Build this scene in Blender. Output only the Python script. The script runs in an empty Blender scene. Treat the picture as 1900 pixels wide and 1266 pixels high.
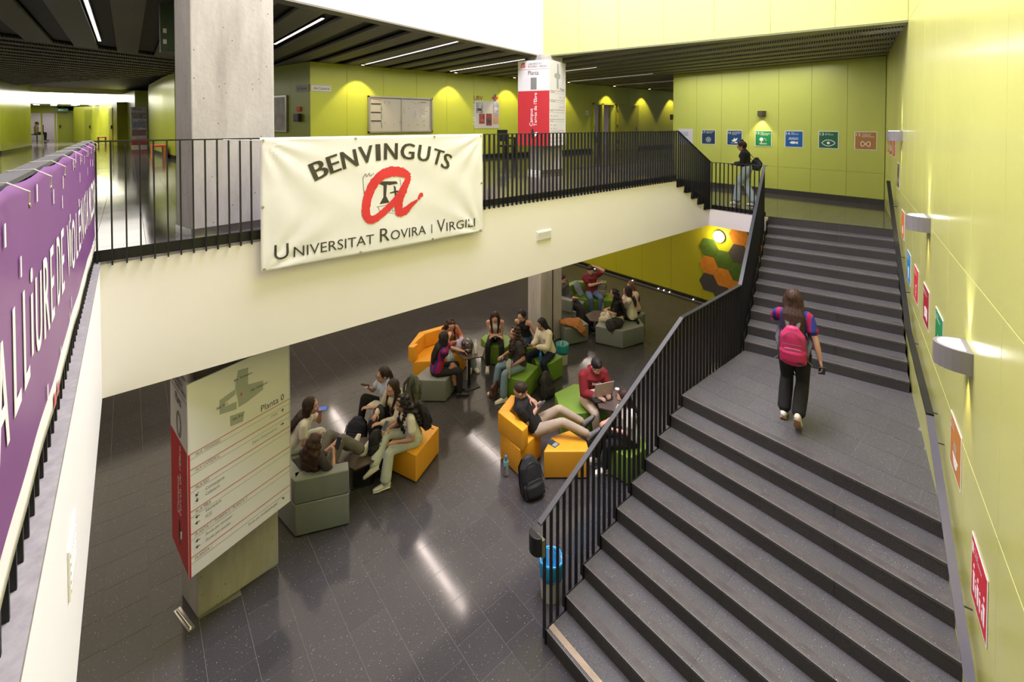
import bpy, bmesh, math, random
import numpy as np
from mathutils import Vector, Matrix
random.seed(7); np.random.seed(7)
C = bpy.context.scene.collection
SC = bpy.context.scene
PI = math.pi

# ------------------------------------------------------------------ camera, world, light, exposure
F1, UL, LL, RS = 4.154, 3.355, 1.598, 0.1598       # floor one, upper landing, lower landing, riser
cam = bpy.data.objects.new('camera', bpy.data.cameras.new('camera')); C.objects.link(cam)
cam.data.sensor_width = 36.0; cam.data.lens = 853.914/1900*36
cam.data.shift_y = -(633-245.93)/1900; cam.data.clip_start = 0.05; cam.data.clip_end = 200
_yaw, _p, _r = 0.8749572, 0.01926176, 0.0005794
_M = (np.array([[math.cos(_r), -math.sin(_r), 0], [math.sin(_r), math.cos(_r), 0], [0, 0, 1]]) @
      np.array([[1, 0, 0], [0, math.cos(_p), -math.sin(_p)], [0, math.sin(_p), math.cos(_p)]]) @
      np.array([[math.sin(_yaw), -math.cos(_yaw), 0], [0, 0, -1], [math.cos(_yaw), math.sin(_yaw), 0]]))
_B = np.array([_M[0], -_M[1], -_M[2]]).T
cam.matrix_world = Matrix.Translation((0, 0, 5.366)) @ Matrix([list(r) for r in _B]).to_4x4()
SC.camera = cam
SC.view_settings.view_transform = 'Standard'; SC.view_settings.look = 'None'
SC.view_settings.exposure = 0.35; SC.view_settings.gamma = 1.0; SC.view_settings.use_curve_mapping = False
SC.cycles.max_bounces = 8; SC.cycles.diffuse_bounces = 5; SC.cycles.glossy_bounces = 4
SC.cycles.caustics_reflective = False; SC.cycles.caustics_refractive = False
SC.cycles.sample_clamp_indirect = 6.0
SC.cycles.use_denoising = True
w = bpy.data.worlds.new('world'); SC.world = w; w.use_nodes = True
w.node_tree.nodes['Background'].inputs[0].default_value = (0.95, 0.97, 1, 1)
w.node_tree.nodes['Background'].inputs[1].default_value = 0.15

def area(name, loc, sx, sy, power, col, rot=(0, 0, 0), spread=180):
    l = bpy.data.lights.new(name, 'AREA'); l.shape = 'RECTANGLE'; l.size = sx; l.size_y = sy; l.energy = power; l.color = col
    l.spread = math.radians(spread)
    o = bpy.data.objects.new(name, l); C.objects.link(o); o.location = loc; o.rotation_euler = rot; return o
def spot(name, loc, power, col, ang, rot=(0, 0, 0), blend=0.5, size=0.04):
    l = bpy.data.lights.new(name, 'SPOT'); l.energy = power; l.color = col; l.spot_size = math.radians(ang); l.spot_blend = blend
    l.shadow_soft_size = size
    o = bpy.data.objects.new(name, l); C.objects.link(o); o.location = loc; o.rotation_euler = rot; return o
WR = math.atan2(2.335, 9.236)                      # plan turn of the right wall and the void, about 14 degrees
Wd = Vector((math.cos(WR), math.sin(WR), 0)); Wn = Vector((-math.sin(WR), math.cos(WR), 0)); W0 = Vector((4.991, 0.443, 0))
DAY = (1.0, 0.94, 1.20); WARM = (1.0, 0.80, 0.56); LIN = (1.0, 0.88, 0.80)
_c = W0 + Wd*0.5 + Wn*3.4
area('skylight_void', (_c.x, _c.y, 12.9), 6.5, 3.2, 1420, DAY, (0, 0, WR))
area('skylight_far_void', (-1.6, 36.6, 10.2), 3.6, 2.2, 1500, (1, .97, .93), (0, 0, .1))
area('gallery_fill', (7.5, 10.8, 6.95), 9, 2.5, 150, (1, .93, .82))
area('gallery_fill_left', (-3.5, 9.5, 6.95), 4, 5, 110, (1, .93, .85))
area('gallery_fill_far', (-1.5, 20, 6.9), 4, 9, 260, (1, .94, .85))
area('landing_fill', (12.6, 6.2, 6.95), 2.6, 4.4, 100, (1, .95, .9))
area('side_area_light', (-9.0, 20.0, 6.0), 6.0, 1.6, 200, (1, .96, .9), (0, math.radians(-90), 0))  # area light at the left, shining along x; no opening is built

# ------------------------------------------------------------------ materials
MATS = {}
def mat(name, col, rough=0.6, metal=0.0, noise=0.0, nscale=8.0, bump=0.0, bscale=60.0, emit=None, estr=0.0, coat=0.0, spec=0.5, alpha=1.0, trans=0.0, col2=None, ndist=0.0, sheen=0.0):
    if name in MATS: return MATS[name]
    m = bpy.data.materials.new(name); m.use_nodes = True; nt = m.node_tree; b = nt.nodes['Principled BSDF']
    c = (*col, 1)
    b.inputs['Base Color'].default_value = c; b.inputs['Roughness'].default_value = rough; b.inputs['Metallic'].default_value = metal
    b.inputs['Specular IOR Level'].default_value = spec
    if coat: b.inputs['Coat Weight'].default_value = coat; b.inputs['Coat Roughness'].default_value = 0.12
    if sheen: b.inputs['Sheen Weight'].default_value = sheen
    if trans: b.inputs['Transmission Weight'].default_value = trans
    if alpha < 1: b.inputs['Alpha'].default_value = alpha
    if emit: b.inputs['Emission Color'].default_value = (*emit, 1); b.inputs['Emission Strength'].default_value = estr
    tc = nt.nodes.new('ShaderNodeTexCoord')
    if noise or col2:
        n = nt.nodes.new('ShaderNodeTexNoise'); n.inputs['Scale'].default_value = nscale; n.inputs['Detail'].default_value = 5; n.inputs['Distortion'].default_value = ndist
        nt.links.new(tc.outputs['Object'], n.inputs['Vector'])
        r = nt.nodes.new('ShaderNodeValToRGB'); r.color_ramp.elements[0].position = 0.3; r.color_ramp.elements[1].position = 0.7
        if col2: r.color_ramp.elements[0].color = (*col2, 1); r.color_ramp.elements[1].color = c
        else:
            r.color_ramp.elements[0].color = (*[max(0, v*(1-noise)) for v in col], 1); r.color_ramp.elements[1].color = (*[min(1, v*(1+noise)) for v in col], 1)
        nt.links.new(n.outputs['Fac'], r.inputs['Fac']); nt.links.new(r.outputs['Color'], b.inputs['Base Color'])
    if bump:
        n2 = nt.nodes.new('ShaderNodeTexNoise'); n2.inputs['Scale'].default_value = bscale; n2.inputs['Detail'].default_value = 4
        nt.links.new(tc.outputs['Object'], n2.inputs['Vector'])
        bp = nt.nodes.new('ShaderNodeBump'); bp.inputs['Strength'].default_value = bump; bp.inputs['Distance'].default_value = 0.01
        nt.links.new(n2.outputs['Fac'], bp.inputs['Height']); nt.links.new(bp.outputs['Normal'], b.inputs['Normal'])
    MATS[name] = m; return m
def nodes_of(m): return m.node_tree, m.node_tree.nodes, m.node_tree.links

def terrazzo(name, base, speck, rough, big=False, mott=0.18, spec=0.5):
    m = mat(name, base, rough, spec=spec); nt, N, L = nodes_of(m); b = N['Principled BSDF']
    g = N.new('ShaderNodeNewGeometry')
    v = N.new('ShaderNodeTexVoronoi'); v.inputs['Scale'].default_value = 120; v.feature = 'F1'
    L.new(g.outputs['Position'], v.inputs['Vector'])
    # only a small share of cells holds a bright chip
    sep = N.new('ShaderNodeSeparateColor'); L.new(v.outputs['Color'], sep.inputs[0])
    gt = N.new('ShaderNodeMath'); gt.operation = 'GREATER_THAN'; gt.inputs[1].default_value = 0.945; L.new(sep.outputs[0], gt.inputs[0])
    lt = N.new('ShaderNodeMath'); lt.operation = 'LESS_THAN'; L.new(v.outputs['Distance'], lt.inputs[0])
    sz = N.new('ShaderNodeMath'); sz.operation = 'MULTIPLY'; sz.inputs[1].default_value = 0.36; L.new(sep.outputs[1], sz.inputs[0]); L.new(sz.outputs[0], lt.inputs[1])
    mu = N.new('ShaderNodeMath'); mu.operation = 'MULTIPLY'; L.new(gt.outputs[0], mu.inputs[0]); L.new(lt.outputs[0], mu.inputs[1])
    n = N.new('ShaderNodeTexNoise'); n.inputs['Scale'].default_value = 160; n.inputs['Detail'].default_value = 3; L.new(g.outputs['Position'], n.inputs['Vector'])
    r = N.new('ShaderNodeValToRGB'); r.color_ramp.elements[0].position = 0.38; r.color_ramp.elements[1].position = 0.66
    r.color_ramp.elements[0].color = (*[x*(1-mott*2) for x in base], 1); r.color_ramp.elements[1].color = (*[x*(1+mott*3) for x in base], 1)
    L.new(n.outputs['Fac'], r.inputs['Fac'])
    n3 = N.new('ShaderNodeTexNoise'); n3.inputs['Scale'].default_value = 1.3; n3.inputs['Detail'].default_value = 3; L.new(g.outputs['Position'], n3.inputs['Vector'])
    oi = N.new('ShaderNodeObjectInfo')
    md = N.new('ShaderNodeMath'); md.operation = 'MULTIPLY_ADD'; md.inputs[1].default_value = 0.28; md.inputs[2].default_value = 0.72; L.new(n3.outputs['Fac'], md.inputs[0])
    ra = N.new('ShaderNodeMath'); ra.operation = 'MULTIPLY_ADD'; ra.inputs[1].default_value = 0.14; L.new(oi.outputs['Random'], ra.inputs[0]); L.new(md.outputs[0], ra.inputs[2])
    hsv = N.new('ShaderNodeHueSaturation'); L.new(r.outputs['Color'], hsv.inputs['Color']); L.new(ra.outputs[0], hsv.inputs['Value'])
    mx = N.new('ShaderNodeMixRGB'); mx.inputs[2].default_value = (*speck, 1)
    L.new(mu.outputs[0], mx.inputs[0]); L.new(hsv.outputs['Color'], mx.inputs[1]); L.new(mx.outputs[0], b.inputs['Base Color'])
    rr = N.new('ShaderNodeMath'); rr.operation = 'MULTIPLY_ADD'; rr.inputs[1].default_value = 0.12; rr.inputs[2].default_value = rough-0.05
    L.new(n3.outputs['Fac'], rr.inputs[0]); L.new(rr.outputs[0], b.inputs['Roughness'])
    return m
M_TILE = terrazzo('terrazzo_tile', (0.058, 0.055, 0.057), (0.55, 0.53, 0.52), 0.11)
M_TILE1 = terrazzo('terrazzo_tile_first_floor', (0.070, 0.062, 0.056), (0.4, 0.38, 0.36), 0.09)
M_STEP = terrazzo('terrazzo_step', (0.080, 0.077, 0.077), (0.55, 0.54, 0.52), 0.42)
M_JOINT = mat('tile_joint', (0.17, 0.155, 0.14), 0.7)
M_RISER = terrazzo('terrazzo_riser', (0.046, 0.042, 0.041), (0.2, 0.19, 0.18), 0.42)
def limegreen(name, col, rough=0.2, coat=0.35):
    m = mat(name, col, rough, noise=0.035, nscale=0.9, coat=coat*.5); return m
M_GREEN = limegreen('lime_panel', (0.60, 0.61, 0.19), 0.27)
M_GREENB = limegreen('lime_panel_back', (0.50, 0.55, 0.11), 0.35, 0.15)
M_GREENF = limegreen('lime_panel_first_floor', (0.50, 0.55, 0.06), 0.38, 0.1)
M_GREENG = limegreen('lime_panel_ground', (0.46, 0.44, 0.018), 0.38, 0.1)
M_GJOINT = mat('panel_joint_lit', (0.72, 0.70, 0.30), 0.6)  # paler than the panels: light caught in the joints, put into colour
M_GJOINT2 = mat('panel_joint_dark', (0.16, 0.17, 0.02), 0.6)
M_WHITE = mat('white_paint', (0.80, 0.78, 0.785), 0.55, noise=0.015, nscale=1.2)
M_CREAM = mat('cream_paint', (0.80, 0.765, 0.72), 0.5, noise=0.015, nscale=1.2)
M_BLACK = mat('black_metal', (0.010, 0.010, 0.010), 0.42, spec=0.4)
M_RAIL = mat('dark_painted_rail', (0.035, 0.037, 0.042), 0.35, metal=0.2)
M_RAILG = mat('grey_painted_rail', (0.060, 0.060, 0.063), 0.55)
M_BASE = mat('dark_baseboard', (0.045, 0.042, 0.04), 0.4)
M_PLINTH = mat('black_plinth', (0.008, 0.008, 0.008), 0.4)
M_STEEL = mat('brushed_steel', (0.55, 0.53, 0.50), 0.22, metal=1.0)
M_CAP = mat('grey_stone_cap', (0.25, 0.235, 0.235), 0.6, noise=0.15, nscale=30, bump=0.1, bscale=80)

def concrete():
    m = mat('board_marked_concrete', (0.42, 0.395, 0.37), 0.75, bump=0.25, bscale=22); nt, N, L = nodes_of(m); b = N['Principled BSDF']
    tc = N.new('ShaderNodeTexCoord'); mp = N.new('ShaderNodeMapping'); mp.inputs['Scale'].default_value = (1, 1, 0.22); L.new(tc.outputs['Object'], mp.inputs[0])
    n = N.new('ShaderNodeTexNoise'); n.inputs['Scale'].default_value = 3.2; n.inputs['Detail'].default_value = 8; n.inputs['Roughness'].default_value = 0.65; L.new(mp.outputs[0], n.inputs['Vector'])
    r = N.new('ShaderNodeValToRGB'); E = r.color_ramp.elements; E[0].position = 0.28; E[0].color = (0.30, 0.275, 0.255, 1); E[1].position = 0.72; E[1].color = (0.52, 0.50, 0.475, 1)
    L.new(n.outputs['Fac'], r.inputs['Fac'])
    v = N.new('ShaderNodeTexVoronoi'); v.inputs['Scale'].default_value = 14; L.new(tc.outputs['Object'], v.inputs['Vector'])
    s = N.new('ShaderNodeSeparateColor'); L.new(v.outputs['Color'], s.inputs[0])
    g = N.new('ShaderNodeMath'); g.operation = 'GREATER_THAN'; g.inputs[1].default_value = 0.55; L.new(s.outputs[0], g.inputs[0])
    l = N.new('ShaderNodeMath'); l.operation = 'LESS_THAN'; l.inputs[1].default_value = 0.10; L.new(v.outputs['Distance'], l.inputs[0])
    mm = N.new('ShaderNodeMath'); mm.operation = 'MULTIPLY'; L.new(g.outputs[0], mm.inputs[0]); L.new(l.outputs[0], mm.inputs[1])
    mx = N.new('ShaderNodeMixRGB'); mx.inputs[2].default_value = (0.12, 0.11, 0.10, 1); L.new(mm.outputs[0], mx.inputs[0]); L.new(r.outputs['Color'], mx.inputs[1])
    L.new(mx.outputs[0], b.inputs['Base Color']); return m
M_CONC = concrete()

def ceilmesh(name, c0, c1, ax, per=0.045):
    m = mat(name, c0, 0.6); nt, N, L = nodes_of(m); b = N['Principled BSDF']
    g = N.new('ShaderNodeNewGeometry'); wv = N.new('ShaderNodeTexWave'); wv.wave_type = 'BANDS'; wv.bands_direction = ax
    wv.inputs['Scale'].default_value = 0.314/per; wv.inputs['Distortion'].default_value = 0.15; L.new(g.outputs['Position'], wv.inputs['Vector'])
    r = N.new('ShaderNodeValToRGB'); r.color_ramp.elements[0].color = (*c0, 1); r.color_ramp.elements[1].color = (*c1, 1)
    r.color_ramp.elements[0].position = 0.35; r.color_ramp.elements[1].position = 0.65
    L.new(wv.outputs['Fac'], r.inputs['Fac']); L.new(r.outputs['Color'], b.inputs['Base Color'])
    bp = N.new('ShaderNodeBump'); bp.inputs['Strength'].default_value = 0.6; bp.inputs['Distance'].default_value = 0.02
    L.new(wv.outputs['Fac'], bp.inputs['Height']); L.new(bp.outputs['Normal'], b.inputs['Normal']); return m
M_CEILA = ceilmesh('ceiling_mesh_light', (0.09, 0.085, 0.072), (0.36, 0.345, 0.29), 'Y')
M_CEILB = ceilmesh('ceiling_mesh_dark', (0.02, 0.018, 0.017), (0.10, 0.092, 0.082), 'Y')
M_CEILC = ceilmesh('ceiling_mesh_cross', (0.03, 0.026, 0.021), (0.12, 0.105, 0.085), 'X')

# ------------------------------------------------------------------ mesh helpers
class MB:
    def __init__(s): s.v = []; s.f = []; s.mi = []
    def add(s, vs, fs, mi=0):
        o = len(s.v); s.v += [tuple(p) for p in vs]; s.f += [tuple(i+o for i in f) for f in fs]; s.mi += [mi]*len(fs); return s
    def box(s, x0, x1, y0, y1, z0, z1, mi=0):
        vs = [(x, y, z) for z in (z0, z1) for y in (y0, y1) for x in (x0, x1)]
        return s.add(vs, [(0, 2, 3, 1), (4, 5, 7, 6), (0, 1, 5, 4), (2, 6, 7, 3), (0, 4, 6, 2), (1, 3, 7, 5)], mi)
    def obox(s, o, u, v, w, mi=0):
        "box from corner o with edge vectors u, v, w"
        o, u, v, w = (Vector(a) for a in (o, u, v, w))
        vs = [o+a*u+b*v+c*w for c in (0, 1) for b in (0, 1) for a in (0, 1)]
        fs = [(0, 2, 3, 1), (4, 5, 7, 6), (0, 1, 5, 4), (2, 6, 7, 3), (0, 4, 6, 2), (1, 3, 7, 5)]
        if u.cross(v).dot(w) < 0: fs = [f[::-1] for f in fs]
        return s.add(vs, fs, mi)
    def prism(s, poly, z0, z1, mi=0):
        n = len(poly); a = sum(poly[i][0]*poly[(i+1) % n][1]-poly[(i+1) % n][0]*poly[i][1] for i in range(n))
        if a < 0: poly = poly[::-1]
        z0 = z0 if hasattr(z0, '__len__') else [z0]*n; z1 = z1 if hasattr(z1, '__len__') else [z1]*n
        vs = [(p[0], p[1], z0[i]) for i, p in enumerate(poly)] + [(p[0], p[1], z1[i]) for i, p in enumerate(poly)]
        return s.add(vs, [tuple(range(n))[::-1], tuple(range(n, 2*n))] + [(i, (i+1) % n, (i+1) % n+n, i+n) for i in range(n)], mi)
    def extr(s, pts, d, mi=0):
        "polygon of 3-D points pushed along vector d"
        n = len(pts); d = Vector(d); P = [Vector(p) for p in pts]
        nor = Vector((0, 0, 0))
        for i in range(n): nor += P[i].cross(P[(i+1) % n])
        if nor.dot(d) < 0: P = P[::-1]
        return s.add(P+[p+d for p in P], [tuple(range(n))[::-1], tuple(range(n, 2*n))] + [(i, (i+1) % n, (i+1) % n+n, i+n) for i in range(n)], mi)
    def tube(s, pts, r, n=8, mi=0, cap=True, flat=None):
        P = [Vector(p) for p in pts]; R = r if hasattr(r, '__len__') else [r]*len(P)
        up = None; rings = []
        for i, p in enumerate(P):
            d = (P[min(i+1, len(P)-1)]-P[max(i-1, 0)])
            if d.length < 1e-9: d = Vector((0, 0, 1))
            d.normalize()
            if up is None: up = d.orthogonal().normalized()
            up = (up-d*up.dot(d)).normalized(); sd = d.cross(up)
            rings.append([p+(up*math.cos(2*PI*k/n)+sd*math.sin(2*PI*k/n))*R[i] for k in range(n)])
        vs = [q for rg in rings for q in rg]; fs = []
        for i in range(len(P)-1):
            for k in range(n): fs.append((i*n+k, i*n+(k+1) % n, (i+1)*n+(k+1) % n, (i+1)*n+k))
        if cap: fs += [tuple(range(n))[::-1], tuple((len(P)-1)*n+k for k in range(n))]
        return s.add(vs, fs, mi)
    def lathe(s, prof, c=(0, 0, 0), n=20, mi=0, sx=1, sy=1):
        vs = [(c[0]+r*sx*math.cos(2*PI*k/n), c[1]+r*sy*math.sin(2*PI*k/n), c[2]+z) for r, z in prof for k in range(n)]; fs = []
        for i in range(len(prof)-1):
            for k in range(n): fs.append((i*n+k, i*n+(k+1) % n, (i+1)*n+(k+1) % n, (i+1)*n+k))
        fs += [tuple(range(n))[::-1], tuple((len(prof)-1)*n+k for k in range(n))]
        return s.add(vs, fs, mi)
    def loft(s, pts, rad, side, n=12, mi=0, capseg=2):
        "elliptical sections; rad = [(a along side, b across)], rounded ends"
        P = [np.array(p, float) for p in pts]; R = [(r, r) if not hasattr(r, '__len__') else r for r in rad]; side = np.array(side, float)
        Ps, Rs, Ds = [], [], []
        def dirn(i):
            d = P[min(i+1, len(P)-1)]-P[max(i-1, 0)]; L = np.linalg.norm(d); return d/L if L > 1e-9 else np.array([0, 0, 1.])
        d0 = dirn(0); d1 = dirn(len(P)-1)
        for k in range(capseg, 0, -1):
            a = k/(capseg+0.35)*PI/2; m = min(R[0]); Ps.append(P[0]-d0*m*math.sin(a)); Rs.append((R[0][0]*math.cos(a), R[0][1]*math.cos(a))); Ds.append(d0)
        for i in range(len(P)): Ps.append(P[i]); Rs.append(R[i]); Ds.append(dirn(i))
        for k in range(1, capseg+1):
            a = k/(capseg+0.35)*PI/2; m = min(R[-1]); Ps.append(P[-1]+d1*m*math.sin(a)); Rs.append((R[-1][0]*math.cos(a), R[-1][1]*math.cos(a))); Ds.append(d1)
        vs = []
        for p, r, d in zip(Ps, Rs, Ds):
            sd = side-d*side.dot(d); L = np.linalg.norm(sd)
            if L < 1e-3: sd = np.cross(d, [0, 0, 1.]) if abs(d[2]) < .9 else np.array([1., 0, 0]); sd = sd-d*sd.dot(d); L = np.linalg.norm(sd)
            sd /= L; ot = np.cross(d, sd)
            for k in range(n):
                t = 2*PI*k/n; vs.append(p+sd*r[0]*math.cos(t)+ot*r[1]*math.sin(t))
        fs = []; m = len(Ps)
        for i in range(m-1):
            for k in range(n): fs.append((i*n+k, i*n+(k+1) % n, (i+1)*n+(k+1) % n, (i+1)*n+k))
        fs += [tuple(range(n))[::-1], tuple((m-1)*n+k for k in range(n))]
        return s.add(vs, fs, mi)
    def ball(s, c, r, n=10, mi=0, ax=None):
        r = r if hasattr(r, '__len__') else (r, r, r); ax = ax or (Vector((1, 0, 0)), Vector((0, 1, 0)), Vector((0, 0, 1)))
        vs = []; fs = []; m = n//2+1; c = Vector(c)
        for i in range(1, m):
            ph = PI*i/m
            for k in range(n):
                t = 2*PI*k/n; vs.append(c+ax[0]*(r[0]*math.sin(ph)*math.cos(t))+ax[1]*(r[1]*math.sin(ph)*math.sin(t))+ax[2]*(r[2]*math.cos(ph)))
        top = len(vs); vs.append(c+ax[2]*r[2]); bot = len(vs); vs.append(c-ax[2]*r[2])
        for i in range(m-2):
            for k in range(n): fs.append((i*n+k, (i+1)*n+k, (i+1)*n+(k+1) % n, i*n+(k+1) % n))
        for k in range(n): fs.append((top, k, (k+1) % n)); fs.append((bot, (m-2)*n+(k+1) % n, (m-2)*n+k))
        return s.add(vs, fs, mi)
    def mesh(s, name, off=(0, 0, 0)):
        me = bpy.data.meshes.new(name); o = Vector(off)
        me.from_pydata([tuple(Vector(v)-o) for v in s.v], [], s.f)
        if any(s.mi): me.polygons.foreach_set('material_index', s.mi)
        me.update(); return me
    def build(s, name, m, parent=None, bevel=0, seg=2, smooth=False, world=True):
        off = woff(parent) if (parent and world) else (0, 0, 0)
        me = s.mesh(name, off)
        if bevel:
            bm = bmesh.new(); bm.from_mesh(me)
            ed = [e for e in bm.edges if len(e.link_faces) == 2 and e.calc_face_angle(0) > 0.4]
            bmesh.ops.bevel(bm, geom=ed, offset=bevel, segments=seg, profile=0.6, affect='EDGES', clamp_overlap=True)
            bm.to_mesh(me); bm.free()
        if smooth:
            me.polygons.foreach_set('use_smooth', [True]*len(me.polygons))
            if smooth != 'all' and hasattr(me, 'set_sharp_from_angle'): me.set_sharp_from_angle(angle=math.radians(40))
        return link(name, me, m, parent)
def woff(p):
    v = Vector((0, 0, 0))
    while p is not None: v += p.location; p = p.parent
    return v
def link(name, me, m, parent=None):
    o = bpy.data.objects.new(name, me); C.objects.link(o)
    for mm in (m if isinstance(m, (list, tuple)) else [m]): me.materials.append(mm)
    if parent: o.parent = parent
    return o
def tag(o, label=None, cat=None, group=None, kind=None):
    if label: o['label'] = label
    if cat: o['category'] = cat
    if group: o['group'] = group
    if kind: o['kind'] = kind
    return o
def thing(name, label, cat, loc=(0, 0, 0), group=None):
    o = bpy.data.objects.new(name, None); C.objects.link(o); o.location = loc; o.empty_display_size = 0.1
    return tag(o, label, cat, group)
def struct(name, mb, m, parent=None, **k):
    o = mb.build(name, m, parent, **k)
    if not parent: o['kind'] = 'structure'
    return o
def clip(poly, a, b):
    "keep the part of a polygon on the left of line a->b"
    out = []; n = len(poly)
    sd = lambda p: (b[0]-a[0])*(p[1]-a[1])-(b[1]-a[1])*(p[0]-a[0])
    for i in range(n):
        p, q = poly[i], poly[(i+1) % n]; s1, s2 = sd(p), sd(q)
        if s1 >= 0: out.append(p)
        if (s1 > 0 and s2 < 0) or (s1 < 0 and s2 > 0):
            t = s1/(s1-s2); out.append((p[0]+(q[0]-p[0])*t, p[1]+(q[1]-p[1])*t))
    return out
def clipto(poly, region):
    for i in range(len(region)):
        if len(poly) < 3: return []
        poly = clip(poly, region[i], region[(i+1) % len(region)])
    return poly
def parea(p): return abs(sum(p[i][0]*p[(i+1) % len(p)][1]-p[(i+1) % len(p)][0]*p[i][1] for i in range(len(p))))/2
def tiles(parent, regions, z, m, x0=0.13, size=0.4, near=(0, 0), limit=300, holes=(), gap=0.0035, name='tile', rnd=1, sel=None):
    "square tiles in strips along Y with broken joints; the nearest are parts, the rest one joined part"
    rng = random.Random(rnd); L = []; th = 0.012
    X0 = min(p[0] for r in regions for p in r); X1 = max(p[0] for r in regions for p in r)
    Y0 = min(p[1] for r in regions for p in r); Y1 = max(p[1] for r in regions for p in r)
    i = math.floor((X0-x0)/size)
    while x0+i*size < X1:
        a = x0+i*size; off = rng.random()*size; j = math.floor((Y0-off)/size)
        while off+j*size < Y1:
            b = off+j*size; q = [(a+gap/2, b+gap/2), (a+size-gap/2, b+gap/2), (a+size-gap/2, b+size-gap/2), (a+gap/2, b+size-gap/2)]
            for r in regions:
                pc = clipto(q, r)
                if len(pc) >= 3 and parea(pc) > 0.004 and not any(h[0] < (a+size/2) < h[1] and h[2] < (b+size/2) < h[3] for h in holes): L.append(pc)
            j += 1
        i += 1
    cx = lambda p: (sum(q[0] for q in p)/len(p), sum(q[1] for q in p)/len(p))
    key = sel or (lambda c: math.hypot(c[0]-near[0], c[1]-near[1]))
    L.sort(key=lambda p: key(cx(p)))
    off = woff(parent); full = None; rest = MB()
    for k, p in enumerate(L):
        if k < limit:
            if abs(parea(p)-(size-gap)**2) < 1e-4:
                if full is None: full = MB().box(0, size-gap, 0, size-gap, 0, th).mesh(name); full.materials.append(m)
                o = bpy.data.objects.new(name, full); C.objects.link(o); o.parent = parent
                mx = min(q[0] for q in p); my = min(q[1] for q in p); o.location = (mx-off.x, my-off.y, z-th-off.z)
            else: MB().prism(p, z-th, z).build(name, m, parent)
        else: rest.prism(p, z-th, z)
    if rest.f:
        o = rest.build('tile_field', m, parent); o['kind'] = 'stuff'
def panels(parent, o, u, nrm, us, zs, m, th=0.02, gap=0.008, name='panel', skip=None):
    "wall panels: columns us along u, rows zs, standing proud along nrm"
    o, u, nrm = Vector(o), Vector(u), Vector(nrm)
    for i in range(len(us)-1):
        for j in range(len(zs)-1):
            if skip and skip(us[i], us[i+1], zs[j], zs[j+1]): continue
            b = MB().obox(o+u*(us[i]+gap/2)+Vector((0, 0, zs[j]+gap/2)), u*(us[i+1]-us[i]-gap), nrm*th, Vector((0, 0, zs[j+1]-zs[j]-gap)))
            b.build(name, m, parent, bevel=0.0015, seg=1)
# ------------------------------------------------------------------ floors
G0 = [(-9, 3.0), (13.2, 3.0), (13.2, 17), (-9, 17)]
fl = struct('floor', MB().box(-9, 16, -4, 18, -0.2, -0.002), M_JOINT)
tiles(fl, [[(-2.2, 2.0), (13.1, 2.0), (13.1, 14.5), (-2.2, 14.5)]], 0.0, M_TILE, near=(1.5, 3.2), limit=300, holes=[(0.55, 1.3, 6.0, 6.4)],
      sel=lambda c: math.hypot(c[0]-2.2, c[1]-4.2) if c[1] > 3.4 or c[0] < 3.4 else 50+c[0])
A2 = [(-12, 5.42), (9.13, 5.42), (9.13, 8.49), (25, 8.49), (25, 48), (-12, 48)]
sl = MB().box(-12, 9.13, 5.452, 8.49, 2.957, F1-0.002).box(-12, 25, 8.49, 52, 2.957, F1-0.002).box(-12, -0.262, -4, 5.452, 2.957, F1-0.002)
f1 = struct('floor', sl, M_JOINT); f1.name = 'floor.001'
tiles(f1, [[(-8, 5.45), (9.12, 5.45), (9.12, 8.49), (-8, 8.49)], [(-8, 8.49), (22, 8.49), (22, 30), (-8, 30)], [(-5, -2), (-0.3, -2), (-0.3, 5.45), (-5, 5.45)]],
      F1, M_TILE1, near=(0.2, 6), limit=120, rnd=2)
MB().box(-12, 25, 30, 52, F1-0.012, F1+0.0005).build('tile_field', M_TILE1, f1)['kind'] = 'stuff'
# ground-floor ceiling over the seating area
cg = struct('ceiling', MB().box(-9, 16, 5.455, 18, 2.94, 2.955).box(-9, -0.265, -4, 5.455, 2.94, 2.955), mat('ground_ceiling_paint', (0.55, 0.52, 0.46), 0.7))

# ------------------------------------------------------------------ white parapets
MB().box(-0.26, -0.2, -3.0, 5.36, 2.94, 4.135).build('wall_left', mat('bright_white_parapet', (0.82, 0.82, 0.86), 0.55))['kind'] = 'structure'
pts = [(-0.26, 2.955), (10.57, 2.955), (10.57, 3.36), (10.30, 3.36), (10.33, 3.52), (10.0, 3.52), (10.03, 3.68), (9.72, 3.68), (9.745, 3.84), (9.42, 3.84), (9.455, 3.99), (9.12, 3.99), (9.146, 4.135), (-0.2, 4.135)]
fp = struct('wall_front', MB().extr([(x, 5.36, z) for x, z in pts], (0, 0.09, 0)), M_CREAM)
MB().box(-0.27, 9.146, 5.355, 5.45, 4.135, F1).build('stone_cap', M_CAP, fp)
lp = struct('trim_1', MB().box(-0.40, -0.195, -3, 5.36, 4.135, F1), M_CAP)
struct('wall_landing', MB().extr([(10.57, 5.36, 2.955), (10.57, 5.36, 3.34), (10.57, 4.08, 3.34), (10.57, 4.08, 2.955)], (0.09, 0, 0)), mat('pinkish_white_paint', (0.80, 0.74, 0.70), 0.55))
vt = thing('wall_vent', 'small white slotted ventilation grille in the cream parapet face', 'vent', (5.15, 5.35, 3.56))
MB().box(4.99, 5.31, 5.345, 5.36, 3.49, 3.64).build('frame', M_WHITE, vt, bevel=0.003)
for k in range(5): MB().box(5.005, 5.295, 5.338, 5.347, 3.503+k*0.026, 3.517+k*0.026).build('slat', mat('vent_slat', (0.62, 0.6, 0.55), 0.5), vt)
vt = thing('wall_vent', 'white ventilation grille in the face of the left parapet, seen almost edge-on', 'vent', (-0.2, 2.6, 3.6))
MB().box(-0.2, -0.192, 2.45, 2.72, 3.50, 3.70).build('frame', M_WHITE, vt, bevel=0.003)
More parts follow.
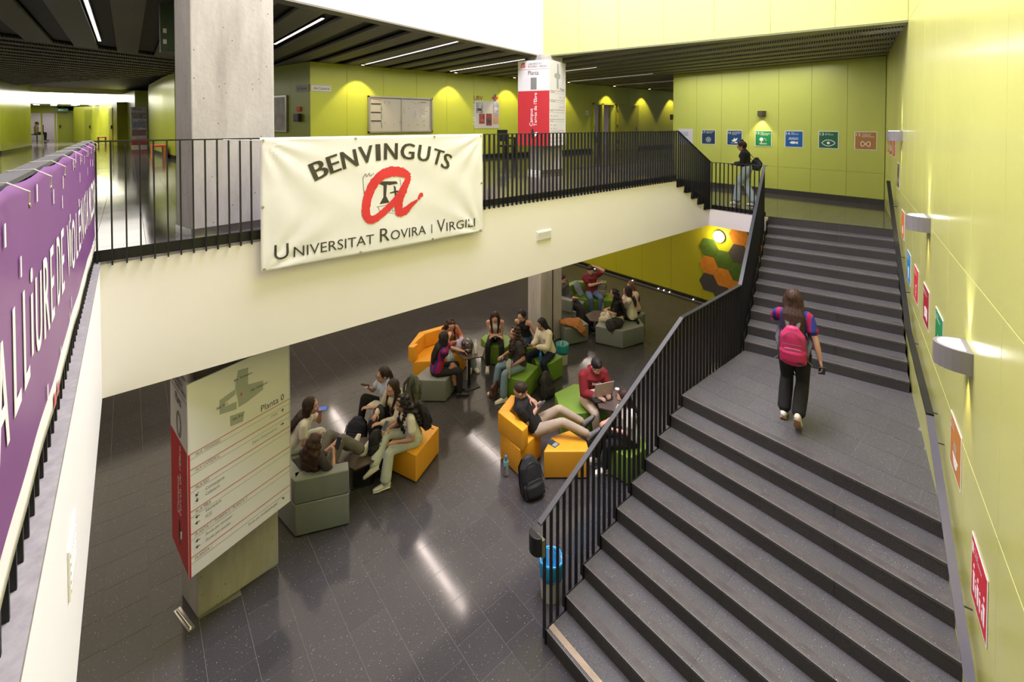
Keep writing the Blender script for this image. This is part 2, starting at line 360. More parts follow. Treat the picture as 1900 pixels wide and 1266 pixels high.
for k in range(5): MB().box(-0.193, -0.190, 2.47, 2.70, 3.52+k*0.035, 3.535+k*0.035).build('slat', mat('vent_slat', (0.62, 0.6, 0.55), 0.5), vt)

# ------------------------------------------------------------------ right lime wall (turned 14 degrees)
SL = 9.527
def WP(s, z, off=0): return W0+Wd*s+Wn*off+Vector((0, 0, z))
wr = struct('wall_right', MB().obox(WP(-6.5, -0.1, -0.25), Wd*(SL+8.5), Wn*0.235, Vector((0, 0, 13.4))), M_GJOINT)
us = [-6.4+0.0] + [round(-5.58+0.93*k, 3) for k in range(16)] + [SL]
us = [u for u in us if u <= SL]; us = [-6.45, -5.62, -4.68, -3.74, -2.80, -1.86, -0.90, 0.0, 0.93, 1.87, 2.80, 3.72, 4.62, 5.52, 6.42, 7.35, 8.3, SL]
panels(wr, WP(0, 0, -0.018), Wd, Wn, us, [0.02, 1.4, 2.79, 4.18, 7.02, 9.9, 13.1], M_GREEN, th=0.018, gap=0.007)
# back wall on the upper landing, x = 14.23
bw = struct('wall_back', MB().box(14.25, 14.6, 2.7, 8.49, 2.9, 7.04), M_GJOINT2)
ub = [2.79, 3.57, 4.38, 5.20, 6.02, 6.84, 7.66, 8.49]
panels(bw, (14.25, 0, 0), (0, 1, 0), (-1, 0, 0), ub, [3.50, 4.14, 7.03], M_GREENB, th=0.02, gap=0.005)
MB().box(14.225, 14.26, 2.79, 8.49, UL, UL+0.14).build('baseboard', M_RISER, bw)
panels(bw, (14.23, 8.49, 0), (1, 0, 0), (0, 1, 0), [0, 0.37], [F1, 7.03], M_GREENF, th=0.01)
# ground floor wall with the hexagons, x = 13.2
gw = struct('wall_ground', MB().box(13.225, 13.5, 0, 18, 0, 2.955), M_GJOINT2)
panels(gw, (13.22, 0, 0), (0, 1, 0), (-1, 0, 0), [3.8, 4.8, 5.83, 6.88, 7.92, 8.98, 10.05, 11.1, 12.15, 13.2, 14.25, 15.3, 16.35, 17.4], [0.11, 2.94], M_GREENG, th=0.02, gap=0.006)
MB().box(13.19, 13.23, 3.5, 18, 0, 0.08).build('baseboard', M_PLINTH, gw)
for y, ds in ((5.63, 'nearest the stairs'), (7.15, 'second from the stair railing'), (7.95, 'right one of the close three'), (8.15, 'middle one of the close three'), (8.35, 'left one of the close three'), (9.35, 'alone, above the seated girls'), (11.0, 'farthest one'), (6.3, 'below the charcoal hexagons')):
    s_ = thing('plinth_spotlight', 'tiny bright light in the black plinth, '+ds, 'light', (13.17, y, 0.02), 'plinth lights along the ground floor wall')
    MB().lathe([(0.012, 0), (0.012, 0.02), (0.008, 0.022)], (13.17, y, 0.0), n=8).build('lens', mat('plinth_light_lens', (1, .95, .85), 0.3, emit=(1, .93, .8), estr=9), s_)
# other ground-floor walls out of sight
struct('wall_outer', MB().box(-9.2, -9, -4, 18, 0, 7.0), M_WHITE)
struct('wall_outer.001', MB().box(-9, 13.5, 17.4, 17.6, 0, 2.955), M_GREENG)
struct('wall_outer.002', MB().box(-9, 1, -4.2, -4, -0.1, 13.1), M_WHITE)

# ------------------------------------------------------------------ fascias, roof of the void
Bc = Vector((7.85, 8.21, 0)); Ac = Vector((9.645, 1.62, 0)); fd = (Ac-Bc).normalized(); fn = Vector((-fd.y, fd.x, 0))
gf = struct('wall_upper', MB().obox(Bc+Vector((0, 0, 7.03))+fn*0.02, fd*6.9, fn*0.25, Vector((0, 0, 6.1))), M_GJOINT)
panels(gf, Bc+Vector((0, 0, 0))+fn*0.02, fd, -fn, [0, 0.96, 1.94, 2.93, 3.91, 4.89, 5.87, 6.83], [7.03, 9.9, 13.1], M_GREEN, th=0.02, gap=0.007)
MB().obox(Bc+Vector((0, 0, 7.0))-fn*0.003, fd*6.83, fn*0.31, Vector((0, 0, 0.029))).build('edge_profile', mat('green_grey_profile', (0.16, 0.17, 0.09), 0.5), gf)
Cc = Bc-Wd*10.5
wf = struct('wall_upper.001', MB().obox(Cc+Vector((0, 0, 7.03)), Wd*10.5, Wn*0.2, Vector((0, 0, 6.1))), M_WHITE)
MB().obox(Cc+Vector((0, 0, 7.0))-Wn*0.003, Wd*10.5, Wn*0.24, Vector((0, 0, 0.029))).build('edge_profile', mat('grey_profile', (0.18, 0.17, 0.15), 0.5), wf)
struct('wall_upper.002', MB().obox(Cc+Vector((0, 0, 7.03)), (W0-Wd*6-Cc)*1.0+Vector((0, 0, 0)), -Wd*0.2, Vector((0, 0, 6.1))), M_WHITE)
struct('ceiling', MB().obox(Cc+Vector((0, 0, 13.1))-Wd*0.3+Wn*0.3, Wd*11.5, -Wn*8.2, Vector((0, 0, 0.1))), M_WHITE).name = 'ceiling.001'

# ------------------------------------------------------------------ first-floor ceiling: bands of expanded-metal strips around the void
_cb = MB().prism(clip([(-12, -4), (25, -4), (25, 34.9), (-12, 34.9)], (Cc.x+Wn.x*.15, Cc.y+Wn.y*.15), (Bc.x+Wn.x*.15, Bc.y+Wn.y*.15)), 7.3, 7.4)
_cb.prism(clip(clip([(-12, -4), (25, -4), (25, 30), (-12, 30)], (Bc.x+fn.x*.15, Bc.y+fn.y*.15), (Ac.x+fn.x*.15, Ac.y+fn.y*.15)), (Bc.x, Bc.y), (Cc.x, Cc.y)), 7.3, 7.4)
_D = W0-Wd*6
_cb.prism(clip(clip([(-12, -4), (25, -4), (25, 30), (-12, 30)], (_D.x, _D.y), (Cc.x, Cc.y)), (Bc.x, Bc.y), (Cc.x, Cc.y)), 7.3, 7.4)
ceil = struct('ceiling', _cb, M_CEILB); ceil.name = 'ceiling.002'
void_l = lambda p: clip(clip(p, (Cc.x, Cc.y), (Bc.x, Bc.y)), (0, 0), (0, 0)) if False else p
def strip_parts(poly, m, z, name='ceiling_strip', th=0.05):
    if len(poly) >= 3 and parea(poly) > 0.02: MB().prism(poly, z, z+th).build(name, m, ceil)
per = 0.695
kink = [(-12, 8.2), (25, 26.6)]
_e = Wn*0.21; _f = fn*0.28; k = -18
while True:
    x = -0.165+k*per; k += 1
    if x > 23: break
    if x < -8: continue
    for (a, b, m, z) in ((x, x+0.38, M_CEILA, 7.03), (x+0.39, x+per-0.01, M_CEILB, 7.12)):
        q = [(a, -3), (b, -3), (b, 40), (a, 40)]
        p1 = clip(q, (Cc.x+_e.x, Cc.y+_e.y), (Bc.x+_e.x, Bc.y+_e.y))   # beyond the white fascia
        if x > 2.2: p1 = clip(p1, (30, 30), (-12, 30))
        if x > 2.2: p1 = [pp for pp in clip(p1, (25, 25), (-12, 25))]
        else: p1 = clip(p1, kink[1], kink[0])
        if x < 7.85: strip_parts(p1, m, z)
        else:
            q2 = clip(q, (Bc.x+_f.x, Bc.y+_f.y), (Ac.x+_f.x, Ac.y+_f.y))
            q2 = clip(q2, (25, 25), (-12, 25)); strip_parts(q2, m, z)
# cross bands over the far left corridor
cd = Vector((math.cos(math.radians(26.5)), math.sin(math.radians(26.5)), 0)); cn = Vector((-cd.y, cd.x, 0)); o = Vector((-12, 8.2, 0))
k = 0
while k < 46:
    for (a, b, m, z) in ((k*per, k*per+0.36, M_CEILC, 7.05), (k*per+0.37, k*per+per-0.01, M_CEILB, 7.14)):
        q = [o+cn*a, o+cd*17+cn*a, o+cd*17+cn*b, o+cn*b]; q = [(p.x, p.y) for p in q]
        q = clip(q, (2.3, 0), (2.3, 40)); q = clip(q, (30, 35.3), (-12, 35.3)); q = clip(q, (-12, 60), (-12, 0))
        q = clip(q, (Cc.x, Cc.y), (Bc.x, Bc.y)); strip_parts(q, m, z)
    k += 1
M_LIN = mat('linear_lamp_lens', (1, .9, .86), 0.4, emit=(1.0, .86, .80), estr=1.7)
M_LINE = mat('linear_lamp_end', (0.3, 0.3, 0.3), 0.4)
def linlamp(x, y0, y1, z, label, group, es=None, w_=0.022):
    t = thing('linear_lamp', label, 'lamp', (x, y0, z), group)
    MB().box(x-w_-0.012, x+w_+0.012, y0-0.01, y1+0.01, z, z+0.05).build('housing', M_BLACK, t)
    MB().box(x-w_, x+w_, y0, y1, z-0.008, z+0.001).build('diffuser', es or M_LIN, t); return t
for x, y0, y1, ds in ((-0.42, 8.2, 12.7, 'upper left, left of the concrete column'), (2.43, 7.65, 10.8, 'right beside the tall concrete column'), (5.24, 7.8, 12.8, 'above the notice board'),
                      (8.02, 9.1, 12.7, 'left of the sign column'), (10.8, 9.0, 10.4, 'the shortest, right of the sign column'), (13.6, 8.9, 12.7, 'over the open office door'), (16.4, 9.3, 12.6, 'second from its right end'), (19.1, 10.3, 12.7, 'farthest right, by the lime corner')):
    linlamp(x, y0, y1, 7.06, 'long thin linear lamp in the dark slatted ceiling, '+ds, 'linear lamps in the first floor ceiling')

# ------------------------------------------------------------------ lime wall across the first floor, y = 13
w2 = struct('wall_gallery', MB().box(3.81, 15.40, 13.02, 13.3, F1, 7.05).box(16.84, 25, 13.02, 13.3, F1, 7.05).box(15.40, 16.84, 13.02, 13.3, 6.24, 7.05), M_GJOINT2)
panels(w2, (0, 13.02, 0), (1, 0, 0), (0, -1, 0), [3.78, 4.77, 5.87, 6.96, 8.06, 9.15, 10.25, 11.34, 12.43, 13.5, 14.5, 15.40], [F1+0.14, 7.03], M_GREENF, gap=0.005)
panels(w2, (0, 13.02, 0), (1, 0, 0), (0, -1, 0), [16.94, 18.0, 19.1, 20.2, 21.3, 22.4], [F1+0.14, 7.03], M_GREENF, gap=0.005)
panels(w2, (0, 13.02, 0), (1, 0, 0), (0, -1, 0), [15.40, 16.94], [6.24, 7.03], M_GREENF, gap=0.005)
MB().box(3.8, 15.4, 12.985, 13.02, F1, F1+0.12).box(16.94, 22, 12.985, 13.02, F1, F1+0.12).build('baseboard', M_PLINTH, w2)
pe = Vector((3.78, 13.0, 0)); pd = (Vector((3.30, 14.9, 0))-pe).normalized(); pnn = Vector((-pd.y, pd.x, 0))
we = struct('wall_gallery_end', MB().obox(pe+Vector((0, 0, F1))-pnn*0.02, pd*9, -pnn*0.2, Vector((0, 0, 2.9))), M_GJOINT2)
panels(we, pe-pnn*0.02, pd, pnn, [0, 1.0, 2.0, 3.0, 4.0, 5.0, 6, 7, 8, 9], [F1+0.14, 7.03], limegreen('lime_panel_end_shaded', (0.30, 0.34, 0.02), 0.4, 0.1), gap=0.005)  # darker lime: the shade of this end face is put into the colour
# office behind the open door
struct('wall_office', MB().box(14.5, 21, 17.0, 17.2, F1, 7).box(14.3, 14.5, 13.3, 17, F1, 7).box(20.8, 21, 13.3, 17, F1, 7), mat('office_wall', (0.55, 0.48, 0.50), 0.7))
area('office_light', (17, 15, 6.8), 2, 2, 60, (1, .93, .9))
dr = thing('door_frame', 'lime door frame with two narrow jambs around the open office doorway', 'door frame', (16.0, 13, F1))
for a, b in ((15.38, 15.43), (15.93, 16.05), (16.80, 16.90)): MB().box(a, b, 12.93, 13.15, F1, 6.25).build('jamb', M_GREENF, dr)
MB().box(15.38, 16.9, 12.93, 13.15, 6.2, 6.28).build('lintel', M_GREENF, dr)
MB().box(15.43, 15.93, 13.03, 13.05, F1, 6.2).build('glass_pane', mat('clear_glass', (1, 1, 1), 0.03, trans=1.0, spec=0.5), dr)
dl = thing('door', 'open lime door leaf folded flat against the gallery wall', 'door', (17.0, 12.9, F1))
MB().box(16.98, 18.55, 12.86, 12.91, F1+0.01, 6.22).build('leaf', limegreen('door_leaf_lime', (0.44, 0.46, 0.03), 0.4), dl, bevel=0.004)
MB().box(18.38, 18.46, 12.83, 12.86, 5.05, 5.25).build('lock_plate', M_STEEL, dl); MB().tube([(18.42, 12.83, 5.15), (18.42, 12.78, 5.15), (18.28, 12.78, 5.15)], 0.012).build('handle', M_STEEL, dl)
for z in (4.5, 5.2, 5.9): MB().box(16.96, 16.99, 12.84, 12.92, z, z+0.12).build('hinge', M_STEEL, dl)
# wall-washer downlights above the gallery wall
M_LENS = mat('downlight_lens', (1, .9, .7), 0.4, emit=(1.0, .80, .50), estr=6)
for i, (x, ds) in enumerate(((5.06, 'left of the notice board'), (8.13, 'right of the notice board'), (10.6, 'beside the red and white sign column'), (13.4, 'behind the red and white sign column'), (16.3, 'over the open office door'), (18.95, 'right of the office door'), (21.5, 'last before the lime wall corner'))):
    t = thing('downlight', 'small round ceiling spotlight washing the lime gallery wall, '+ds, 'spotlight', (x, 12.55, 7.0), 'spotlights washing the gallery wall')
    MB().lathe([(0.06, 0), (0.06, 0.06), (0.05, 0.06)], (x, 12.55, 7.0), n=14).build('can', M_BLACK, t)
    MB().lathe([(0.045, -0.004), (0.045, 0.002)], (x, 12.55, 7.0), n=14).build('lens', M_LENS, t)
    spot('gallery_spot', (x, 12.52, 6.97), 75, (1.0, .80, .38), 82, (math.radians(12), 0, 0), 0.35)

# ------------------------------------------------------------------ far left: corridor, second void
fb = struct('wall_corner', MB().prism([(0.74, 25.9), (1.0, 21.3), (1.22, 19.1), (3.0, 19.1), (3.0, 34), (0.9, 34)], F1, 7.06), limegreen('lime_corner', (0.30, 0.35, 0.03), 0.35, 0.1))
MB().prism([(0.72, 25.9), (0.98, 21.3), (1.20, 19.08), (3.0, 19.08), (3.0, 19.2), (0.9, 34)], F1, F1+0.13).build('baseboard', M_PLINTH, fb)
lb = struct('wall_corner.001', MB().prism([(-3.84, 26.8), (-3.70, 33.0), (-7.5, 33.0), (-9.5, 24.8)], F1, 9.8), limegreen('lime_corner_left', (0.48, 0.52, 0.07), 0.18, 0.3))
MB().prism([(-3.82, 26.78), (-3.68, 33.02), (-7.5, 33.0), (-9.5, 24.77)], F1, F1+0.13).build('baseboard', M_PLINTH, lb)
struct('wall_corridor_end', MB().box(-12, 3, 38.4, 38.6, 6.55, 10.4), M_WHITE)           # sunlit fascia over the corridor
struct('wall_far_void', MB().box(-12, 3.2, 34.9, 35.1, 7.03, 10.4), M_WHITE)
struct('ceiling', MB().box(-12, 3.2, 34.9, 38.6, 10.4, 10.5), M_WHITE).name = 'ceiling.003'
struct('ceiling', MB().box(-12, 3.2, 38.4, 52, 6.52, 6.56), mat('corridor_ceiling', (0.55, 0.52, 0.45), 0.6)).name = 'ceiling.004'
cw = [(0.10, 32.0), (-0.44, 33.3), (-1.35, 38.6), (-2.78, 42.6)]
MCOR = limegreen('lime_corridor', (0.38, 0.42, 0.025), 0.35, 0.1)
struct('wall_corridor', MB().prism([(0.3, 30.6), (0.0, 33.0), (-0.44, 33.3), (-0.44, 33.3), (-1.35, 38.6), (-2.78, 42.6), (3, 44), (3, 30.6)], F1, 6.54), MCOR)
struct('wall_corridor.001', MB().prism([(0.3, 30.6), (0.0, 33.0), (-0.2, 34.9), (3, 34.9), (3, 30.6)], 6.54, 7.06), MCOR)
struct('wall_corridor.002', MB().box(-3.62, -2.6, 43.6, 43.8, F1, 6.54).box(-9, -2.6, 43.6, 43.8, 6.05, 6.54).box(-9, -5.05, 43.6, 43.8, F1, 6.54), MCOR)
struct('wall_office.001', MB().box(-7, -2.5, 48, 48.2, F1, 6.6), mat('office_wall', (0.55, 0.48, 0.50), 0.7))
area('corridor_office_light', (-4.2, 46, 6.4), 2, 2, 50, (1, .95, .92))
dfr = thing('door_frame', 'tall lime frame around the glazed office doorway at the corridor end', 'door frame', (-4.3, 43.6, F1))
for a in (-5.05, -4.42, -3.78, -3.66): MB().box(a, a+0.07, 43.5, 43.65, F1, 6.05).build('jamb', MCOR, dfr)
MB().box(-4.98, -4.42, 43.58, 43.6, F1, 6.05).build('glass_pane', mat('clear_glass', (1, 1, 1), 0.03, trans=1.0), dfr)
def corr_door(p, q, label):
    p = Vector((*p, F1)); q = Vector((*q, F1)); d = (q-p); n = Vector((d.y, -d.x, 0)).normalized()
    if n.x > 0: n = -n
    t = thing('door', label, 'door', tuple((p+q)/2)); MB().obox(p+n*0.0, d, n*0.04, Vector((0, 0, 2.1))).build('leaf', limegreen('door_leaf_dark', (0.25, 0.29, 0.015), 0.35), t, bevel=0.004)
    hp = p+d*0.12+n*0.06+Vector((0, 0, 1.0)); MB().box(hp.x-0.03, hp.x+0.03, hp.y-0.12, hp.y+0.12, hp.z-0.1, hp.z+0.1).build('handle', M_BLACK, t)
    return t
corr_door((-0.62, 34.4), (-0.80, 35.4), 'closed lime door on the right of the far corridor, nearest one')
corr_door((-1.75, 39.7), (-2.1, 40.7), 'closed lime door on the right of the far corridor, farther one')
corr_door((-3.6, 43.52), (-2.75, 43.52), 'closed dark lime door at the end wall beside the glazed office doorway')
for x, y, ds in ((-3.6, 41.2, 'deepest of all'), (-2.6, 40.4, 'middle of the right row'), (-1.7, 39.4, 'rightmost'), (-3.4, 39.2, 'nearest on the left'), (-2.4, 39.0, 'nearest in the middle'), (-4.3, 40.6, 'leftmost')):
    t = thing('downlight', 'bright square downlight in the far corridor ceiling, '+ds, 'spotlight', (x, y, 6.52), 'downlights in the far corridor')
    MB().box(x-0.13, x+0.13, y-0.13, y+0.13, 6.505, 6.52).build('lens', mat('corridor_downlight_lens', (1, 1, 1), 0.4, emit=(1, .98, .95), estr=7), t)
area('corridor_fill', (-2.8, 40.5, 6.45), 3, 4, 70, (1, .93, .75))
t = thing('exit_sign', 'small dark green exit sign hanging near the end of the far corridor', 'sign', (-3.35, 42.9, 6.2)); MB().box(-3.37, -3.33, 42.89, 42.91, 6.36, 6.52).build('hanger', M_BLACK, t); MB().box(-3.65, -3.05, 42.88, 42.92, 6.16, 6.36).build('panel', mat('exit_green', (0.02, 0.14, 0.07), 0.4), t)
MB().extr([(-3.55, 42.87, 6.26), (-3.45, 42.87, 6.32), (-3.45, 42.87, 6.28), (-3.3, 42.87, 6.28), (-3.3, 42.87, 6.24), (-3.45, 42.87, 6.24), (-3.45, 42.87, 6.20)], (0, 0.008, 0)).build('arrow', M_WHITE, t)

# ------------------------------------------------------------------ concrete columns
c1 = [(0.52, 5.93), (1.35, 6.05), (1.24, 6.47), (0.41, 6.35)]
o = MB().prism(c1, 0, 7.05).build('concrete_column', M_CONC, bevel=0.012); tag(o, 'tall grey board-marked concrete column rising behind the railing at left', 'column')
def skirt(poly, z, h, t=0.012, names='kick_plate'):
    c = Vector((sum(p[0] for p in poly)/4, sum(p[1] for p in poly)/4, 0)); 
    for i in range(4):
        a = Vector((*poly[i], 0)); b = Vector((*poly[(i+1) % 4], 0)); d = b-a; n = Vector((d.y, -d.x, 0)).normalized()
        if n.dot((a+b)/2-c) < 0: n = -n
        MB().obox(a+n*0.001+Vector((0, 0, z)), d, n*t, Vector((0, 0, h))).build(names, M_STEEL, o)
skirt(c1, F1, 0.085)
c2 = [(7.60, 8.01), (8.29, 7.98), (8.25, 8.40), (7.55, 8.42)]
o = MB().prism(c2, 0, 7.03).build('concrete_column', M_CONC, bevel=0.01)
tag(o, 'pinkish grey concrete column standing amid the seated groups below', 'column')
MB().tube([(7.98, 7.985, 0.05), (7.98, 7.985, 2.95)], 0.012).build('conduit', M_BLACK, o)
skirt(c2, F1, 0.09)
# steel profile lying at the foot of the near column
sp = thing('steel_profile', 'bent bright steel skirting piece loose at the foot of the near column', 'metal strip', (0.4, 5.9, 0))
MB().obox((0.385, 6.20, 0.0), (0.105, -0.36, 0), (-0.06, -0.017, 0), (0, 0, 0.005)).build('flat', M_STEEL, sp)
MB().tube([(0.355, 6.17, 0.014), (0.45, 5.86, 0.014)], 0.010).build('pipe', M_STEEL, sp)
# ------------------------------------------------------------------ staircase
st = thing('staircase', 'wide dark terrazzo staircase with a landing, rising along the lime wall', 'staircase', (5.8, 2, 0))
def wy(x, off=0.0): return 0.443+0.2528*(x-4.991)+off
def grip(o, u, v, n_, m, parent):
    "raised non-slip ribs on the front of a step"
    b = MB()
    for k in range(5): b.obox(Vector(o)+Vector(v)*(k*0.0125), u, Vector(v)*0.006, (0, 0, 0.0022))
    b.build('grip_strip', m, parent)
M_GRIP = mat('grip_ribs', (0.105, 0.088, 0.078), 0.7, noise=0.3, nscale=6)
M_GRIPY = mat('grip_tape_worn', (0.62, 0.47, 0.32), 0.7, noise=0.2, nscale=5)
M_EDGE = mat('worn_lit_step_edge', (0.24, 0.225, 0.215), 0.4)  # worn nosing, paler still for the light painted onto its edge
body = MB()
XN = [3.244+0.291*k for k in range(10)]
prof = [(XN[0]+0.02, 0)]
for k in range(10): prof += [(XN[k]+0.02, RS*(k+1)-0.03), (XN[k]+0.311, RS*(k+1)-0.03)] if k < 9 else [(XN[k]+0.02, RS*10-0.03)]
for k in range(10):
    x0 = XN[k]+0.02; x1 = XN[k+1]+0.02 if k < 9 else 5.88
    body.prism([(x0, wy(x0)-0.0), (x1, wy(x1)-0.0), (x1, 3.32), (x0, 3.32)], 0, RS*(k+1)-0.003)
land = [(5.863, wy(5.863)), (8.40, wy(8.40)), (7.83, 3.34), (5.863, 3.335)]
body.prism([(5.88, wy(5.88)), (8.36, wy(8.36)), (7.83, 3.32), (5.88, 3.32)], 0, LL-0.003)
U0 = Vector((7.83, 3.345, 0)); UT = 0.2925; UW = 2.09
for k in range(11):
    a = U0+Wd*(UT*k+0.02); b = U0+Wd*(UT*(k+1)+0.02) if k < 10 else U0+Wd*(UT*10+0.3)
    body.prism([(p.x, p.y) for p in (a, a-Wn*(UW), b-Wn*(UW), b)], 0 if k < 8 else 2.95, LL+RS*(k+1)-(0.003 if k < 10 else .02))
body.build('core', M_JOINT, st)
for k in range(10):
    z = RS*(k+1); x0 = XN[k]; x1 = XN[k+1]+0.02 if k < 9 else None
    ys = [3.33, 2.07+0.0*k, 0.82+0.08*k, None]
    for i in range(3):
        ya = ys[i]-0.0015
        if x1 is not None:
            yb0 = ys[i+1]+0.0015 if ys[i+1] and ys[i+1] > wy(x1)+0.1 else None
            q = [(x0, ya), (x1, ya), (x1, yb0 if yb0 else wy(x1)), (x0, yb0 if yb0 else wy(x0))]
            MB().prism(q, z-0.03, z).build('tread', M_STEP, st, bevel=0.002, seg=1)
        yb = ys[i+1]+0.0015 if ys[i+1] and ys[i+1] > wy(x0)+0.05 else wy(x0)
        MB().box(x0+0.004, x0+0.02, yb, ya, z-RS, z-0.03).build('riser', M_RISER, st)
        if ys[i+1] is None or ys[i+1] <= wy(x0)+0.1: break
    yr = wy(x0)
    grip((x0+0.035, 3.29 if k else 3.325, z), (0, yr-3.29+0.05, 0), (1, 0, 0), 5, M_GRIPY if k == 0 else M_GRIP, st)
    MB().box(x0-0.0015, x0+0.003, wy(x0), 3.33, z-0.004, z+0.0008).build('edge_strip', M_EDGE, st)
# landing slabs
ls = [5.863, 6.24, 6.64, 7.03, 7.42, 7.82, 8.22, 8.62]; offs = [0.87, 0.55, 0.93, 0.81, 0.92, 0.6, 0.8]
for i in range(7):
    y = -0.6+offs[i] if i else 0.87
    step = 0.385 if i else 1.24
    q0 = y-step*3
    while q0 < 3.5:
        p = clipto([(ls[i]+0.002, q0+0.002), (ls[i+1]-0.002, q0+0.002), (ls[i+1]-0.002, q0+step-0.002), (ls[i]+0.002, q0+step-0.002)], land)
        if len(p) > 2 and parea(p) > 0.002: MB().prism(p, LL-0.03, LL).build('landing_slab', M_STEP, st)
        q0 += step
for k in range(11):
    z = LL+RS*(k+1); a = U0+Wd*(UT*k); b = U0+Wd*(UT*(k+1)+0.02)
    cuts = [0, 1.24, UW] if k else [0, 1.24, 1.9, UW]
    for i in range(len(cuts)-1):
        c0, c1_ = cuts[i]+0.0015, cuts[i+1]-0.0015
        if k < 10: MB().prism([(p.x, p.y) for p in (a-Wn*c0, a-Wn*c1_, b-Wn*c1_, b-Wn*c0)], z-0.03, z).build('tread', M_STEP, st, bevel=0.002, seg=1)
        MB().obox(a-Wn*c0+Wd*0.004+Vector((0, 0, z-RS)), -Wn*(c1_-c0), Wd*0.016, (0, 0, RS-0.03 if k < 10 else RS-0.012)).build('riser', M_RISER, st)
    if k < 10:
        grip(a-Wn*0.03+Wd*0.035+Vector((0, 0, z)), -Wn*(UW-0.06), Wd, 5, M_GRIP, st)
        MB().obox(a+Vector((0, 0, z-0.004))-Wd*0.0015, -Wn*UW, Wd*0.0045, (0, 0, 0.0048)).build('edge_strip', M_EDGE, st)
# upper landing
T0 = U0+Wd*(UT*10); T1 = T0-Wn*UW
ulr = [(T0.x, T0.y), (T1.x, T1.y), (14.235, 2.79), (14.235, 8.49), (10.31, 8.49), (10.31, 5.36), (10.58, 5.36)]
ulf = struct('floor', MB().prism([(10.665, 4.12), (T0.x+.02, T0.y), (T1.x+.02, T1.y), (14.24, 2.79), (14.24, 8.49), (10.665, 8.49)], 2.957, UL-0.002).box(10.33, 10.67, 5.46, 8.49, 2.957, UL-0.002).box(10.575, 10.67, 4.12, 5.46, 3.345, UL-0.002), M_JOINT); ulf.name = 'floor.002'
tiles(ulf, [[(T0.x, T0.y), (T1.x, T1.y), (14.235, 2.79), (14.235, 5.36), (10.58, 5.36)], [(10.31, 5.36), (14.235, 5.36), (14.235, 8.49), (10.31, 8.49)]], UL, M_TILE1, near=(10.5, 3), limit=90, rnd=5)
# short flight up to the first floor
s2 = thing('staircase', 'short flight of dark steps from the upper landing to the first floor', 'staircase', (9.8, 6, UL))
xs = [9.146, 9.445, 9.735, 10.02, 10.32]
b = MB()
for k in range(4): b.box(xs[k], 10.34, 5.37, 8.47, UL, UL+RS*(4-k)-0.03) if k == 0 else b.box(xs[k-1]+0.001, xs[k]+0.001, 5.37, 8.47, UL, UL+0.001)
for k in range(4):
    z = F1-RS*(k+1)
    for c in range(3): MB().box(xs[k], xs[k+1]+0.02, 5.37+c*1.04, 5.37+c*1.04+1.037, z-0.03, z).build('tread', M_STEP, s2)
    MB().box(xs[k]-0.005, xs[k]+0.012, 5.37, 8.47, z, z+RS).build('riser', M_RISER, s2)
MB().box(xs[4]-0.005, xs[4]+0.012, 5.37, 8.47, UL, UL+RS).build('riser', M_RISER, s2)
bb = MB()
for k in range(4): bb.box(xs[k]+0.012, xs[k+1], 5.38, 8.46, 2.96, F1-RS*(k+1)-0.03)
bb.build('core', M_PLINTH, s2)

# ------------------------------------------------------------------ railings
bar_cache = {}
def bar(parent, p, h, ang, dep=0.038, th=0.012, m=M_BLACK, name='baluster'):
    key = (round(h, 2), round(dep, 3), round(th, 3), m.name)
    if key not in bar_cache:
        me = MB().box(-th/2, th/2, -dep/2, dep/2, 0, key[0]).mesh('baluster'); me.materials.append(m); bar_cache[key] = me
    o = bpy.data.objects.new(name, bar_cache[key]); C.objects.link(o); o.parent = parent
    o.location = Vector(p)-woff(parent); o.rotation_euler = (0, 0, ang); return o
def railtop(parent, pts, wdt=0.05, th=0.014, m=M_RAIL, name='top_rail'):
    b = MB()
    for i in range(len(pts)-1):
        p, q = Vector(pts[i]), Vector(pts[i+1]); d = q-p; s = Vector((-d.y, d.x, 0)).normalized()*wdt
        b.obox(p-s/2-d.normalized()*0.004, d+d.normalized()*0.008, s, (0, 0, th))
    return b.build(name, m, parent)
rf = thing('railing', 'black metal railing of flat bars along the first floor edge, with the white banner', 'railing', (4.5, 5.33, F1))
railtop(rf, [(-0.25, 5.335, 5.205), (9.12, 5.335, 5.205)], 0.042, 0.012, m=M_BLACK)
x = -0.215
while x < 9.12:
    bar(rf, (x, 5.335, F1-0.03), 1.08, 0); x += 0.0985 if x < 1.1 else 0.0868
MB().box(-0.25, 9.12, 5.375, 5.383, F1+0.0, F1+0.10).build('kick_plate', M_PLINTH, rf)
rl = thing('railing', 'black metal railing at the left edge of the void, under the purple banner', 'railing', (-0.25, 3, F1))
railtop(rl, [(-0.258, 0.3, 5.205), (-0.258, 5.35, 5.205)], 0.055, 0.014, m=M_RAILG)
y = 0.35
while y < 5.3: bar(rl, (-0.254, y, F1-0.01), 1.06, PI/2); y += 0.0985
MB().box(-0.30, -0.292, 0.3, 5.35, F1, F1+0.1).build('kick_plate', M_PLINTH, rl)
rg = thing('railing', 'short black railing on the upper landing in front of the woman in black', 'railing', (10.6, 4.7, UL))
railtop(rg, [(10.60, 5.33, 4.445), (10.62, 4.10, 4.445)], 0.042, 0.012, m=M_BLACK)
for k in range(13): bar(rg, (10.60, 5.31-k*0.0965, UL-0.06), 1.15, PI/2)
MB().box(10.63, 10.64, 4.12, 5.33, UL, UL+0.09).build('kick_plate', M_PLINTH, rg)
rs2 = thing('railing', 'black railing sloping down the short flight from the first floor', 'railing', (9.8, 5.33, 3.8))
railtop(rs2, [(9.12, 5.335, 5.205), (10.59, 5.335, 4.445)], 0.042, 0.012, m=M_BLACK)
